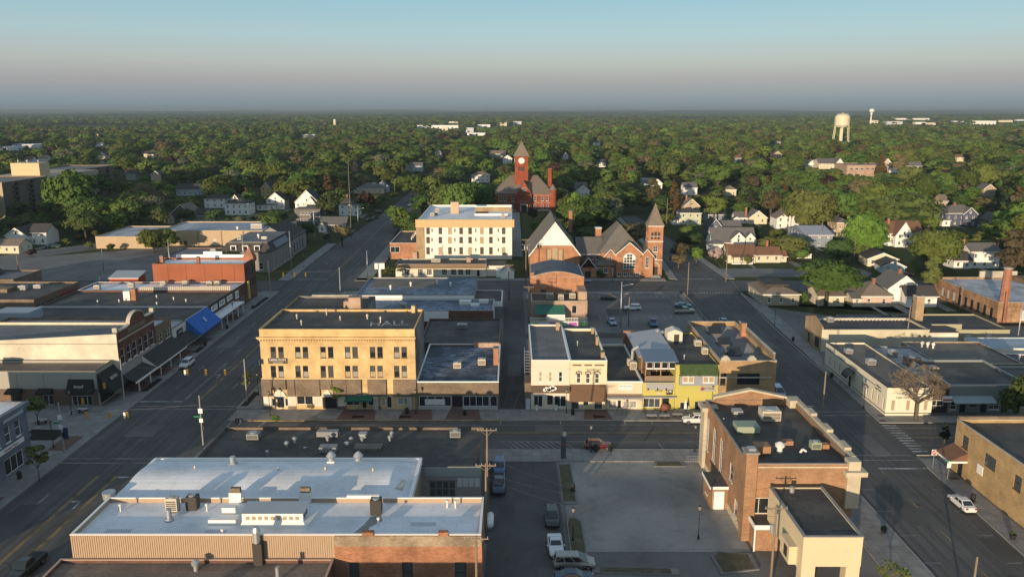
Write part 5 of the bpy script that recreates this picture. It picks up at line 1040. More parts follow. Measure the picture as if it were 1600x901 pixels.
text(b.t,'Ludington',.62,(3.1,-.05,4.3),0,pmat('blue_letter',(.05,.12,.3))); text(b.t,'Legal Center',.55,(3.1,-.05,3.6),0,DARK); text(b.t,'Ludington',.55,(-.05,3.5,4.5),R(-90),BLACK); text(b.t,'Legal Center',.5,(-.05,3.4,3.9),R(-90),BLACK)
m=mb(DARK); 
for k in range(6): a=k*math.pi/10; c_=(k+1)*math.pi/10; m.raw([(-1.6*math.sin(a),13.5,2.4+1.5*math.cos(a)),(-1.6*math.sin(c_),13.5,2.4+1.5*math.cos(c_)),(-1.6*math.sin(c_),16.4,2.4+1.5*math.cos(c_)),(-1.6*math.sin(a),16.4,2.4+1.5*math.cos(a))],[(0,1,2,3)]) if k<5 else None
m.obj('barrel_awning',b.t)
hvac(b.t,3.2,14.5,5.05,1.6,1.3,1.2,GREYM); hvac(b.t,1.9,22,5.05,1.4,1.2,1.0,GREYM)
b=Bld('low building with a patched pale roof and old roof units behind the cream office',75.8,142,9.5,24,4.6,CONCD,tar('pale_patched_roof',(.30,.30,.31),(.14,.12,.1),.8,(.5,.5,.52),.4),par=.25,cop=CONC); hvac(b.t,4,12,4.35,2.8,2,1.6,BROWN_BRICK); hvac(b.t,6,8,4.35,2,1.6,1.0,PINK_BRICK); hvac(b.t,3,18,4.35,1.5,1.5,1.3,GREYM)
b=Bld('dark-walled shopfront recess with a hanging striped sign between the cream office and the grey shop',75.75,139.2,3.6,2.6,4.9,DARK,TAR,par=.2,cop=DARK,wins={'S':[(1.7,1.3,2.6,1.1,'s2','w',GLD)]})  # walls in plain dark bronze
m=mb(WHITE).box(2.0,3.6,-1.6,-1.2,2.6,3.6).m(pmat('sign_red',(.3,.05,.05))).box(2.0,3.6,-1.64,-1.6,2.9,3.15); m.obj('hanging_sign',b.t)
b=Bld('grey-green painted wooden shopfront row with a metal canopy',79.5,139,14.5,15,5.3,pmat('grey_green_paint',(.20,.23,.22),.8,.06),TAR,cat='shop',name='shop_row',par=.3,cop=GREYM,wins={'S':[(1.0,.7,1.1,1.5,'dh','w',GLD),(2.7,.1,1.1,2.2,'door','d',GLD),(4.6,1.0,1.7,1.3,'s1','w',GLM),(6.5,.1,1.1,2.2,'door','d',GLD),(8.4,.7,1.9,1.6,'g22','w',GLM),(10.3,.1,1.1,2.2,'door','d',GLD),(12.4,.7,2.0,1.6,'g22','w',GLM)]})
mb(pmat('pale_green_metal',(.33,.40,.40))).raw([(.1,-1.9,2.6),(7.8,-1.9,2.6),(7.8,-.02,3.3),(.1,-.02,3.3),(.1,-1.9,2.45),(7.8,-1.9,2.45)],[(0,1,2,3),(4,5,1,0)]).obj('canopy',b.t); 
m=mb(pmat('red_round_sign',(.4,.05,.03))).xprism([(11.9+.5*math.cos(k*.5236),4.3+.5*math.sin(k*.5236)) for k in range(12)],-.1,-.02); m.obj('round_sign',b.t)
b=Bld('brown gravel-roofed range behind the big bare tree',85.6,154.5,17,16,4.3,BROWN_BRICK,TARBR,par=.3,cop=STONE)
for q in ((3,13),(4,12.6),(5,12.2)): vent(b.t,q[0],q[1],4,.35,1.3,OFFW)
for i,x_ in enumerate((94.6,)):
    b=Bld('plain wooden side addition right of the grey-green shop row',94.2,140,9,12,4.6,pmat('pale_green_wood',(.3,.33,.31)),TAR,par=.2,cop=GREYM,wins={'S':[(2,.6,1.6,1.8,'g22','w',GLM),(5,.6,1.6,1.8,'g22','w',GLM)]})
Y0=177.2
b=Bld('long low cream-sided building with a black roof and brick street gable, below the square chimney',70.6,Y0,24.5,10.6,5.2,pmat('faded_cream',(.60,.54,.40),.85,.08,.6,.25),TAR,par=.4,cop=CONC,mats={'W':TAN_BRICK},wins={'W':[(8,.4,2.6,2.4,'s3','d',GLD),(3,.2,1.2,2.2,'door','d',GLD)]})
mb(TAN_BRICK).yprism([(0,5.3),(10.6,5.3),(10.6,5.8),(5.3,7.2),(0,5.8)],-.05,.35).obj('street_gable',b.t); boxpart(b.t,'side_shed',CREAMW,24.5,31,-.3,8,0,4.6); boxpart(b.t,'side_shed_roof',TAR,24.4,31.1,-.4,8.1,4.6,4.75); hvac(b.t,5,8.4,4.8,1.4,1.2,1.2,GREYM)
m=mb(OFFW); 
for i in range(24): m.box(3+i*.9,3.4+i*.9,9.7,10.0,4.85,5.05)
m.obj('roof_edge_patches',b.t,kind='stuff')
t=thing('chimney_stack','tall square pale brick chimney rising from the black roofs on the right','chimney',98.0,189.0)
mb(TAN_BRICK).box(-.95,.95,-.95,.95,0,10.2).m(STONE).box(-1.05,1.05,-1.05,1.05,10.2,10.5).obj('stack',t); mb(DARK).box(-.5,.5,-.5,.5,10.5,10.65).obj('flue',t)
b=Bld('low olive block building with small square windows and black patched roof, behind the white van',96,182.8,21,15,3.7,pmat('olive_block',(.36,.33,.22),.85,.08),TAR,par=.35,cop=DARK,wins={'S':[(u,1.4,1.2,1.1,'one','w',GLW) for u in (1.8,6.6,11.4,16.2)]})
mb(pmat('olive_block',(1,1,1))).box(2.5,9.5,-.08,.4,3.8,5.0).obj('stepped_parapet',b.t)
b=Bld('small outbuilding with a patched black roof behind the olive building',82,190,14,8,3.4,CONCD,TARP,par=.25,cop=CONC)
b=Bld('old brick factory with arched windows and a white roof, at the right edge',125.5,202.2,62,32,5.6,brick('factory_brick',(.38,.22,.12),(.27,.14,.075),(.34,.27,.19),.4,1.3),WROOFD,cat='factory',name='factory',par=.5,cop=STONE,wins={'W':[(31.5-2.2-i*3.05,1.0,1.3,2.6,'one','k',GLD if i<6 else GLW) for i in range(9)],'S':[(7,1.0,2.0,2.4,'one','w',GLW)]})
m=mb(STONE).box(13,24,31.7,32.2,5.6,7.5); m.obj('rubble_parapet',b.t); mb(tar('rust_roof',(.16,.09,.055),(.22,.16,.11),.8)).box(22,60,16,31,5.2,6.4).obj('rusty_roof',b.t)
t=thing('factory_chimney','tall tapering red brick factory chimney by the old factory corner','chimney',127.4,203.2)
mb(RED_BRICK).cyl(0,0,0,14.3,1.35,.95,n=8).obj('stack',t); mb(STONE).cyl(0,0,14.3,14.6,1.1,n=8).obj('cap',t)
b=Bld('small maroon shed with a flat white-edged roof at the right edge, below the white van',96.3,152.5,11,13,3.6,MARN_BRICK,tar('maroon_roof',(.12,.08,.09),(.1,.07,.08)),par=.1,cop=TRIMW,rot=R(-12)); vent(b.t,7,9,3.5,.2,1.2,TRIMW); vent(b.t,9,7,3.5,.2,1,TRIMW)
b=Bld('low flat building with a pale blue metal roof behind the maroon shed',103,168.5,20,8.5,3.4,CREAMW,tar('sky_blue_roof',(.34,.41,.46),(.27,.32,.36)),par=.1,cop=LB)
# yellow brick, lower right
b=Bld('long yellow brick two-storey building with a black roof at the lower right edge',67.7,64,33,51.4,8.1,YEL_BRICK,TAR,par=.45,cop=STONE,wins={'W':[(2.8,4.7,1.5,1.9,'dh','k',GLM),(9.2,4.4,2.6,1.9,'s2','k',GLM),(15.6,4.3,1.5,2.0,'dh','k',GLM),(21.4,4.2,1.5,2.1,'dh','k',GLM),(27,4.3,1.3,2.1,'dh','k',GLM),(33,4.3,1.5,2.1,'dh','k',GLM),(25.8,.1,1.2,2.3,'door','d',GLD),(2.2,.1,1.3,2.3,'door','d',GLD),(35,.1,1.2,2.3,'door','d',GLD)]})
m=mb(SHB).raw([(-2.6,47.6,3.0),(-2.6,51.6,3.0),(.0,51.6,4.3),(.0,47.6,4.3)],[(0,1,2,3)]).m(TRIMW).box(-2.7,-2.6,47.5,51.7,2.75,3.02).box(-2.6,0,47.5,47.6,2.75,3.02).m(SHB).raw([(-2.6,47.6,3.0),(0,47.6,4.3),(0,47.6,3.0)],[(0,1,2)]); m.obj('corner_awning',b.t)
m=mb(SHB).raw([(-1.9,18,2.7),(-1.9,27.5,2.7),(.0,27.5,3.9),(.0,18,3.9)],[(0,1,2,3)]).m(TRIMW).box(-2.0,-1.9,17.9,27.6,2.5,2.72).m(SHB).raw([(-1.9,27.5,2.7),(0,27.5,3.9),(0,27.5,2.7)],[(0,1,2)]); m.obj('shop_awning',b.t)
s=mb(BLACK).box(-.1,-.02,28.8,30.4,1.3,2.8).obj('sign_board',b.t); text(s,'Salon',.45,(-.12,29.6,2.1),R(-90),TRIMW); mb(WHITE).box(-.1,-.02,43.5,44.9,2.6,4.0).obj('painted_notice',b.t); mb(WHITE).box(-.1,-.02,26.8,28,1.4,2.7).obj('white_notice',b.t)
m=mb(BROWN_BRICK).box(0,33,50.9,51.38,8.3,8.75); m.obj('north_parapet',b.t)
t=thing('roof_terrace','brown railed roof terrace with white picnic furniture behind the yellow brick building','deck',84,116)
mb(BROWN_BRICK).box(0,14,0,10,0,6.2).obj('base',t); m=mb(TIMBER)
for i in range(15): m.box(i*.95,i*.95+.12,-.05,.05,6.2,7.2)
m.box(0,14,-.06,.06,7.2,7.3); m.obj('railing',t)
# ================================================================ SOUTH BLOCK (foreground)
b=Bld('single-storey block with a black tar roof crowded with vents, nearest the cross street',-44.6,103.6,40.3,14.2,5.9,BROWN_BRICK,TAR,par=.35,cop=DARK,mats={'S':pmat('pink_grey_stucco',(.30,.26,.25),.9,.12)})
UNITG=pmat('dull_unit_grey',(.22,.23,.235),.6,.12)
hvac(b.t,5.6,10.5,5.55,1.8,1.5,1.0,UNITG); boxpart(b.t,'air_handler',UNITG,15,18.2,10.8,12,5.7,6.5); hvac(b.t,36,11.2,5.55,1.6,1.1,1.1,UNITG)
for q in ((11.4,7.4,.45,1.2),(12.2,8.8,.45,1.3),(17.0,9.4,.45,1.3),(20.2,7.6,.5,1.0),(20.6,9,.4,1.2),(22.2,9.2,.4,1.1),(26.3,9.4,.4,1.3),(26.4,10.8,.4,1.4),(9.5,4.2,.35,1.2),(14.3,6.6,.3,.5)): vent(b.t,q[0],q[1],5.55,q[2]*.75,q[3]*.8,STEEL)
boxpart(b.t,'roof_unit',UNITG,16.7,19.2,5.0,6.4,5.7,6.5); boxpart(b.t,'roof_curb',TARBR,21.5,25.5,5.9,7.8,5.56,5.95); boxpart(b.t,'roof_unit',GREYM,21.4,22.6,10.4,11.6,5.7,6.3)
mb(pmat('pale_teal_fascia',(.28,.31,.3))).box(32.5,40.3,-.12,-.01,4.5,5.9).obj('fascia',b.t)
for i in range(4):
    xa=33.2+i*.9; 
    for j in range(2): mb(GLM).box(xa,xa+.75,-.06,.02,1.6+j*1.1,2.55+j*1.1).obj('pane',b.t)
for i in range(4): mb(GLW).box(37.0+i*.8,37.7+i*.8,-.06,.02,2.9,4.2).obj('pane',b.t)
mb(BLACK).tube((32.8,-.05,1.5),(37,-.05,1.5),.04).tube((32.8,-.05,3.8),(37,-.05,3.8),.04).obj('window_bar',b.t)
# white barrel roof
x0=-49.6;y0=92.1;W_=37.0;D=12.5;zb=6.3
t=thing('brick_building','foreground building with a gently vaulted white roof and a white coping','building',x0,y0)
m=mb(TAN_BRICK).box(0,W_,0,D,0,zb-.4); m.obj('wall',t)
n=14; m=mb(WROOF); arc=[(D*i/n,zb+.05+1.1*math.sin(math.pi*i/n)) for i in range(n+1)]
for a,c in zip(arc,arc[1:]): m.raw([(.3,a[0],a[1]),(W_-3.2,a[0],a[1]),(W_-3.2,c[0],c[1]),(.3,c[0],c[1])],[(0,1,2,3)]).raw([(W_-3.2,a[0],a[1]),(W_-.3,a[0],zb-.1),(W_-.3,c[0],zb-.1),(W_-3.2,c[0],c[1])],[(0,1,2,3)])
m.obj('vaulted_roof',t,smooth=True)
m=mb(TRIMW).box(-.1,W_+.1,D-.35,D+.1,zb-.4,zb+.45).box(-.1,.35,0,D-.35,zb-.4,zb+.55).box(W_-.35,W_+.1,0,D-.35,zb-.4,zb+.5); m.obj('coping',t)
for q in ((12.5,9.5,.75,1.0),(13.0,6.0,.0,0),): pass
m=mb(STEEL).box(11.2,12.2,9.3,10.2,zb+.7,zb+.95).cyl(11.7,9.75,zb+.95,zb+1.9,.38,n=12); m.obj('roof_vent',t)
for q in (24.9,28.6):
    m=mb(WHITE).box(q-.5,q+.5,10.0,11.0,zb+.5,zb+1.0).m(STEEL).cyl(q,10.5,zb+1.0,zb+1.5,.42,n=12).cyl(q,10.5,zb+1.5,zb+1.7,.6,.7,n=12).cyl(q,10.5,zb+1.7,zb+2.25,.7,.25,n=12); m.obj('turbine_vent',t)
for q in ((7.3,7.8),(18.6,7.2),(24.8,7.4),(31.2,7)): mb(BEIGEM).cyl(q[0],q[1],zb+.8,zb+1.5,.14,n=8).obj('vent_pipe',t)
boxpart(t,'roof_curb',BEIGEM,33.5,35.6,3.0,5.4,zb-.1,zb+.55); boxpart(t,'roof_box',WHITE,33.4,34.8,.6,1.6,zb-.1,zb+.4)
m=mb(WHITE).box(W_-.1,W_+.6,.5,11,zb-2.2,zb-.1) if 0 else None
# big white L roof in front
x0=-49.9;y0=82.9;W_=46.4;D=9.0;zb=6.6
b=Bld('large white-roofed building in the foreground with a long glazed roof lantern',x0,y0,W_,D,7.2,pmat('corrugated_cladding',(.40,.29,.20),.7,.1),WROOF,par=.55,cop=TRIMW,mats={'E':ORANGE_BRICK,'N':WHITE})
m=mb(pmat('corrugated_cladding',(1,1,1))); 
for i in range(118): m.box(.1+i*.25,.2+i*.25,-.06,-.01,4.0,7.15)
m.obj('cladding_rib',b.t,kind='stuff')
FB=brick('foreground_brick',(.42,.17,.08),(.31,.11,.055),(.3,.24,.18),.35)
m=mb(FB).facade((29.8,-.14),(1,0),16.7,0,7.18,[(1.6,2.7,1.4,3.9),(7.6,8.8,1.4,3.9),(13.6,14.9,1.2,3.9)],.2); m.m(brick('pale_top_brick',(.34,.26,.18),(.25,.18,.12),(.33,.29,.23),.4)).box(29.8,46.45,-.2,-.145,5.9,7.18); m.obj('brick_front',b.t)
for u,h in ((2.15,2.5),(8.2,2.5),(14.25,2.7)): addwin(b.t,(29.8+u,-.14,3.9-h),0,1.15 if h<2.6 else 1.3,h,'dh','d',GLM)
boxpart(b.t,'parapet_block',FB,33.0,34.3,-.25,.35,7.2,7.65); boxpart(b.t,'parapet_block',FB,41.6,42.7,-.25,.35,7.2,7.65); boxpart(b.t,'parapet_block',WHITE,29.5,33.5,8.75,9.15,7.3,7.6)
# lantern
m=mb(WHITE).raw([(18.2,2.4,6.65),(26.0,2.4,6.65),(25.6,2.9,7.3),(18.5,2.9,7.3),(18.2,6.1,6.65),(26.8,6.1,6.65),(26.8,5.6,7.3),(18.5,5.6,7.3)],[(0,1,2,3),(1,5,6,2),(4,0,3,7)]).box(18.5,25.6,2.9,5.2,7.3,8.35); o=m.obj('roof_lantern',b.t)
for i in range(9): mb(GLT).box(18.95+i*.72,19.35+i*.72,2.84,2.9,7.5,7.95).obj('pane',o)
for i in range(2): mb(GLD).box(25.6,25.66,3.3+i*.9,3.9+i*.9,7.5,8.0).obj('pane',o)
mb(STEEL).raw([(18.4,2.75,8.35),(25.8,2.75,8.35),(25.8,5.4,8.6),(18.4,5.4,8.6)],[(0,1,2,3)]).obj('lantern_roof',o)
hvac(b.t,8.9,6.6,6.7,1.4,1.0,1.8,BEIGEM); hvac(b.t,11.1,7.2,6.7,1.3,1.2,1.7,DARK); hvac(b.t,33.6,6.0,6.7,1.3,1.2,1.9,DARK)
for q in ((15,9.0),(23.6,9.0)):
    m=mb(WHITE).box(q[0],q[0]+1.5,q[1]-.4,q[1]+.3,6.7,8.0).m(BROWN_BRICK).box(q[0]+.2,q[0]+1.4,q[1]-.3,q[1]+.2,8.0,8.6); m.obj('chimney',b.t)
boxpart(b.t,'air_vent_box',WHITE,14.4,17.6,3.2,4.6,6.66,7.3); boxpart(b.t,'air_vent_hood',WHITE,15.4,17.0,5.0,5.9,6.66,7.9)
m=mb(STEEL).cyl(9.4,4.3,6.65,7.0,.5,n=10).cyl(9.4,4.3,7.0,8.1,.3,n=10); m.obj('roof_vent',b.t)
for q in ((2.6,6.5),(13,6.6),(17,.6),(42,7.5),(43,7.4),(34.3,3.2)): mb(OFFW).cyl(q[0],q[1],6.65,7.5,.1,n=8).cyl(q[0],q[1],7.45,7.65,.2,n=8).obj('vent_pipe',b.t)
m=mb(STEEL).cyl(21.2,-.5,4.2,8.0,.42,n=10).cyl(21.2,-.5,8.0,8.5,.5,.3,n=10).m(DARK).box(20.8,21.8,-.95,-.12,3.9,6.6); m.obj('flue_stack',b.t)
mb(STEEL).cyl(-.4,9.8,6.7,7.6,.7,.8,n=14).obj('corner_cowl',b.t)
mb(pmat('roof_stain',(.30,.29,.27),.9,.4,2)).face([(31.6,1.2,6.662),(33.0,1.0,6.662),(33.4,2.8,6.662),(34.6,4.2,6.662),(34.2,5.6,6.662),(33.0,5.2,6.662),(32.6,3.4,6.662)]).obj('roof_stain',b.t)
for q in ((14.5,1.4,17,2.2),(38,3,41,3.9),(3,1.5,6,2.3)): mb(pmat('roof_patch_grey',(.5,.5,.52),.7,.1)).face([(q[0],q[1],6.661),(q[2],q[1],6.661),(q[2],q[3],6.661),(q[0],q[3],6.661)]).obj('roof_patch',b.t)
# low brown roof at the bottom edge
b=Bld('low building with a brown gravel roof and pink metal edge at the bottom left',-51.2,56,31,26.7,4.3,MARN_BRICK,TARBR,par=.35,cop=pmat('pink_metal_edge',(.42,.31,.25),.6,.08))
vent(b.t,16,25,3.95,.45,1.3,STEEL); mb(STEEL).cyl(25.7,23,3.95,5.6,.25,n=10).obj('vent_pipe',b.t); mb(STEEL).cyl(17.5,17,3.95,4.9,1.0,1.0,n=14).ball(17.5,17,4.9,1.0,.35).obj('roof_dome_vent',b.t)
b=Bld('brick commercial block just south of the picture, standing behind the low brown roof',-32,22,32,29,7.8,ORANGE_BRICK,TAR,par=.4)
b=Bld('plain brick block south of the yellow building, outside the picture',62,8,30,40,9,YEL_BRICK,TAR,par=.4) if 0 else None
# ================================================================ BANK
x0=29.8;Y0=94.6
BST=pmat('bank_limestone',(.50,.44,.33),.8,.1,1,.25)
bw=[(u,3.6,1.9,3.6,'g24','t',GLM) for u in (3.6,8.4,13.2)]+[(18.5,1.0,1.5,2.0,'dh','t',GLM),(16.6,5.0,1.6,2.6,'dh','t',GLD),(20.6,5.0,1.5,2.6,'dh','t',GLD)]
b=Bld('large brown brick bank with limestone corner pilasters and a black roof',x0,Y0,13.6,23,10.4,BANK_BRICK,TAR,cat='bank',name='bank',par=.7,cop=CONC,wins={'S':[(1.7,3.6,2.6,2.2,'s2','t',GLD)],'W':[(2.6,3.4,1.6,5.0,'g24','t',GLM),(6.6,3.4,1.6,5.0,'g24','t',GLM),(10.6,3.4,1.6,5.0,'g24','t',GLM),(16.0,4.8,1.5,2.4,'dh','t',GLM),(19.0,1.2,1.4,2.2,'dh','t',GLM)],'E':[(5+i*4.5,3,2.2,5,'g24','t',GLM) for i in range(4)]},mats={'N':BST})
for bs in ([(-.5,1.2,21.2,23.5,0,9.3),(-.9,1.6,20.9,24.0,9.3,9.9)],[(12.5,14.2,-.5,1.2,4.6,9.1),(12.1,14.8,-1.0,1.6,9.1,9.7),(12.6,14.1,-.4,1.1,9.7,10.9)],[(12.5,14.2,21.4,23.5,0,10.9)]):
    m=mb(BST)
    for q in bs: m.box(*q)
    m.obj('stone_pilaster',b.t)
m=mb(BST).box(13.66,14.5,1.6,21.4,9.2,9.8).box(13.5,14.1,1.2,21.4,10.54,10.95); 
for yy in (3.0,9.0,15.0): m.box(13.3,14.2,yy,yy+2.4,10.95,11.35)
m.box(-.3,13.9,23.02,23.6,9.2,9.9); m.obj('cornice',b.t)
mb(BANK_BRICK).xprism([(1.6,10.45),(12,10.45),(12,10.9),(6.8,12.0),(1.6,10.9)],22.75,23.2).obj('pediment',b.t)
m=mb(BST)
for s_ in (-1,1): m.raw([(6.8,22.55,12.0),(6.8+s_*5.6,22.55,10.8),(6.8+s_*5.6,23.5,10.8),(6.8,23.5,12.0),(6.8,22.55,12.3),(6.8+s_*5.6,22.55,11.1),(6.8+s_*5.6,23.5,11.1),(6.8,23.5,12.3)],[(0,1,5,4),(4,5,6,7),(2,3,7,6),(1,2,6,5)])
m.obj('pediment_coping',b.t)
m=mb(BANK_BRICK).box(-.35,1.1,-.4,1.3,0,11.9).m(CONC).box(-.5,1.25,-.55,1.45,11.9,12.15); m.obj('chimney',b.t)
boxpart(b.t,'flue_cap',STEEL,0,.9,0,.9,12.15,12.5)
mb(BST).box(-.06,-.01,1,22,.0,1.0).box(1.2,13,-.05,-.01,9.9,10.1).obj('stone_band',b.t)
hvac(b.t,8.0,17,9.7,2.7,2.2,1.6,BEIGEM); 
boxpart(b.t,'roof_hatch',pmat('green_box',(.28,.33,.25)),1.8,5.0,11.5,14.0,9.8,10.7); boxpart(b.t,'roof_vent_box',pmat('rust_box',(.33,.18,.1)),2.2,4.2,4.2,6.0,9.8,10.9); hvac(b.t,10.8,6.3,9.7,1.3,1.1,1.1,pmat('green_box',(1,1,1))); boxpart(b.t,'roof_vent_box',pmat('rust_box',(1,1,1)),11.7,12.6,6.0,6.9,9.8,10.4); boxpart(b.t,'roof_vent_box',pmat('rust_box',(1,1,1)),6.8,8.2,7.2,8.1,9.8,10.4)
vent(b.t,5.7,5.2,9.7,.6,1.5,OFFW); boxpart(b.t,'skylight',GREYM,3.2,4.6,18.5,20,9.8,10.3); mb(OFFW).tube((8.2,4.6,9.9),(8.5,4.6,10.4),.16).tube((8.5,4.6,10.4),(9,4.6,10.1),.16).obj('bent_pipe',b.t); vent(b.t,.9,15.5,9.7,.12,.8,pmat('green_box',(1,1,1)))
m=mb(BANK_BRICK).box(-2.3,0,8.0,12.4,0,3.3).m(TAR).box(-2.5,0,7.8,12.6,3.3,3.45).m(TRIMW).box(-2.5,-.02,7.72,7.8,3.1,3.5).box(-2.58,-2.5,7.72,12.6,3.1,3.5); o=m.obj('side_vestibule',b.t); mb(TRIMW).box(-1.9,-.5,7.9,7.99,.05,2.7).obj('vestibule_door',o); addwin(o,(-2.3,10.5,1.2),R(-90),1.2,1.3,'one','w',GLD)
m=mb(BANK_BRICK).box(.6,4.8,-2.8,-.01,0,3.3).m(TAR).box(.5,4.9,-2.9,-.01,3.3,3.5).m(TRIMW).box(.4,5.0,-3.0,-2.9,3.0,3.6).box(.4,.5,-2.9,0,3.0,3.6).box(.45,.6,-2.95,-2.8,0,3.0); m.obj('rear_vestibule',b.t); hvac(b.t,3,-1.4,3.5,.8,.7,.6)
# drive-through canopy
CT=pmat('canopy_stucco',(.60,.50,.33),.85,.06,1,.12)
t=thing('drive_through','cream stucco drive-through canopy with a flat black roof on thick legs, behind the bank','canopy',32.3,81.2)
Wc=6.6;Dc=12.2;z0=4.3;z1=7.9
m=mb(CT).box(0,Wc,0,.3,z0,z1).box(0,.3,.3,Dc,z0-.9,z1).box(Wc-.3,Wc,.3,Dc,z0,z1).box(.3,Wc-.3,Dc-.3,Dc,z0,z1).box(.3,Wc-.3,.3,Dc-.3,z0,z0+.2); m.obj('wall',t)
mb(TAR).box(.31,Wc-.31,.31,Dc-.31,z1-.25,z1-.1).obj('roof',t); mb(CONC).box(-.06,Wc+.06,-.06,.3,z1,z1+.1).box(-.06,.3,.3,Dc,z1,z1+.1).box(Wc-.3,Wc+.06,.3,Dc,z1,z1+.1).obj('coping',t)
for q in ((.02,.02),(Wc-1.6,.02),(.02,Dc-1.5),(Wc-1.6,Dc-1.5)): mb(CT).box(q[0],q[0]+1.55,q[1],q[1]+1.4,0,z0-.01).obj('leg',t)
boxpart(t,'teller_bay',CT,-.9,-.01,1.6,4.6,3.6,5.8); mb(DARK).box(-.97,-.9,2.2,3.2,4.1,5.4).obj('teller_window',t); mb(STEEL).cyl(2.4,11.0,z1-.1,z1+.6,.3,n=10).obj('roof_vent',t)
# ================================================================ HOUSES
KEEP=[]    # (px left, px right, py top, py bottom, distance): parts of the view where no nearer tree may stand
def keep(a,b,t,bt,Y): KEEP.append((a,b,t,bt,Y))
HW=dict(white=WHITE,cream=pmat('cream_siding',(.60,.54,.40),.8,.05,1,.1),tan=pmat('tan_siding',(.42,.34,.23),.8,.06),grey=pmat('grey_siding2',(.26,.27,.27),.8,.06),navy=pmat('navy_siding',(.075,.09,.14),.8,.06),pink=pmat('pink_siding',(.55,.40,.32),.8,.05),
 green=pmat('pale_green_siding',(.45,.48,.36),.8,.05),dkgrey=pmat('charcoal_siding',(.13,.125,.11),.8,.08),sky=pmat('pale_blue_siding',(.40,.47,.50),.8,.05),yellow=pmat('yellow_siding',(.58,.44,.18),.8,.05),brick=ORANGE_BRICK,steel=pmat('blue_grey_steel',(.22,.26,.31),.6,.06,1,.1,metal=.1),olive=pmat('olive_siding',(.33,.31,.23),.8,.06))
HR=dict(g=SHG,d=SHD,b=SHB,t=SHT,w=WROOFD,s=pmat('pale_roof_metal',(.30,.32,.36),.5,.06))
def block(t,x0_,x1_,y0,y1,ze,zr,typ,wm,rm,fl=None,front=True,west=True,name='wing',south=True):
    """one volume of a house: wall, roof and its windows"""
    m=mb(wm); fl=fl or (2 if ze>4.6 else 1); W_=x1_-x0_; D_=y1-y0; hs=[]; hw_=[]
    if front:
        n=max(1,int(W_/3.0))
        for f in range(fl):
            for i in range(n):
                hs.append((W_*(i+.5)/n,.9+f*2.8,.95,1.35))
    if west:
        n=max(1,int(D_/3.6))
        for f in range(fl):
            for i in range(n): hw_.append((D_*(i+.5)/n,.9+f*2.8,.9,1.35))
    for f,hh,L in (('S',hs,W_),('W',hw_,D_),('E',hw_,D_),('N',[],W_)):
        o,d,r=FACE[f]; m.facade((x0_+o[0]*W_,y0+o[1]*D_),d,L,0,ze,[(q[0]-q[2]/2,q[0]+q[2]/2,q[1],q[1]+q[3]) for q in hh],.12)
        for q in hh: 
            p,rz=facept(f,W_,D_,q[0],q[1]); addwin(t,(p[0]+x0_,p[1]+y0,p[2]),rz,q[2],q[3],'dh' if west!=2 else 'one','w')
    if typ=='gs':
        for yy in (y0,y1-.2): m.xprism([(x0_,ze),(x1_,ze),((x0_+x1_)/2,zr-.15)],yy,yy+.2)
    if typ=='ge': m.yprism([(y0,ze),(y1,ze),((y0+y1)/2,zr-.15)],x0_,x0_+.2); m.yprism([(y0,ze),(y1,ze),((y0+y1)/2,zr-.15)],x1_-.2,x1_)
    m.obj('wall',t)
    r_=mb(rm)
    if typ=='gs': gable_roof(r_,x0_,x1_,y0,y1,ze+.05,zr,'y',.4,.18)
    elif typ=='ge': gable_roof(r_,x0_,x1_,y0,y1,ze+.05,zr,'x',.4,.18)
    elif typ=='hip': hip_roof(r_,x0_,x1_,y0,y1,ze+.1,zr,.45,.18)
    else: r_.box(x0_-.2,x1_+.2,y0-.2,y1+.2,ze,ze+.3)
    ro=r_.obj('roof',t)
    if typ=='gs':
        f_=mb(TRIMW); cx=(x0_+x1_)/2; hw=W_/2+.42; k=(zr-ze)/(W_/2)
        for s_ in (-1,1): f_.raw([(cx+s_*hw,y0-.43,ze-.42*k+.02),(cx,y0-.43,zr+.02),(cx,y0-.43,zr-.26),(cx+s_*(hw-.1),y0-.43,ze-.42*k-.24)],[(0,1,2,3)])
        f_.obj('barge_board',ro)
        if zr-ze>2.2: addwin(t,(cx,y0-.13,ze+.25),0,.9,1.1,'one','w')
    else:
        f_=mb(TRIMW).box(x0_-.42,x1_+.42,y0-.47,y0-.43,ze-.28 if typ=='ge' else ze-.1,ze-.08 if typ=='ge' else ze+.12).obj('gutter',ro)
    return ro
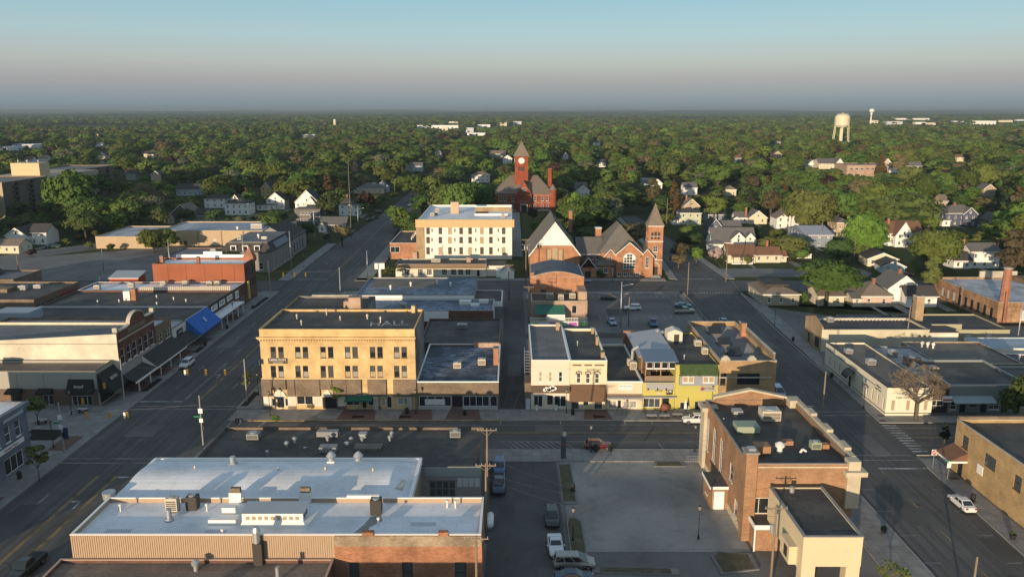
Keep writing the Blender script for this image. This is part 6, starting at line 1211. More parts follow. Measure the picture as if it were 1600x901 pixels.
def house(a,b_,pyb,ze,zr,D,typ,wc,rc,label,cat='house',extra=(),chim=None,kt=None,keepit=True,name=None,porch=None,rot=0,group=None):
    x0_,y=G(a,pyb); x1_,_=G(b_,pyb); t=thing(name or cat.replace(' ','_'),label,cat,x0_,y,0,rot,group); W_=x1_-x0_
    ro=block(t,0,W_,0,D,ze,zr,typ,HW[wc],HR[rc])
    for e in extra:   # (x0,x1 as share of width, y0,y1, eave, ridge, type, wall, roof)
        block(t,e[0]*W_,e[1]*W_,e[2],e[3],e[4],e[5],e[6],HW[e[7]],HR[e[8]],west=e[2]<0 or e[0]<0)
    if chim: chimney(ro,chim[0]*W_,D*chim[1],ze,zr+1.0,.8,.8,RED_BRICK)
    if porch:
        p0,p1=porch[0]*W_,porch[1]*W_; m=mb(TRIMW)
        for i in range(4): q=p0+.1+(p1-p0-.3)*i/3; m.box(q,q+.16,-2.0,-1.84,.4,2.5)
        m.box(p0,p1,-2.1,0,0,.4).box(p0,p1,-2.05,-1.8,2.5,2.7); m.m(HR[rc]).raw([(p0-.2,-2.3,2.65),(p1+.2,-2.3,2.65),(p1+.2,-.01,3.3),(p0-.2,-.01,3.3),(p0-.2,-2.3,2.5),(p1+.2,-2.3,2.5)],[(0,1,2,3),(4,5,1,0)]); m.obj('porch',t)
    addwin(t,(W_*.5 if typ!='gs' else W_*.28,-.02,.1),0,.95,2.1,'door','w',GLM)
    if keepit: keep(a-2,b_+2,proj(x0_,y,zr)[1]-1,pyb-3,y)
    return t
H=house
# right-hand side
H(1062,1095,351,5.6,8.0,9,'hip','green','d','pale green two-storey hipped house with a side porch, left of the big round tree',extra=((-.35,0,0,4,2.6,3.2,'flat','white','d'),))
H(1068,1092,341,6.5,10,9,'gs','tan','t','tan gabled house behind the pale green house',chim=(.3,.7))
H(1107,1128,371,4.6,8.0,10,'gs','navy','d','dark blue bungalow with a white-trimmed front gable',extra=((1,2.5,2,9,4.2,6.8,'ge','navy','g'),))
t=H(1113,1180,391,3.2,8.4,11,'ge','white','g','white house with two gabled dormers on a broad grey roof',extra=((.42,.72,-1.6,4,5.0,7.4,'gs','white','g'),(.76,.96,-.5,4,5.2,7.0,'gs','white','g'),(-.1,.25,-2,3,2.7,4.2,'hip','white','g')))
H(1137,1180,411,3.0,6.3,9,'ge','cream','b','cream cottage with a brown roof and small front porch beside the lawn',porch=(.1,.85),extra=((1,1.95,1,8,2.8,5.4,'ge','cream','b'),(1.95,2.2,2,7,2.2,4.0,'ge','cream','b')),chim=(1.55,.6))
keep(1137,1230,380,410,255)
H(1170,1198,350,3.2,6.6,10,'gs','cream','g','cottage with a white-trimmed front gable behind the parking strip',extra=((-.7,0,2,9,3,5.4,'ge','white','g'),(-.95,-.45,0,3,2.2,3.6,'gs','white','g')),chim=(-.1,.3))
H(1103,1134,344,3.0,5.6,7,'ge','steel','d','low blue-grey garage with a dark roof behind the navy bungalow')
H(1213,1248,358,5.2,8.6,10,'gs','white','t','white gabled house half hidden behind trees near the utility pole')
t=H(1258,1300,386,5.0,7.4,22,'ge','steel','s','blue-grey metal workshop with a light ridged roof')
H(1306,1328,371,6.4,8.2,11,'hip','tan','g','tan two-storey house with a flat eave behind the metal workshop',extra=((-1.6,0,1,8,3,3.6,'flat','cream','g'),))
H(1386,1440,384,5.2,9.6,10,'ge','white','b','white farmhouse with a brown roof and tall front gable',extra=((.12,.6,-3,6,5.0,10.2,'gs','white','b'),),chim=(.1,.4))
H(1355,1400,416,2.9,5.0,10,'gs','cream','d','cream garage with a low dark gable roof',cat='garage',rot=R(-6))
H(1378,1412,427,2.6,4.4,8,'gs','sky','d','small pale blue garage in front of the cream garage',cat='garage',rot=R(-6))
t=H(1476,1527,353,6.0,9.6,10,'hip','navy','g','navy blue two-storey house with white trimmed windows and a grey roof',extra=((.5,.92,-1.0,5,6,9.0,'gs','navy','g'),(-.12,.12,-1.2,5,2.8,4,'flat','white','g')),chim=(.4,.5)); keep(1470,1530,315,356,400)
H(1515,1560,419,6.0,8.4,9,'ge','white','g','white two-storey house with a grey roof left of the dark tree',extra=((-.62,0,-1,6,3.0,5.6,'ge','white','d'),),chim=(-.02,.6)); keep(1480,1560,375,420,240)
H(1345,1392,479,3.0,6.2,10,'hip','pink','t','pink single-storey house with a tan hipped roof and chimney',chim=(.55,.4),extra=((-.28,0,0,6,2.4,3.6,'ge','cream','g'),)); keep(1340,1395,440,480,215)
H(1386,1436,474,4.6,8.2,10,'gs','white','g','white gabled house with a dark rear wing right of the pink house',extra=((.35,1.3,-4.2,2,3.2,5.6,'ge','white','d'),),chim=(.5,.4)); keep(1386,1462,425,482,215)
H(1278,1318,478,3.0,5.0,9,'ge','cream','t','small cream house behind the trunk of the large oak')
t=H(1192,1248,477,3.2,5.4,15,'hip','olive','t','single-storey grey office with a low hipped roof, opposite the mid-block car park',cat='office'); keep(1185,1250,428,477,222)
m=mb(SHD).box(1.5,8,3,12,5.0,5.45).obj('roof_deck',t)
t=thing('board_fence','white board fence right of the cream cottage','fence',*G(1226,404)); x1_,_=G(1268,404); L=x1_-t.location.x
for i in range(12): boxpart(t,'panel',WHITE,L*i/12+.03,L*(i+1)/12-.03,0,.06,.1,1.9)
t=thing('board_fence','low white fence behind the navy house','fence',*G(1554,334)); x1_,_=G(1580,333)
for i in range(8): boxpart(t,'panel',WHITE,(x1_-t.location.x)*i/8,(x1_-t.location.x)*(i+1)/8-.05,0,.06,.1,2.0)
H(1545,1568,353,2.8,6,8,'gs','tan','g','small tan gabled house behind the pale blue fence, right of the navy house',keepit=False)
H(1470,1480,328,5,8.2,9,'ge','tan','t','brown-roofed house just behind the navy house')
# upper right
H(1279,1318,264,5,9.5,16,'ge','cream','g','cream house with a wide grey roof and white gable, beyond the tree belt',extra=((.6,.95,-3,8,5,10,'gs','white','g'),)); 
x_,y_=G(1322,276); b=Bld('long pinkish brick school with a flat roof beyond the tree belt',x_,y_,34,26,9.5,PINK_BRICK,TARG,cat='school',name='school',par=.4,wins={'S':[(4+i*4.4,5.4,2.6,1.8,'s2','w',GLM) for i in range(7)]}); keep(1318,1364,247,270,y_)
H(1380,1392,262,5,9,9,'gs','cream','t','cream gabled house right of the school, among trees'); H(1418,1440,268,5,8.5,9,'ge','white','g','white house peeking out of trees in the upper right')
H(1495,1506,253,5,8,9,'ge','cream','b','small cream house far back among trees, upper right'); H(1536,1554,307,5,8,9,'gs','tan','g','tan gabled house in trees above the navy house')
H(1004,1023,289,4,5,10,'flat','sky','s','pale blue flat-roofed house in the dark tree belt'); H(900,921,307,4,7.5,10,'gs','white','d','white gabled house with a dark roof behind the clipped trees',extra=((0,.9,9,16,5,8,'ge','grey','g'),))
H(1068,1089,305,5,8,9,'ge','white','g','white house behind the tall rust-coloured conifers'); H(1134,1150,306,4,6.5,9,'hip','cream','t','cream flat house behind the round tree')
H(1208,1221,247,4,8,9,'gs','tan','b','distant tan house left of the water tower'); H(880,888,250,5,8,8,'gs','white','g','tiny white gable end deep in the trees behind the courthouse')
# left-hand side
H(10,44,384,4.4,7.4,12,'gs','white','d','white farmhouse gable at the far left edge',extra=((.9,1.7,3,12,5.0,8.2,'ge','white','d'),)); keep(5,72,344,384,320)
H(-20,30,396,3,5.2,9,'ge','cream','t','low cream house with a tan roof in front of the white farmhouse')
H(266,302,349,4.4,9.2,13,'gs','dkgrey','t','dark craftsman house with cream-trimmed front gable and dormer',extra=((-.05,.2,-1.5,4,3.4,5.4,'gs','cream','t'),(1,1.45,3,11,3.4,6.6,'ge','olive','d'))); keep(262,318,310,343,380)
H(320,352,325,5.0,8,10,'hip','white','d','white two-storey house with a dark hipped roof, left one of the pair'); H(352,389,336,6,8.6,11,'hip','white','d','larger white two-storey house with a dark hipped roof, right one of the pair',extra=((.2,.5,4,10,8,10.4,'gs','white','d'),))
H(417,445,327,5.2,9.4,10,'gs','white','d','white gabled house left of the tall white gabled house',extra=((-.4,.6,-5,0,2.8,3.8,'flat','white','d'),))
H(462,498,333,6.2,12.4,12,'gs','white','d','tall white house with steep front gable and a smaller nested gable',extra=((.45,.95,-2,6,5,9.0,'gs','white','d'),(.5,1.0,-5,-1.5,3.4,5.0,'hip','white','d'))); keep(460,500,288,334,380)
b=thing('building','dark grey flat-roofed building with rows of small white windows','building',*G(461,350)); m=mb(pmat('dark_grey_wall',(.14,.14,.135))).box(0,12.5,0,10,0,7.0).obj('wall',b); mb(TARBR).box(-.2,12.7,-.2,10.2,7,7.3).obj('roof',b)
for f in range(2):
    for i in range(6): addwin(b,(3.2+i*1.4,-.12,1.6+f*3),0,.9,1.2,'one','w',GLM)
keep(458,495,320,348,380)
H(530,552,337,5.6,9.4,9,'hip','white','d','white house with a dark pyramidal roof and double porch beside the main street',extra=((1.0,1.45,-1,6,5.2,5.8,'flat','white','g'),),chim=(.5,.5)); keep(528,566,300,338,380)
H(558,598,303,3.6,7.0,11,'hip','cream','g','cream bungalow with a grey hipped roof near the street',extra=((-.2,.2,-3,2,2.4,3.2,'flat','cream','g'),)); H(590,606,301,5,8,9,'gs','sky','d','pale blue house right of the cream bungalow')
H(500,540,362,3.2,6.2,12,'ge','dkgrey','g','low dark bungalow with a white columned portico',extra=((.0,.28,-2.5,3,2.8,4.4,'gs','white','g'),)); keep(495,545,334,362,330)
H(408,424,306,5,8.6,10,'gs','yellow','d','yellow gabled house with a dark roof, upper left'); H(276,310,306,4,7.4,10,'ge','sky','d','blue-grey low house in the dark trees, upper left')
H(737,765,285,5.6,8,10,'hip','white','t','white house with a hipped roof left of the courthouse'); H(786,800,256,5.6,9,9,'gs','white','t','white gabled house behind the clock tower'); H(549,559,268,5,9,9,'gs','brick','b','small brick gable far up the main street')
H(640,660,268,5,8,10,'ge','sky','g','pale blue house beside the far end of the street'); H(590,640,272,4,7,10,'ge','grey','g','grey house under trees near the far end of the street',keepit=False)
H(680,690,245,5,8.5,9,'gs','cream','t','distant cream house beside the far end of the street'); H(765,790,247,5,8.5,12,'ge','grey','t','grey house with a long roof behind the courthouse trees'); H(472,494,216,7,8,30,'flat','cream','w','long cream institutional building on the wooded rise, upper left')
# far commercial strip and industrial sheds
FARW=[(652,716,201,196),(700,716,194,190),(728,740,207,200),(746,766,200,195),(776,792,198,192),(802,815,196,190),(730,758,212,208),(690,700,204,199),(20,62,232,226),(0,20,236,230),(1076,1090,187,184.5),(1386,1410,196,190),(1400,1452,189,185),(1440,1462,196,192),(1490,1506,193,189),(1520,1556,195,186),(1560,1582,193,188),(1588,1600,192,182),(1430,1446,196,191),(1360,1372,194,187)]
for i,(a,c,bt,tp) in enumerate(FARW):
    x_,y_=G(a,bt); x1_,_=G(c,bt); h=min(14,max(5,zat(tp,y_))); wm=(WHITE,HW['cream'],pmat('pale_shed',(.5,.52,.54)))[i%3]
    t=thing('warehouse','','warehouse',x_,y_); L=x1_-x_; D=min(120,max(25,L*.6)); 
    mb(wm).box(0,L,0,D,0,h).obj('wall',t); mb(WROOF).box(-.3,L+.3,-.3,D+.3,h,h+.4).obj('roof',t); m=mb(GLD)
    for k in range(max(1,int(L/14))): mb(GLD).box(4+k*14,9+k*14,-.1,-.02,.5,4).obj('loading_door',t)
    side='far left' if a<300 else 'centre' if a<900 else 'right'
    t['label']='far %s %s, %s'%(('white','cream','pale grey')[i%3],'flat-roofed shed',('beyond the %s woods near the %s'%('left' if a<300 else 'central' if a<900 else 'right', ('horizon','water tower','main street end','skyline')[i%4])))
    t['group']='distant pale commercial sheds'
    keep(a-1,c+1,tp-1,bt-2,y_)
# ================================================================ WATER TOWERS
x_,y_=1,1200.0; TX,TZ=PX(1315.5,195,1200)
t=thing('water_tower','cream multi-legged water tower with a broad flat-bottomed tank above the trees','water tower',TX,y_)
wt=pmat('tower_cream',(.62,.58,.42),.7,.06)
R0=10.5; zb=30.5; zt=49.0
m=mb(wt); prof=[(0.5,zb-1.5),(R0*.7,zb-1.0),(R0*.97,zb+1.8),(R0,zb+4),(R0,zt-6),(R0*.93,zt-3.2),(R0*.6,zt-1),(R0*.1,zt)]
for (r0,z0_),(r1,z1_) in zip(prof,prof[1:]): m.cyl(0,0,z0_,z1_,r0,r1,n=28,cap=False)
m.cyl(0,0,zt-.2,zt+1.8,.5,n=8); m.obj('tank',t,smooth=True)
for k in range(6): 
    a=k*math.pi/3+.3; mb(wt).tube((R0*1.22*math.cos(a),R0*1.22*math.sin(a),0),(R0*.96*math.cos(a),R0*.96*math.sin(a),zb+3),.55,.5,8).obj('leg',t)
mb(wt).cyl(0,0,0,zb,1.6,n=12).obj('riser_pipe',t)
m=mb(wt)
for k in range(24):
    a=k*math.pi/12; c=(k+1)*math.pi/12; m.tube((R0*.75*math.cos(a),R0*.75*math.sin(a),zt-.2),(R0*.75*math.cos(c),R0*.75*math.sin(c),zt-.2),.08,n=4)
    m.tube((R0*.75*math.cos(a),R0*.75*math.sin(a),zt-2),(R0*.75*math.cos(a),R0*.75*math.sin(a),zt-.2),.06,n=4)
m.obj('railing',t); o=text(t,'C',3.4,(4.6,-R0*.93,39.8),R(18),pmat('red_letter',(.4,.15,.12))); keep(1300,1331,170,209,1200)
TX,_=PX(1361.5,180,2600)
t=thing('water_tower','small distant white water tower shaped like a ball on a single stem','water tower',TX,2600)
mb(WHITE).cyl(0,0,0,34,2.4,2.0,n=12).obj('stem',t); m=mb(WHITE).ball(0,0,52,8.2,6.4,16,8); m.cyl(0,0,34,47,2.0,3.4,n=12); m.obj('tank',t,smooth=True); keep(1356,1368,166,181,2600)
for a,c in ((523,193),):
    TX,_=PX(a,190,2200); t=thing('silo','slim cream tower on the wooded skyline, upper left','silo',TX,2200); mb(HW['cream']).cyl(0,0,0,zat(188,2200),3.6,n=10).obj('shaft',t); mb(WHITE).ball(0,0,zat(188,2200),3.7,3,10,6).obj('dome',t); keep(519,527,184,192,2200)
# ================================================================ VEHICLES
TYRE=pmat('tyre_rubber',(.015,.015,.016),.8,.1,bmp=0); RIM=pmat('alloy_rim',(.45,.46,.48),.3,.05,metal=.8,bmp=0); HL=glass('headlight_glass',(.55,.55,.52),.1,.8); TLM=glass('tail_light_red',(.25,.01,.01),.2,.6); CG=glass('car_glass',(.012,.015,.018),.04,.9); PLB=pmat('black_trim',(.02,.02,.02),.6,.1,bmp=0)
def wheelmesh(r):
    k=('wheel',r)
    if k not in WC:
        a=MB().m(TYRE); n=16
        a.raw([(r*math.cos(2*math.pi*i/n),s_*.11,r*math.sin(2*math.pi*i/n)) for s_ in (-1,1) for i in range(n)],[(i,(i+1)%n,n+(i+1)%n,n+i) for i in range(n)]+[tuple(range(n-1,-1,-1)),tuple(range(n,2*n))])
        b_=MB().m(RIM); q=r*.62
        b_.raw([(q*math.cos(2*math.pi*i/n),s_*.125,q*math.sin(2*math.pi*i/n)) for s_ in (-1,1) for i in range(n)],[(i,(i+1)%n,n+(i+1)%n,n+i) for i in range(n)]+[tuple(range(n-1,-1,-1)),tuple(range(n,2*n))])
        b_.m(PLB)
        for s_ in (-1,1):
            for j in range(5):
                an=j*1.2566+.5; b_.raw([(q*.35*math.cos(an-.3),s_*.13,q*.35*math.sin(an-.3)),(q*.9*math.cos(an-.32),s_*.13,q*.9*math.sin(an-.32)),(q*.9*math.cos(an+.32),s_*.13,q*.9*math.sin(an+.32)),(q*.35*math.cos(an+.3),s_*.13,q*.35*math.sin(an+.3))],[(0,1,2,3)])
        WC[k]=(a.mesh('tyre'),b_.mesh('rim'))
    return WC[k]
# kind: length, half width, height, body stations (share of length, half width factor, top height), greenhouse base/roof x range, wheel r
CK={'sedan':(4.75,.92,1.45,[(-.5,.80,.72),(-.47,.95,.93),(-.33,1,1.0),(-.1,1,.96),(.2,1,.93),(.34,.98,.90),(.46,.90,.76),(.5,.76,.62)],(-.36,.22),(-.20,.06),.33),
 'suv':(4.75,.95,1.70,[(-.5,.86,.85),(-.48,.97,1.05),(-.3,1,1.08),(.0,1,1.05),(.22,1,1.04),(.38,.97,1.0),(.47,.9,.86),(.5,.78,.66)],(-.47,.22),(-.41,.08),.37),
 'hatch':(4.5,.92,1.55,[(-.5,.84,.80),(-.485,.95,1.0),(-.35,1,1.0),(-.1,1,.97),(.2,1,.95),(.36,.97,.90),(.46,.88,.76),(.5,.74,.6)],(-.46,.22),(-.34,.05),.34),
 'van':(5.1,1.0,1.75,[(-.5,.88,.85),(-.485,.98,1.02),(-.3,1,1.04),(.1,1,1.0),(.26,1,.98),(.40,.95,.88),(.48,.84,.72),(.5,.7,.6)],(-.48,.34),(-.44,.08),.34),
 'muscle':(4.8,.96,1.36,[(-.5,.84,.80),(-.47,.96,.98),(-.33,1,.98),(-.1,1,.92),(.12,1,.90),(.34,.98,.88),(.47,.92,.74),(.5,.8,.62)],(-.33,.14),(-.2,-.02),.35),
 'pickup':(5.7,.98,1.85,[(-.5,.96,1.12),(-.49,.99,1.14),(-.15,1,1.14),(.1,1,1.12),(.26,1,1.14),(.40,.98,1.10),(.48,.92,.98),(.5,.85,.7)],(-.12,.25),(-.09,.14),.4),
 'boxvan':(6.2,1.05,2.2,[(-.5,.95,1.25),(-.49,.99,1.25),(-.2,1,1.25),(.1,1,1.2),(.3,1,1.15),(.42,.95,1.05),(.48,.88,.9),(.5,.75,.7)],(-.49,.38),(-.48,.24),.36)}
def car(kind,x,y,rz,paint,label,z=.012,cat=None):
    L,hw,Hh,st,gb,gr,wr=CK[kind]; t=thing({'suv':'parked_suv','van':'minivan','pickup':'pickup_truck','boxvan':'cargo_van'}.get(kind,'parked_car'),label,cat or {'suv':'car','van':'minivan','pickup':'pickup truck','boxvan':'van'}.get(kind,'car'),x,y,z,rz)
    m=MB().m(paint); vs=[];fs=[]; zb=.24
    for a,k,top in st:
        w_=hw*k; X=a*L; zz=zb+(.12 if abs(a)>.46 else 0)
        vs+=[(X,-w_*.86,zz),(X,-w_,zz+.16),(X,-w_,top*.72),(X,-w_*.93,top-.04),(X,-w_*.80,top),(X,w_*.80,top),(X,w_*.93,top-.04),(X,w_,top*.72),(X,w_,zz+.16),(X,w_*.86,zz)]
    n=len(st)
    for i in range(n-1):
        for j in range(10): fs.append((10*i+j,10*i+(j+1)%10,10*i+10+(j+1)%10,10*i+10+j))
    fs+=[tuple(range(9,-1,-1)),tuple(range(10*(n-1),10*n))]; m.raw(vs,fs)
    g0,g1,r0,r1=gb[0]*L,gb[1]*L,gr[0]*L,gr[1]*L; zb_=st[3][2]-.03; wb=hw*.86; wt_=hw*.70; zt=Hh
    m.raw([(g0,-wb,zb_),(g1,-wb,zb_),(g1,wb,zb_),(g0,wb,zb_),(r0,-wt_,zt-.05),(r1,-wt_,zt-.05),(r1,wt_,zt-.05),(r0,wt_,zt-.05),(r0+.15,-wt_*.82,zt),(r1-.15,-wt_*.82,zt),(r1-.15,wt_*.82,zt),(r0+.15,wt_*.82,zt)],
        [(0,1,5,4),(1,2,6,5),(2,3,7,6),(3,0,4,7),(4,5,9,8),(5,6,10,9),(6,7,11,10),(7,4,8,11),(8,9,10,11)])
    m.m(PLB).box(-L*.42,L*.42,-hw*.9,hw*.9,.2,.34); body=m.obj('body',t,smooth=False)
    def P(fx,fz,side):   # point on the greenhouse side
        xb=g0+(g1-g0)*fx; xt=r0+(r1-r0)*fx; yb=wb; yt=wt_
        return (xb+(xt-xb)*fz,side*(yb+(yt-yb)*fz+.012),zb_+(zt-.05-zb_)*fz)
    cuts={'sedan':[(.08,.48),(.53,.93)],'muscle':[(.1,.38),(.44,.92)],'suv':[(.04,.27),(.31,.60),(.64,.94)],'hatch':[(.07,.24),(.29,.58),(.63,.93)],'van':[(.04,.30),(.34,.60),(.64,.93)],'pickup':[(.08,.45),(.5,.93)],'boxvan':[(.70,.95),(.45,.66)]}[kind]
    for s_ in (-1,1):
        for a,c in cuts:
            mb(CG).raw([P(a,.14,s_),P(c,.14,s_),P(c,.88,s_),P(a,.88,s_)],[(0,1,2,3) if s_<0 else (3,2,1,0)]).obj('side_window',t)
    for fr,(b0,t0) in (('windscreen',(g1,r1)),('rear_window',(g0,r0))):
        sg=1 if fr=='windscreen' else -1
        if kind=='boxvan' and sg<0: continue
        q=lambda f,s_: (b0+(t0-b0)*f+sg*.015,s_*(wb+(wt_-wb)*f)*.88,zb_+(zt-.05-zb_)*f+.01)
        mb(CG).raw([q(.12,-1),q(.12,1),q(.92,1),q(.92,-1)],[(0,1,2,3)]).obj(fr,t)
    for s_ in (-1,1):
        mb(HL).box(L*.46,L*.485,s_*hw*.62-.16,s_*hw*.62+.16,.60,.74).obj('headlight',t); mb(TLM).box(-L*.5-.015,-L*.475,s_*hw*.66-.14,s_*hw*.66+.14,.72,.9).obj('tail_light',t)
        mb(paint).box(g1*.82,g1*.82+.16,s_*(hw+.02)-.0,s_*(hw+.02)+s_*.16,zb_,zb_+.13).obj('wing_mirror',t)
        for fx in (-.305,.315):
            ty,ri=wheelmesh(wr); o=put(ty,'wheel',t,(fx*L,s_*(hw-.10),wr)); put(ri,'rim',o)
    m=mb(PLB).box(L*.488,L*.502,-hw*.5,hw*.5,.38,.58); m.m(WHITE).box(-L*.502,-L*.496,-.26,.26,.5,.64); m.obj('grille',t)
    if kind=='pickup': mb(PLB).box(-L*.48,-L*.14,-hw*.78,hw*.78,1.1,1.16).obj('truck_bed',t)
    return t
PW=carpaint('paint_white',(.62,.63,.64),0); PB=carpaint('paint_black',(.02,.022,.025)); PN=carpaint('paint_navy',(.02,.035,.07)); PR=carpaint('paint_maroon',(.10,.006,.012)); PS=carpaint('paint_silver',(.32,.30,.27),.6); PT=carpaint('paint_teal',(.03,.12,.17)); PBL=carpaint('paint_blue',(.04,.10,.22)); PG=carpaint('paint_green',(.02,.07,.05)); PLBL=carpaint('paint_ice',(.30,.36,.44),.5)
def cp(kind,px,py,hd,paint,label,**k):
    x,y=G(px,py); return car(kind,x,y,R(hd),paint,label,**k)
cp('hatch',934,700,0,PR,'dark red hatchback car parked on the cross street beside the bleached car park')
cp('suv',1087,660,180,PW,'white SUV with dark windows at the kerb in front of the chartreuse bar')
cp('van',1216,617,-93,PLBL,'ice-blue minivan parked at the kerb beside the tan-gold brick corner block')
cp('sedan',1502,791,91,PW,'white sedan parked beside the yellow brick building, seen from behind')
cp('suv',292,572,-90,PW,'white SUV driving towards us on the main street near the blue awning')
cp('pickup',42,893,-92,PB,'black pickup truck on the main street at the lower left corner')
cp('suv',862,814,-90,PB,'black SUV at the kerb of the narrow lane, behind the white coupe')
cp('muscle',868,858,-88,PW,'white sports coupe facing us in the narrow lane')
cp('van',897,884,0,PS,'silver minivan parked across the lane behind the white coupe')
cp('sedan',897,908,0,PN,'dark navy car cut off by the bottom edge, next to the silver minivan')
cp('suv',780,735,-90,PBL,'blue SUV in the lane beside the black-roofed block, rear of two')
cp('pickup',779,762,-90,PN,'navy pickup truck in the lane, right in front of the blue SUV')
t=thing('gas_tank','small white gas tank standing against the wall under the utility poles','tank',-2.9,98.0); m=mb(WHITE).tube((0,-1.2,.9),(0,1.2,.9),.5,n=12).ball(0,-1.2,.9,.5).ball(0,1.2,.9,.5); m.obj('tank',t,smooth=True); mb(GREYM).box(-.3,.3,-.9,-.7,0,.5).obj('leg',t); mb(GREYM).box(-.3,.3,.7,.9,0,.5).obj('leg',t)
cp('suv',951,468,-8,PB,'black SUV in the mid-block car park, in the shade near the alley')
cp('suv',988,484,180,PW,'white SUV standing alone in the sunlit middle of the mid-block car park')
cp('sedan',1067,480,-4,PT,'teal sedan in the mid-block car park next to a pickup')
cp('pickup',1069,489,6,PS,'silver pickup truck in the mid-block car park beside the teal sedan')
cp('sedan',956,506,-84,PLBL,'grey-blue car facing us near the back of the mid-block car park')
cp('pickup',1020,508,-92,PBL,'blue pickup truck nosed towards the shop yards in the mid-block car park')
cp('sedan',1131,506,-90,PLBL,'pale blue car parked at the kerb beyond the gold brick building')
cp('sedan',912,441,4,PLBL,'pale car parked beside the church entrance')
cp('boxvan',1522,546,200,PW,'white cargo van parked by the olive block building')
cp('sedan',1398,430,10,PB,'black car parked by the pale blue garage'); cp('sedan',1416,431,10,PR,'maroon car parked next to the black car near the garages')
cp('suv',592,333,20,PB,'dark SUV parked beside the lawn up the main street'); cp('sedan',577,345,65,PB,'dark car in the side lot along the main street'); cp('sedan',586,342,65,PG,'dark green car beside another dark car along the main street')
cp('pickup',83,387,-160,PG,'dark green pickup truck parked near the cream house at far left')
cp('sedan',640,322,-90,PW,'small white car far up the main street'); cp('sedan',1180,490,-90,PB,'x') if 0 else None
# ================================================================ POLES, WIRES, LAMPS, SIGNALS
def upole(x,y,h,label,arms=1,trans=0,lamp=False,mat=None,armr=0,name='utility_pole'):
    t=thing(name,label,'utility pole',x,y); mb(mat or WOODP).cyl(0,0,-.2,h,.17,.11,n=8).obj('pole',t,smooth=True)
    for i in range(arms):
        z=h-.35-i*1.6; m=mb(WOODP).box(-1.3,1.3,-.09,-.0,z,z+.13); m.tube((-.8,-.05,z),(0,-.05,z-.7),.03,n=4).tube((.8,-.05,z),(0,-.05,z-.7),.03,n=4); o=m.obj('crossarm',t,rz=armr)
        m=mb(GREYM)
        for q in (-1.2,-.5,.5,1.2): m.cyl(q,-.05,z+.13,z+.36,.05,.03,n=6)
        m.obj('insulators',o)
    for i in range(trans):
        a=(-.42,.42,0)[i]; mb(STEEL).cyl(a,-.28,h-3.2,h-2.2,.24,n=10).cyl(a,-.28,h-2.2,h-2.1,.26,.1,n=10).obj('transformer',t)
    if lamp: mb(STEEL).tube((0,0,h-1.2),(2.2,0,h-.6),.05).box(2.1,2.9,-.13,.13,h-.68,h-.55).obj('street_light_arm',t)
    return t
def ppole(px,pyb,pyt,label,**k):
    x,y=G(px,pyb); return upole(x,y,zat(pyt,y),label,**k)
pA=upole(-3.3,99.6,13.2,'tall wooden utility pole with one crossarm beside the lane, next to the black-roofed block',1)
pB=upole(-3.3,94.0,10.8,'wooden utility pole with a crossarm in front of the taller one at the white roof',1)
pC=upole(PX(744,850,77)[0],77,10.4,'wooden utility pole at the brick wall, bottom edge of the picture',1)
x_,z_=PX(1211,800,84.5); pD=upole(x_,84.2,10.1,'wooden utility pole with a grey transformer in front of the drive-through canopy',1,1)
upole(4.4,250,14.6,'tall utility pole with three crossarms and transformers at the alley end by the church',3,2)
upole(4.3,200,10.4,'utility pole with one crossarm and a transformer on the alley beside the picket railing',1,1)
upole(-.9,229,10.5,'short utility pole with a transformer opposite the brick hall, west side of the alley',1,1)
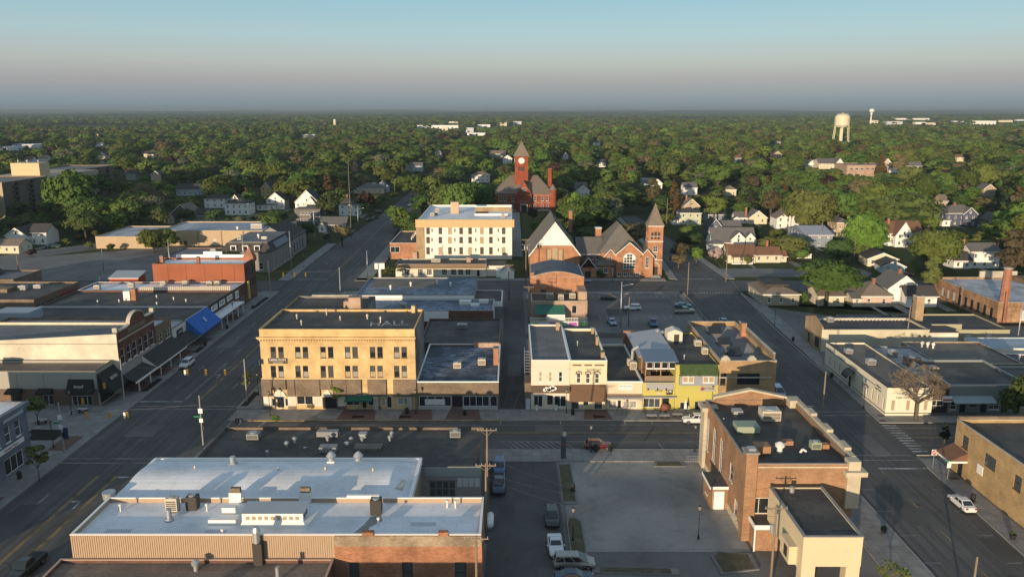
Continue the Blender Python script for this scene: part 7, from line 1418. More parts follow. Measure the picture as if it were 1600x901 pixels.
for px,b_,tp,l,k in [(969.5,512,440,'tall steel light pole with a long arm at the edge of the mid-block car park',dict(arms=0,lamp=True,mat=STEEL,name='light_pole')),(982,509,464,'bare wooden pole near the car park entrance',dict(arms=0)),
  (1074,465,410,'tall wooden pole at the corner of the mid-block car park and right-hand street',dict(arms=0)),(1415,548,477,'dark wooden pole beside the patched roof, in front of the long cream building',dict(arms=0)),(1588,545,470,'pale pole near the factory at the right edge',dict(arms=0,mat=STEEL)),
  (1500,487,437,'wooden pole in the yard next to the factory wall',dict(arms=0)),(1134,440,385,'wooden pole left of the cream cottage',dict(arms=0)),(1230,365,317,'utility pole with crossarm in front of the half hidden white gabled house',dict(arms=1)),
  (1334,408,370,'utility pole with a double crossarm in front of the bright round tree',dict(arms=1)),(1282,385,345,'pale pole right in front of the metal workshop',dict(arms=0)),(1041,362,310,'tall pole between the church tower and pale green house',dict(arms=0)),
  (957,440,418,'thin lamp pole at the left of the church lawn',dict(arms=0,mat=STEEL)),(1377,385,345,'thin pole by the farmhouse',dict(arms=0)),(1446,400,350,'pole in the big green trees',dict(arms=0)),
  (268,440,374,'leaning utility pole in the west car park near the tan building',dict(arms=0,mat=STEEL)),(162,422,390,'light pole in the middle of the west car park',dict(arms=0,mat=STEEL)),(157,447,432,'short post at the near edge of the west car park',dict(arms=0,mat=STEEL)),(30,430,398,'thin post at the far left car park entrance',dict(arms=0)),
  (54,388,365,'street light with an arm near the green pickup',dict(arms=0,lamp=True,mat=STEEL,name='light_pole')),(199,351,318,'utility pole with a crossarm at the west car park corner',dict(arms=1)),(123,358,335,'pole under the big oak',dict(arms=1)),
  (383,432,365,'tall light pole above the rust-red hall',dict(arms=0,mat=STEEL)),(421,447,407,'traffic signal post at the back-street corner',dict(arms=0,mat=STEEL)),(456,430,361,'tall steel mast beside the mansard building',dict(arms=0,mat=STEEL)),
  (492,376,330,'flagpole in front of the dark bungalow',dict(arms=0,mat=TRIMW)),(549,372,250,'very tall slim mast beside the white house on the main street',dict(arms=0,mat=WOODP)),(560,358,323,'street light with an arm on the west side of the main street',dict(arms=0,lamp=True,mat=STEEL,name='light_pole')),
  (575,445,391,'light pole by the restaurant forecourt',dict(arms=0,mat=STEEL)),(600,320,296,'pole at the lawn up the main street, right one',dict(arms=0)),(617,308,286,'pole by trees up the main street',dict(arms=0)),(455,318,291,'utility pole with crossarm behind the tall white house',dict(arms=1)),(430,315,297,'short utility pole with crossarm left of the tall white house',dict(arms=1)),
  (1272,0,0,'',None)]:
    if k is None: continue
    ppole(px,b_,tp,l,**k)
upole(50.6,124,12.9,'tall wooden pole at the bank corner on the right-hand street',0)
upole(PX(1527,871,76)[0],76,8.6,'pole top at the lower right edge of the picture',0)
def wire(p,q,sag,label,r=.018):
    m=mb(pmat('dull_cable',(.09,.09,.09),.6,.05,bmp=0)) if r<.019 else mb(GREYM); n=16; pts=[]
    for i in range(n+1):
        f=i/n; pts.append(Vector(p).lerp(Vector(q),f)-Vector((0,0,4*sag*f*(1-f))))
    for a,c in zip(pts,pts[1:]): m.tube(a,c,r,n=3)
    return m.obj('overhead_wire',None,label=label,cat='cable',kind=None)
D0=pD.location
wire((-3.3,99.5,9.2),(D0.x,84.2,8.8),2.2,'upper overhead wire sagging across the bleached car park',.016); wire((-3.3,94,8.8),(D0.x,84.2,8.0),2.3,'lower overhead wire sagging across the bleached car park',.016)
for q,l in ((-1.2,'left'),(1.2,'right')): wire((-3.3+q,99.5,13.0),(4.3+q,200,10.2),2.5,'%s wire running along the alley above the shops'%l,.010)
wire((-3.3,94,10.6),(pC.location.x,77,10.2),.5,'short wire between the two nearest poles')
wire((-3.3,99.5,9.0),(-3.3,94,8.6),.2,'short slack wire linking the two tall poles'); wire((4.2,200,9.2),(4.4,250,13.0),1.0,'wire along the upper alley'); wire((-3.3,99.5,8.4),(3.4,141,8.6),.8,'service wire from the tall pole to the cream-white corner shop'); wire((-3.3,94,9.4),(D0.x,84.2,9.7),1.6,'highest wire crossing the bleached car park',.014); wire((-73.2,144.2,8.2),(-76.5,236,8.0),2.0,'wire along the west side of the main street')
wire((4.4,250,14.2),(67,262,11.0),1.5,'wire crossing in front of the church tower'); wire((59,236,12.8),(50.6,124,12.6),2.0,'long wire above the left kerb of the right-hand street',.02)
wire(G(1134,440)+(10.5,),G(1230,365)+(9,),1.5,'wire above the cream cottage lawn')
def lamp(x,y,label,h=4.4,z=.13,globe=True):
    t=thing('street_lamp',label,'street lamp',x,y,z); mb(BLACK).cyl(0,0,0,.5,.16,.1,n=8).cyl(0,0,.5,h-.5,.06,.045,n=8).obj('post',t)
    o=mb(BLACK).cyl(0,0,h-.5,h-.4,.14,.2,n=8).cyl(0,0,h+.1,h+.32,.24,.04,n=8).obj('lantern',t); mb(pmat('lamp_glass',(.22,.21,.18),.3,.05,bmp=0)).cyl(0,0,h-.4,h+.1,.16,.22,n=8).obj('globe',o); return t
for px,py,l in [(1210,508,'black street lamp on the right-hand pavement near the grey office'),(1349,638,'black street lamp outside the cream legal office'),(404,618,'black street lamp at the left corner of the cream block'),(422,650,'black street lamp with flower basket in front of the cream block entrance'),
   (650,647,'black street lamp between the cream block and the brown shops'),(885,646,'black street lamp in front of the brown awning front'),(923,707,'black lamp by the dark red car'),(895,845,'black lamp on the island beside the white coupe'),(1091,842,'brown lamp on the grass patch near the bank'),(1085,706,'lamp by the bank entrance'),
   (178,530,'black street lamp near the big blue awning'),(365,500,'black street lamp on the pavement by the framed signs'),(1112,640,'black lamp in front of the chartreuse bar'),(84,700,'black street lamp outside the blue-grey corner block'),(200,595,'black street lamp at the canopy corner'),(112,648,'black street lamp on the plaza'),(590,437,'black lamp on the restaurant forecourt'),(475,418,'black lamp by the far crossing')]:
    x_,y_=G(px,py); lamp(x_,y_,l)
YS=pmat('signal_yellow',(.45,.27,.04),.5,.05,bmp=0)
def signal(x,y,z,rz,label,white=False):
    t=thing('traffic_signal',label,'traffic signal',x,y,z-.5,rz); m=mb(YS).box(-.17,.17,-.12,.12,0,1.05).obj('housing',t)
    for i in range(3): 
        o=mb(YS).cyl(0,0,0,.16,.13,n=8,cap=False).obj('visor',t,(0,-.12,.2+i*.33)); o.rotation_euler=(R(90),0,0); mb(GLD).cyl(0,0,.02,.04,.11,n=8).obj('lens',t,(0,-.13,.2+i*.33)).rotation_euler=(R(90),0,0)
    if white: mb(WHITE).box(-.6,-.25,-.14,-.1,0,1).obj('lane_sign',t)
    mb(BLACK).cyl(0,0,1.05,1.5,.02,n=4).obj('hanger',t)
def mast(x,y,h,label,signs=False):
    t=thing('signal_pole',label,'signal pole',x,y,.13); mb(STEEL).cyl(0,0,0,h,.16,.11,n=8).obj('pole',t)
    if signs:
        mb(WHITE).box(-.25,.35,-.2,-.17,4.0,4.7).obj('sign_plate',t); mb(pmat('street_sign_green',(.02,.2,.08))).box(-1.1,-.1,-.2,-.17,4.9,5.15).obj('street_name_sign',t); mb(WHITE).box(-.3,.4,-.2,-.17,5.6,6.4).obj('signal_sign',t); mb(BLACK).box(.1,.5,-.25,.1,2.6,3.4).obj('pedestrian_signal',t)
    return t
mast(-50.9,124.3,8.6,'signal pole with street signs at the corner of the black-roofed block',True); mast(-72.3,121.5,8.4,'signal pole on the plaza corner with a banner',True); mast(-73.2,144.2,8.6,'signal pole outside the black awning bistro'); mast(-50.2,144.6,8.4,'signal pole left of the cream block')
mb(pmat('banner_blue',(.03,.05,.12))).box(.2,1.0,-.05,.0,2.2,4.2).obj('banner',bpy.data.objects['signal_pole.001'])
wire((-50.9,124.3,7.2),(-72.3,121.5,7.0),.3,'span wire carrying the signals nearest the plaza'); wire((-73.2,144.2,7.1),(-50.2,144.6,7.1),.3,'span wire carrying the signals beyond the crossing'); wire((-72.3,121.5,7.0),(-73.2,144.2,7.1),.3,'span wire along the plaza kerb')
for px,l,wh in ((136,'leftmost signal on the plaza-side span wire',0),(171,'middle signal on the plaza-side span wire',0),(200,'signal with a white turn sign on the plaza-side span wire',1)):
    signal(PX(px,656,122.6)[0],122.6,6.0,R(180) if not wh else 0,l,wh)
for px,l,wh in ((293,'signal with a white sign on the far span wire, left of three',1),(322,'middle signal on the far span wire',0),(352,'right signal on the far span wire',0)): signal(PX(px,583,144.4)[0],144.4,6.0,0,l,wh)
signal(-72.6,129,5.9,R(90),'signal over the plaza kerb, nearer one'); signal(-72.9,137,5.9,R(90),'signal over the plaza kerb, farther one')
mast(-51.5,236,8.2,'signal pole at the far crossing, street side'); mast(-72.5,236,8.2,'signal pole at the far crossing, west side'); wire((-51.5,236,7.2),(-72.5,236,7.2),.3,'span wire at the far crossing')
for px,l in ((443,'leftmost signal at the far crossing'),(461,'middle signal at the far crossing'),(478,'rightmost signal at the far crossing')): signal(PX(px,437,236)[0],236,6,0,l)
# signs
t=thing('no_entry_sign','round red no-entry sign on a post at the right-hand corner','road sign',*G(1457,731),.13); mb(STEEL).cyl(0,0,0,2.9,.04,n=6).obj('post',t); m=mb(WHITE).box(-.42,.42,-.05,-.03,2.1,2.95).m(pmat('sign_bright_red',(.5,.02,.02),.5,.05,bmp=0)).xprism([(.38*math.cos(k*.3927),2.52+.38*math.sin(k*.3927)) for k in range(16)],-.08,-.05).m(WHITE).box(-.27,.27,-.1,-.08,2.45,2.6); m.obj('sign_plate',t)
t=thing('street_sign','white regulatory sign with a green street name plate in front of the yellow brick building','road sign',*G(1480,749),.13); mb(STEEL).cyl(0,0,0,3.0,.04,n=6).obj('post',t); mb(WHITE).box(-.3,.3,-.06,-.03,1.8,2.6).obj('sign_plate',t); mb(pmat('street_sign_green',(1,1,1))).box(-.7,.3,-.06,-.03,2.8,3.0).obj('street_name_sign',t)
t=thing('pylon_sign','tall dark slab sign with a small red mark at the car park entrance','sign',*G(880,716),.13); mb(pmat('pylon_slate',(.07,.09,.11),.4,.05)).box(-.4,.4,-.18,.18,0,4.4).obj('slab',t); mb(pmat('sign_red',(.3,.05,.05))).box(-.3,.3,-.2,-.18,2.2,2.5).obj('red_mark',t)
t=thing('pylon_sign','white double-board pylon sign on a thick post in front of the restaurant','sign',*G(594,439)); mb(WHITE).cyl(0,0,0,4,.55,n=10).box(-1.6,1.6,-.3,.3,4.0,5.9).obj('board',t); mb(CONC).box(-1.4,1.4,-.8,.8,0,.6).obj('base',t)
# pots, bins, benches, tables
def pot(px,py,label,bin_=False,x=None):
    x_,y_=G(px,py); t=thing('litter_bin' if bin_ else 'planter',label,'bin' if bin_ else 'planter',x_,y_,.13); m=mb(BLACK)
    if bin_: m.cyl(0,0,0,1.0,.32,.34,n=10).cyl(0,0,1.0,1.2,.36,.15,n=10); m.obj('drum',t)
    else: m.cyl(0,0,0,.7,.28,.42,n=10); m.obj('pot',t); put(pot_f,'foliage',t)
pot_f=crown_mesh('foliage',LG['dark'],.8,.5,.55,6,70,.08)
for px,py,l,bn in [(636,647,'black litter bin in front of the cream block',1),(726,649,'black planter in front of the brown brick shops',0),(895,648,'black litter bin outside the brown awning front',1),(1239,533,'black planter on the right-hand pavement, farther one',0),(1299,590,'black planter on the right-hand pavement beside the legal office',0),
   (1380,834,'black planter on the pavement beside the drive-through canopy',0),(1520,784,'black litter bin next to the white sedan',1),(1582,843,'black planter near the lower right corner',0),(953,705,'black planter right of the dark red car',0),(931,706,'black planter left part behind the dark red car',0),(321,541,'black litter bin on the west pavement near the canopy',1),(355,514,'black planter on the west pavement by the framed signs',0),(395,483,'black planter on the west pavement near the red hall',0),(895,768,'black litter bin on the narrow island in the car park',1),(31,748,'black litter bin outside the blue-grey block',1)]: pot(px,py,l,bn)
def table(px,py,label):
    x_,y_=G(px,py); t=thing('picnic_table',label,'table',x_,y_,.13); mb(pmat('table_top',(.42,.40,.36))).box(-.9,.9,-.4,.4,.70,.76).obj('table_top',t); mb(DARK).box(-.7,-.6,-.3,.3,0,.7).obj('leg',t); mb(DARK).box(.6,.7,-.3,.3,0,.7).obj('leg',t); 
    mb(DARK).box(-.9,.9,-.85,-.6,.42,.47).obj('bench',t); mb(DARK).box(-.9,.9,.6,.85,.42,.47).obj('bench',t)
for px,py,l in ((1018,655,'pale-topped table on the bar patio, left one'),(1038,655,'pale-topped table on the bar patio, middle one'),(1058,653,'pale-topped table on the bar patio, right one'),(66,662,'dark picnic table on the plaza'),(130,645,'dark picnic table on the plaza near the black awning')): table(px,py,l)
t=thing('patio_fence','black metal railing round the bar patio','fence',24.2,136.2,.13); 
for (a,c,d,e) in ((0,0,0,4.3),(0,12,0,0),(12,12,0,4.3)):
    m=mb(BLACK).tube((a,d,1.0),(c,e,1.0),.03,n=4).tube((a,d,.15),(c,e,.15),.025,n=4); L=max(c-a,e-d); n=int(L/.35)
    for i in range(n+1): f=i/n; m.tube((a+(c-a)*f,d+(e-d)*f,0),(a+(c-a)*f,d+(e-d)*f,1.0),.015,n=3)
    m.obj('railing_panel',t)
t=thing('patio_umbrella','folded white umbrella on the bar patio','parasol',31.6,138.6,.13); mb(BLACK).cyl(0,0,0,2.6,.03,n=6).obj('pole',t); mb(WHITE).cyl(0,0,.9,2.6,.3,.04,n=8).obj('canopy',t)
t=thing('wall_bench_sign','rust-red rounded cover over a patio heater beside the wooden door','cover',28.0,139.6,.13); mb(pmat('rust_cover',(.2,.08,.05))).ball(0,0,.7,.9,.8,10,6).obj('cover',t)
def bicycle(x,y,rz,label):
    t=thing('bicycle',label,'bicycle',x,y,.13,rz)
    for q in (-.52,.52):
        m=mb(TYRE); 
        for k in range(14): a=k*math.pi/7;c=(k+1)*math.pi/7; m.tube((q+.33*math.cos(a),0,.34+.33*math.sin(a)),(q+.33*math.cos(c),0,.34+.33*math.sin(c)),.02,n=3)
        for k in range(6): a=k*math.pi/3; m.tube((q,0,.34),(q+.33*math.cos(a),0,.34+.33*math.sin(a)),.006,n=3)
        m.obj('wheel',t)
    m=mb(PT); P_={'r':(-.52,0,.34),'b':(-.08,0,.3),'s':(-.2,0,.85),'h':(.36,0,.88),'f':(.52,0,.34)}
    for a,c in ('rb','rs','bs','bh','sh','hf'): m.tube(P_[a],P_[c],.018,n=4)
    m.obj('frame',t); mb(BLACK).box(-.3,-.08,-.06,.06,.86,.92).obj('saddle',t); mb(BLACK).tube((.34,-.28,.98),(.34,.28,.98),.015,n=4).tube((.36,0,.88),(.34,0,.98),.015,n=4).obj('handlebar',t)
bicycle(19.3,137.6,R(10),'teal bicycle at the rack in front of the BACKSTAGE shop, left one'); bicycle(20.3,137.8,R(20),'teal bicycle at the rack in front of the BACKSTAGE shop, right one')
for i,(px,py) in enumerate(((371,664),(377,664))):
    x_,y_=G(px,py); t=thing('news_box','dark newspaper box on the corner by the cream block, %s of two'%('left','right')[i],'newspaper box',x_,y_,.13); mb(BLACK).box(-.25,.25,-.22,.22,.35,1.15).obj('cabinet',t); mb(BLACK).cyl(0,0,0,.35,.06,n=6).obj('post',t); mb(GLM).box(-.18,.18,-.24,-.22,.7,1.05).obj('pane',t)
t=thing('wall','low dark concrete wall along the edge of the mid-block car park','wall',50.4,190,0,R(-1.2)); mb(CONCD).box(-.15,.15,0,46,0,.9).obj('wall',t)
t=thing('bank_railing','metal railings and steps at the bank front corner','railing',27.4,117.6,.13); m=mb(STEEL)
for i in range(9): m.tube((i*.28,0,0),(i*.28,0,1),.02,n=4)
m.tube((0,0,1),(2.24,0,1),.025,n=4).tube((0,0,.5),(2.24,0,.5),.02,n=4); m.obj('railing',t)

# garden clutter: drives, sheds, fences beside the houses
hs=[o for o in COL.objects if o.parent is None and o.get('category')=='house']
rg=random.Random(77); hk=0
for o in list(hs):
    x_,y_=o.location.x,o.location.y
    if y_>520 or o['label'].startswith('small cream'): continue
    w_=max([ (ch.matrix_world@Vector(c)).x if 0 else ch.bound_box[k][0]+ch.location.x for ch in o.children if ch.name.split('.')[0]=='wall' for k,c in enumerate(ch.bound_box)] or [9])
    sheet('driveway',CONCD,rect(x_+w_+.6,x_+w_+3.4,y_-9,y_+6),-.008+.0005*hk); sheet('garden_path',CONC,rect(x_+w_*.3,x_+w_*.3+1.2,y_-9,y_-.2),-.006+.0005*hk); hk+=1

# small far houses glimpsed between the trees
rh=random.Random(31); n_=0; used=set(); tries=0
while n_<16 and tries<900:
    tries+=1
    px=rh.uniform(0,1600); py=rh.uniform(214,300); x_,y_=G(px,py)
    if -85<x_<-45 or 45<x_<75 and y_<450: continue
    if any(a-6<px<b_+6 and t_-8<py<bt+10 for a,b_,t_,bt,YY in KEEP): continue
    if 640<px<880 and py>235: continue
    wc=rh.choice(('white','white','cream','tan','sky','grey','white')); rc=rh.choice('gdtbg'); typ=rh.choice(('gs','ge','hip')); wpx=rh.uniform(10,17)*(1 if py>240 else .75)
    lm=min([('the clock tower',815),('the water tower',1315),('the apartment tower',70),('the top of the main street',700),('the school',1340),('the bell tower',1022),('the tall white gabled house',480),('the navy blue house',1497)],key=lambda q:abs(q[1]-px))
    bd='just below the horizon woods' if py<232 else 'in the middle of the woods' if py<262 else 'at the near edge of the woods'
    lab='tiny %s house with %s %s roof %s, %s %s'%({'sky':'pale blue'}.get(wc,wc),{'g':'grey','d':'dark','t':'tan','b':'brown'}[rc],{'gs':'gabled','ge':'long','hip':'hipped'}[typ],bd,'left of' if px<lm[1] else 'right of',lm[0])
    if lab in used or len(lab.split())>19: continue
    lab=lab.replace(' in the middle of the woods',' amid the woods').replace(' at the near edge of the woods',' in the nearer woods').replace(' just below the horizon woods',' in the farther woods').replace('tiny ','')
    if len(lab.split())>16: lab=lab.replace(' with ',', ').replace(' of the ',' of ')
    if lab in used or len(lab.split())>16: continue
    used.add(lab); n_+=1
    house(px,px+wpx,py,4.6,7.6,9,typ,wc,rc,lab,group='small houses far off among the trees')
# ================================================================ NAMED TREES (placed where the photograph shows them)
def tp(px,pyt,pyb,wpx,kind,col,label,**k):
    """tree from its outline in the photograph: centre, top row, foot row, crown width in pixels"""
    x,y=G(px,pyb); Zc=y*CS+CH*SN; return tree(x,y,max(2.5,zat(pyt,y)),wpx*Zc/F,kind,col,label,**k)
for a in [
 (118,264,354,84,'spread','green','huge oak with a wide crown in front of the apartment tower'),(240,353,394,46,'dome','green','tall bushy hedge tree against the tan building, left one'),(262,354,392,40,'dome','green','tall bushy hedge tree against the tan building, right one'),
 (205,316,352,36,'round','green','green tree behind the utility pole at the car park corner'),(245,303,345,26,'oval','green','narrow green tree left of the craftsman house'),(292,324,352,30,'round','dark','dark tree in front of the craftsman house'),(335,325,352,34,'round','dark','dark tree left of the larger white house'),
 (424,331,372,40,'round','green','green tree behind the tan building roof'),(360,386,424,50,'round','dark','dark green tree beside the mansard building'),(513,294,348,36,'tall','dark','tall dark green tree on the left of the main street'),(531,270,322,20,'cone','rust','rust-brown conifer near the street'),
 (535,348,385,36,'round','bud','brownish budding tree in front of the dark bungalow'),(480,345,378,30,'round','dark','dark small tree by the flagpole'),(660,300,345,38,'round','green','round tree left of the hotel roof'),(706,284,342,50,'dome','green','large tree right behind the hotel, left one'),(746,282,345,52,'dome','green','large tree right behind the hotel, right one'),(680,292,340,34,'round','dark','dark tree between the street and the hotel'),
 (896,295,356,27,'oval','lime','clipped tall round tree on the courthouse lawn'),(925,310,358,28,'oval','lime','clipped round tree right of the taller clipped tree'),(948,318,352,24,'round','green','third round tree on the courthouse lawn'),(960,320,350,20,'round','lime','small lime tree at the right end of the lawn row'),
 (1020,272,330,24,'tall','bud','brown-green tree in front of the blue house'),(1052,271,340,28,'cone','rust','tall rust-brown conifer left of the pale green house'),(1115,302,348,42,'round','green','round green tree left of the cottage with white trim'),(1168,284,342,38,'cone','conifer','dark spreading conifer behind the cottage'),
 (1264,288,366,88,'dome','olive','very large olive-brown tree behind the metal workshop'),(1348,329,405,74,'dome','lime','very large bright green tree in sunshine behind the garages'),(1310,370,412,44,'dome','dark','dark green tree below the bright one'),(1232,366,402,64,'dome','olive','wide olive bush tree behind the white fence'),
 (1460,350,424,86,'dome','green','very large green tree right of the farmhouse'),(1410,300,372,110,'spread','olive','broad tree belt crown above the farmhouse, left of the navy house'),(1290,403,480,104,'spread','green','great leafy oak beside the right-hand street car park'),
 (1578,352,446,52,'tall','bud','tall brown-green tree over the white two-storey house'),(1590,312,392,60,'round','lime','big green tree at the right edge'),(1600,584,668,78,'dome','green','leafy tree at the right edge over the shop row'),(1452,400,465,30,'tall','olive','slender tree in front of the white house wing'),
 (1088,384,412,22,'oval','lime','small bright street tree on the corner lawn'),(1078,358,396,44,'round','dark','dark tree in front of the pale green house'),(1062,376,412,36,'round','bud','reddish budding tree over the right-hand street'),(1118,383,408,24,'bush','blossom','pale blossoming shrub left of the cream cottage'),(1130,388,412,8,'cone','dark','narrow columnar evergreen beside the cream cottage'),
 (1168,398,414,14,'bush','olive','small shrub in front of the cottage porch'),(1475,652,692,18,'cone','conifer','narrow evergreen at the corner of the yellow brick building'),(1257,453,476,16,'bush','dark','dark shrubs beside the grey office'),
 (878,312,362,26,'round','green','green tree at the left of the church roof'),(943,370,402,44,'round','bud','brownish tree behind the church roof'),(990,345,392,54,'round','bud','bare brownish tree behind the spire'),(915,350,392,44,'round','dark','dark tree behind the church hall'),(1060,395,420,30,'round','bud','reddish tree beside the bell tower'),
 (785,320,350,18,'round','dark','dark tree beside the courthouse path, left side'),(832,322,352,18,'round','maroon','maroon tree beside the courthouse path, right side'),
 (645,268,316,40,'round','green','tree at the bend of the main street'),(585,300,322,26,'round','dark','dark tree beside the cream bungalow'),(574,296,330,30,'bush','maroon','maroon tree near the cream bungalow'),(1235,388,406,30,'bush','dark','dark bush beside the white fence'),
 (655,346,372,14,'young','bud','thin young tree on the median by the hotel terrace'),(610,412,440,26,'young','olive','small tree left of the restaurant'),(583,428,450,14,'young','green','small street tree near the restaurant sign'),
 (1585,300,345,36,'round','bud','brown tree above the white fence'),(1420,255,300,40,'round','olive','olive tree at the edge of the far trees'),(1374,232,282,24,'cone','rust','tall rust conifer right of the school'),(1403,235,280,26,'tall','bud','brown-green tree right of the conifer'),
 (1000,650,656,4,'bush','dark','x')]:
    if a[6]=='x': continue
    tp(*a)
for a in [(528,598,640,28,'young','lime','small bright street tree in front of the cream block'),(432,650,668,14,'young','lime','tiny street tree on the corner south of the cream block'),(62,690,752,36,'young','olive','street tree in front of the blue-grey corner block'),(60,620,664,34,'young','olive','small tree in the middle of the plaza'),
  (388,575,625,18,'young','olive','young street tree left of the cream block'),(262,705,722,12,'young','lime','x')]:
    if a[6]!='x': tp(*a,z=.13)
for px,py,cc,l in [(50,400,'maroon','dark maroon shrub by the car park entrance'),(105,384,'olive','olive-brown shrub beside the diagonal street'),(124,378,'maroon','small red shrub beside the diagonal street'),(150,372,'olive','round shrub on the verge, right of the red one'),(140,388,'olive','low shrub by the car park kerb'),(195,380,'olive','shrub left of the tan building'),(220,385,'olive','shrub at the tan building corner'),(175,392,'dark','dark shrub at the car park edge'),(975,430,'bud','pinkish shrub in front of the bell tower'),(940,434,'dark','dark shrub by the church window'),(1000,432,'rust','rust shrub at the church corner'),(1010,424,'green','green shrub by the tower steps')]:
    tp(px,py-12,py,16,'bush',cc,l)
BTx,BTy=G(1431,657)
bare_tree(BTx,BTy,13.0,20,'large bare tree with a spreading twiggy crown in front of the cream legal office',3,z=.13,depth=7)
x_,y_=G(1383,905); bare_tree(43.4,82.5,4.8,5,'low budding tree with yellowish twigs behind the drive-through canopy',8,leaf=LG['lime'],z=.1)
x_,y_=G(1170,282); bare_tree(x_,y_,22,24,'big leafless tree standing among the green trees, centre right',12,depth=6)
x_,y_=G(1520,560); tp(1518,545,566,36,'bush','maroon','brownish leafless bush behind the white cargo van')
# ================================================================ TOWN TREES, scattered between the houses
keep(772,866,238,330,440); keep(800,828,222,300,440); keep(826,1036,318,440,255); keep(650,803,318,410,290); keep(612,655,375,415,290); keep(612,800,400,436,262)
keep(0,80,256,330,392); keep(125,178,264,300,478)
keep(190,408,344,392,322); keep(300,470,355,430,263); keep(0,420,378,460,256); keep(1095,1240,412,446,250); keep(640,668,288,330,470); keep(560,640,330,450,262); keep(1032,1100,372,445,250); keep(1000,1035,350,400,300)
keep(1296,1420,385,408,260)
foot=[]
for o in COL.objects:
    if o.parent is None and o.type=='EMPTY' and o.get('category') not in ('tree','shrub','parasol'):
        foot.append(o)
bpy.context.view_layer.update()
FP=[]
for o in foot:
    xs=[];ys=[]
    for ch in o.children:
        if ch.type=='MESH' and ch.name.split('.')[0] in ('wall','roof','tank','body','deck'):
            for c in ch.bound_box: p=ch.matrix_world@Vector(c); xs.append(p.x); ys.append(p.y)
    if xs: FP.append((min(xs)-3,max(xs)+3,min(ys)-3,max(ys)+3))
FP+= [(-76,-48,200,340),(-72,-54,330,620),(-69,-58,620,900),(50,71,200,420),(-260,175,236,261),(-215,-96,250,330),(-8,8,255,440),(66,126,255,280)]
rt=random.Random(11); cand=[]
y=246.0
while y<1450:
    step=11.5 if y<500 else 14 if y<900 else 17.0
    half=.68*y+40; x=-half
    while x<half:
        X=x+rt.uniform(-.45,.45)*step; Y=y+rt.uniform(-.45,.45)*step; x+=step
        if rt.random()<.10: continue
        if -80<X<75 and Y<300: continue
        if -115<X<135 and Y<246: continue
        if any(a<X<b_ and c<Y<d for a,b_,c,d in FP): continue
        u=(rt.random()+.35*(math.sin(X*.011+2)*math.sin(Y*.009+1)+1)*.5+.0)%1.0; near=Y<620
        if u<.40: kd,cl='round','green'
        elif u<.52: kd,cl='spread','green'
        elif u<.62: kd,cl='tall','dark'
        elif u<.74: kd,cl='round','olive'
        elif u<.83: kd,cl='spread','olive' if rt.random()<.7 else 'bud'
        elif u<.89: kd,cl='tall','lime'
        elif u<.905: kd,cl='round','maroon'
        elif u<.96: kd,cl='cone','conifer'
        elif u<.975: kd,cl='cone','rust'
        elif u<.985: kd,cl='round','pale'
        else: kd,cl='round','bud'
        h=rt.uniform(9,17)*(1.25 if rt.random()<.35 else 1) if kd!='cone' else rt.uniform(11,21); wd=h*rt.uniform(.8,1.15)*(.55 if kd=='cone' else 1)
        ok=False
        for tries in range(3):
            x0_,yt=proj(X,Y,h); _,yb=proj(X,Y,0); hwp=wd*.5*F/(Y*CS+CH*SN)
            hit=False
            for a,b_,t_,bt,YY in KEEP:
                if Y<YY+4 and x0_+hwp*.85>a and x0_-hwp*.85<b_ and yt<bt and yb>t_: hit=True; break
            if not hit: ok=True; break
            h*=.55; wd*=.6
        if not ok or h<3: continue
        cand.append((h*wd/(Y*Y),X,Y,h,wd,kd,cl))
    y+=step
cand.sort(reverse=True)
ADJ={'green':'mid green','dark':'dark green','olive':'olive green','bud':'brownish budding','lime':'bright green','maroon':'maroon-leaved','conifer':'dark evergreen','rust':'rusty brown','pale':'pale green'}
SHP={'round':'round-crowned','spread':'wide-spreading','tall':'tall','cone':'conical'}
NIND=300-62
roots=[(o.location.x,o.location.y,o['label']) for o in COL.objects if o.parent is None and o.get('category') in('house','church','courthouse','hotel','school','apartment block','water tower')]
seen=set()
for sz,X,Y,h,wd,kd,cl in cand[:NIND]:
    size='small' if h<9 else 'mid-sized' if h<12.5 else 'tall' if h<15.5 else 'very tall'; lab=None
    for a,b_,l in sorted(roots,key=lambda q:(X-q[0])**2+(Y-q[1])**2)[:14]:
        dx,dy=X-a,Y-b_; d=math.hypot(dx,dy)
        rel=('behind' if dy>0 else 'in front of') if abs(dy)>2.2*abs(dx) else ('right of' if dx>0 else 'left of') if abs(dx)>2.2*abs(dy) else ('behind and right of' if dx>0 and dy>0 else 'behind and left of' if dy>0 else 'in front and right of' if dx>0 else 'in front and left of')
        for pre in ('','well ') if d>22 else ('',):
            L_='%s %s %s tree %s%s the %s'%(size,ADJ[cl],SHP[kd],pre,rel,l)
            L_=' '.join(L_.split()[:16])
            while L_.split()[-1] in ('with','a','and','the','of','in','behind','on','by','its','to','beside','right','left','at','over','from','near','above','below','beyond'): L_=' '.join(L_.split()[:-1])
            L_=L_.rstrip(',')
            if L_ not in seen: lab=L_; break
        if lab: break
    lab=lab or L_; seen.add(lab)
    tree(X,Y,h,wd,kd,cl,lab,group='trees between the houses of the town')
rest=cand[NIND:]
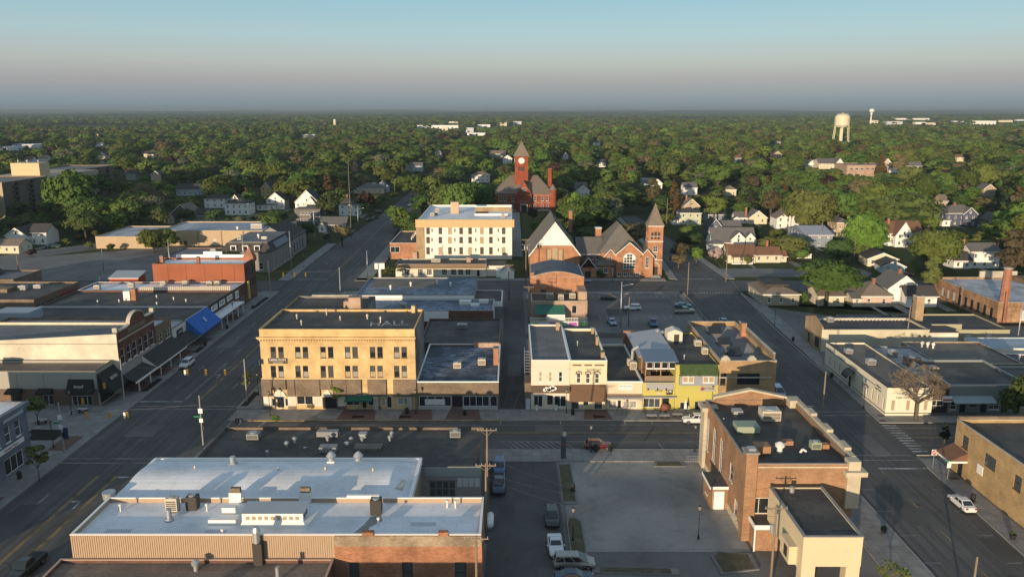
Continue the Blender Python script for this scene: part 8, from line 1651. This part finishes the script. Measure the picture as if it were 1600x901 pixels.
# ---- the woods beyond: points that carry whole trees (geometry nodes)
rf=random.Random(23)
pts=[(X,Y,-.05,h,wd,kd,cl) for _,X,Y,h,wd,kd,cl in rest]
y=1450.0
while y<9000:
    step=17+ (y-1450)*.0085; half=.68*y+60; x=-half
    while x<half:
        X=x+rf.uniform(-.48,.48)*step; Y=y+rf.uniform(-.48,.48)*step*1.1; x+=step
        clear=math.sin(X*.0021+1.3)*math.sin(Y*.0017+.6)+.6*math.sin(X*.0047+Y*.003)
        if clear>1.05: continue
        h=rf.uniform(10,20)*(1.2 if rf.random()<.25 else 1); wd=max(h*.85,step*.95)*rf.uniform(.8,1.25)
        x0_,yt=proj(X,Y,h); _,yb=proj(X,Y,0); hwp=wd*.5*F/(Y*CS+CH*SN)
        if any(Y<YY and x0_+hwp>a and x0_-hwp<b_ and yt<bt and yb>t_ for a,b_,t_,bt,YY in KEEP): 
            continue
        u=(rf.random()+.45*(math.sin(X*.004+2)*math.sin(Y*.003+1)+1)*.5)%1.0; kd,cl=('round','green') if u<.42 else ('spread','olive') if u<.62 else ('tall','dark') if u<.76 else ('round','bud') if u<.84 else ('round','green') if u<.9 else ('round','lime') if u<.94 else ('cone','conifer') if u<.995 else ('round','maroon')
        pts.append((X,Y,-.05,h,wd,kd,cl))
    y+=step*1.05
src=bpy.data.collections.new('tree_kinds'); kinds=[]; KI={}
def lowtree(kd,cl,lo):
    key=(kd,cl,lo)
    if key not in KI:
        a=TM[kd,0][0]; cr_=crown_mesh('crown',LG[cl],a[0],a[1],a[2],18 if lo else 30,420 if lo else 1500,a[5]*(2.1 if lo else 1.15),shape=a[6],seed=len(KI)+200)
        o=bpy.data.objects.new('z%02d'%len(KI),cr_); src.objects.link(o); KI[key]=len(KI); kinds.append((a[0],a[2]+a[1]))
    return KI[key]
P=[];S=[];ID=[];RO=[]
for X,Y,Z,h,wd,kd,cl in pts:
    k=lowtree(kd,cl,Y>1500); P.append((X,Y,Z)); S.append((wd/kinds[k][0],wd/kinds[k][0],h/kinds[k][1])); ID.append(k); RO.append((0,0,rf.uniform(0,6.28)))
me=bpy.data.meshes.new('woodland'); me.from_pydata(P,[],[])
for nm,ty,dat,at in (('sc','FLOAT_VECTOR',S,'vector'),('rot','FLOAT_VECTOR',RO,'vector')):
    A=me.attributes.new(nm,ty,'POINT'); A.data.foreach_set(at,np.array(dat,dtype=np.float32).reshape(-1))
A=me.attributes.new('idx','INT','POINT'); A.data.foreach_set('value',np.array(ID,dtype=np.int32))
wood=put(me,'woodland',None,label='dense mixed woodland and garden trees stretching from the town to the horizon',cat='woodland',kind='stuff')
g=bpy.data.node_groups.new('woodland','GeometryNodeTree'); g.interface.new_socket('Geometry',in_out='INPUT',socket_type='NodeSocketGeometry'); g.interface.new_socket('Geometry',in_out='OUTPUT',socket_type='NodeSocketGeometry')
gi=g.nodes.new('NodeGroupInput'); go=g.nodes.new('NodeGroupOutput'); ci=g.nodes.new('GeometryNodeCollectionInfo'); ci.inputs[0].default_value=src; ci.inputs['Separate Children'].default_value=True; ci.inputs['Reset Children'].default_value=True
ip=g.nodes.new('GeometryNodeInstanceOnPoints'); ip.inputs['Pick Instance'].default_value=True
def na(nm,ty):
    n=g.nodes.new('GeometryNodeInputNamedAttribute'); n.data_type=ty; n.inputs[0].default_value=nm; return n.outputs[0]
g.links.new(gi.outputs[0],ip.inputs['Points']); g.links.new(ci.outputs[0],ip.inputs['Instance']); g.links.new(na('idx','INT'),ip.inputs['Instance Index']); g.links.new(na('sc','FLOAT_VECTOR'),ip.inputs['Scale'])
er=g.nodes.new('FunctionNodeEulerToRotation'); g.links.new(na('rot','FLOAT_VECTOR'),er.inputs[0]); g.links.new(er.outputs[0],ip.inputs['Rotation']); g.links.new(ip.outputs[0],go.inputs[0])
md=wood.modifiers.new('trees','NODES'); md.node_group=g
print('trees: individuals',min(NIND,len(cand)),'rest',len(rest),'woodland points',len(P),'kinds',len(KI))
# ================================================================ HAZE
hm=bpy.data.materials.new('haze'); hm.use_nodes=True; t=hm.node_tree; t.nodes.remove(t.nodes['Principled BSDF']); pv=t.nodes.new('ShaderNodeVolumePrincipled')
pv.inputs['Color'].default_value=(.30,.39,.46,1); pv.inputs['Density'].default_value=HAZE; pv.inputs['Anisotropy'].default_value=0.0
t.links.new(pv.outputs[0],t.nodes['Material Output'].inputs['Volume'])
mb(hm).box(-27000,27000,-900,31000,-2.5,86).obj('haze',None,kind='stuff',label='pale blue dusk haze over the town and the woods',cat='haze')
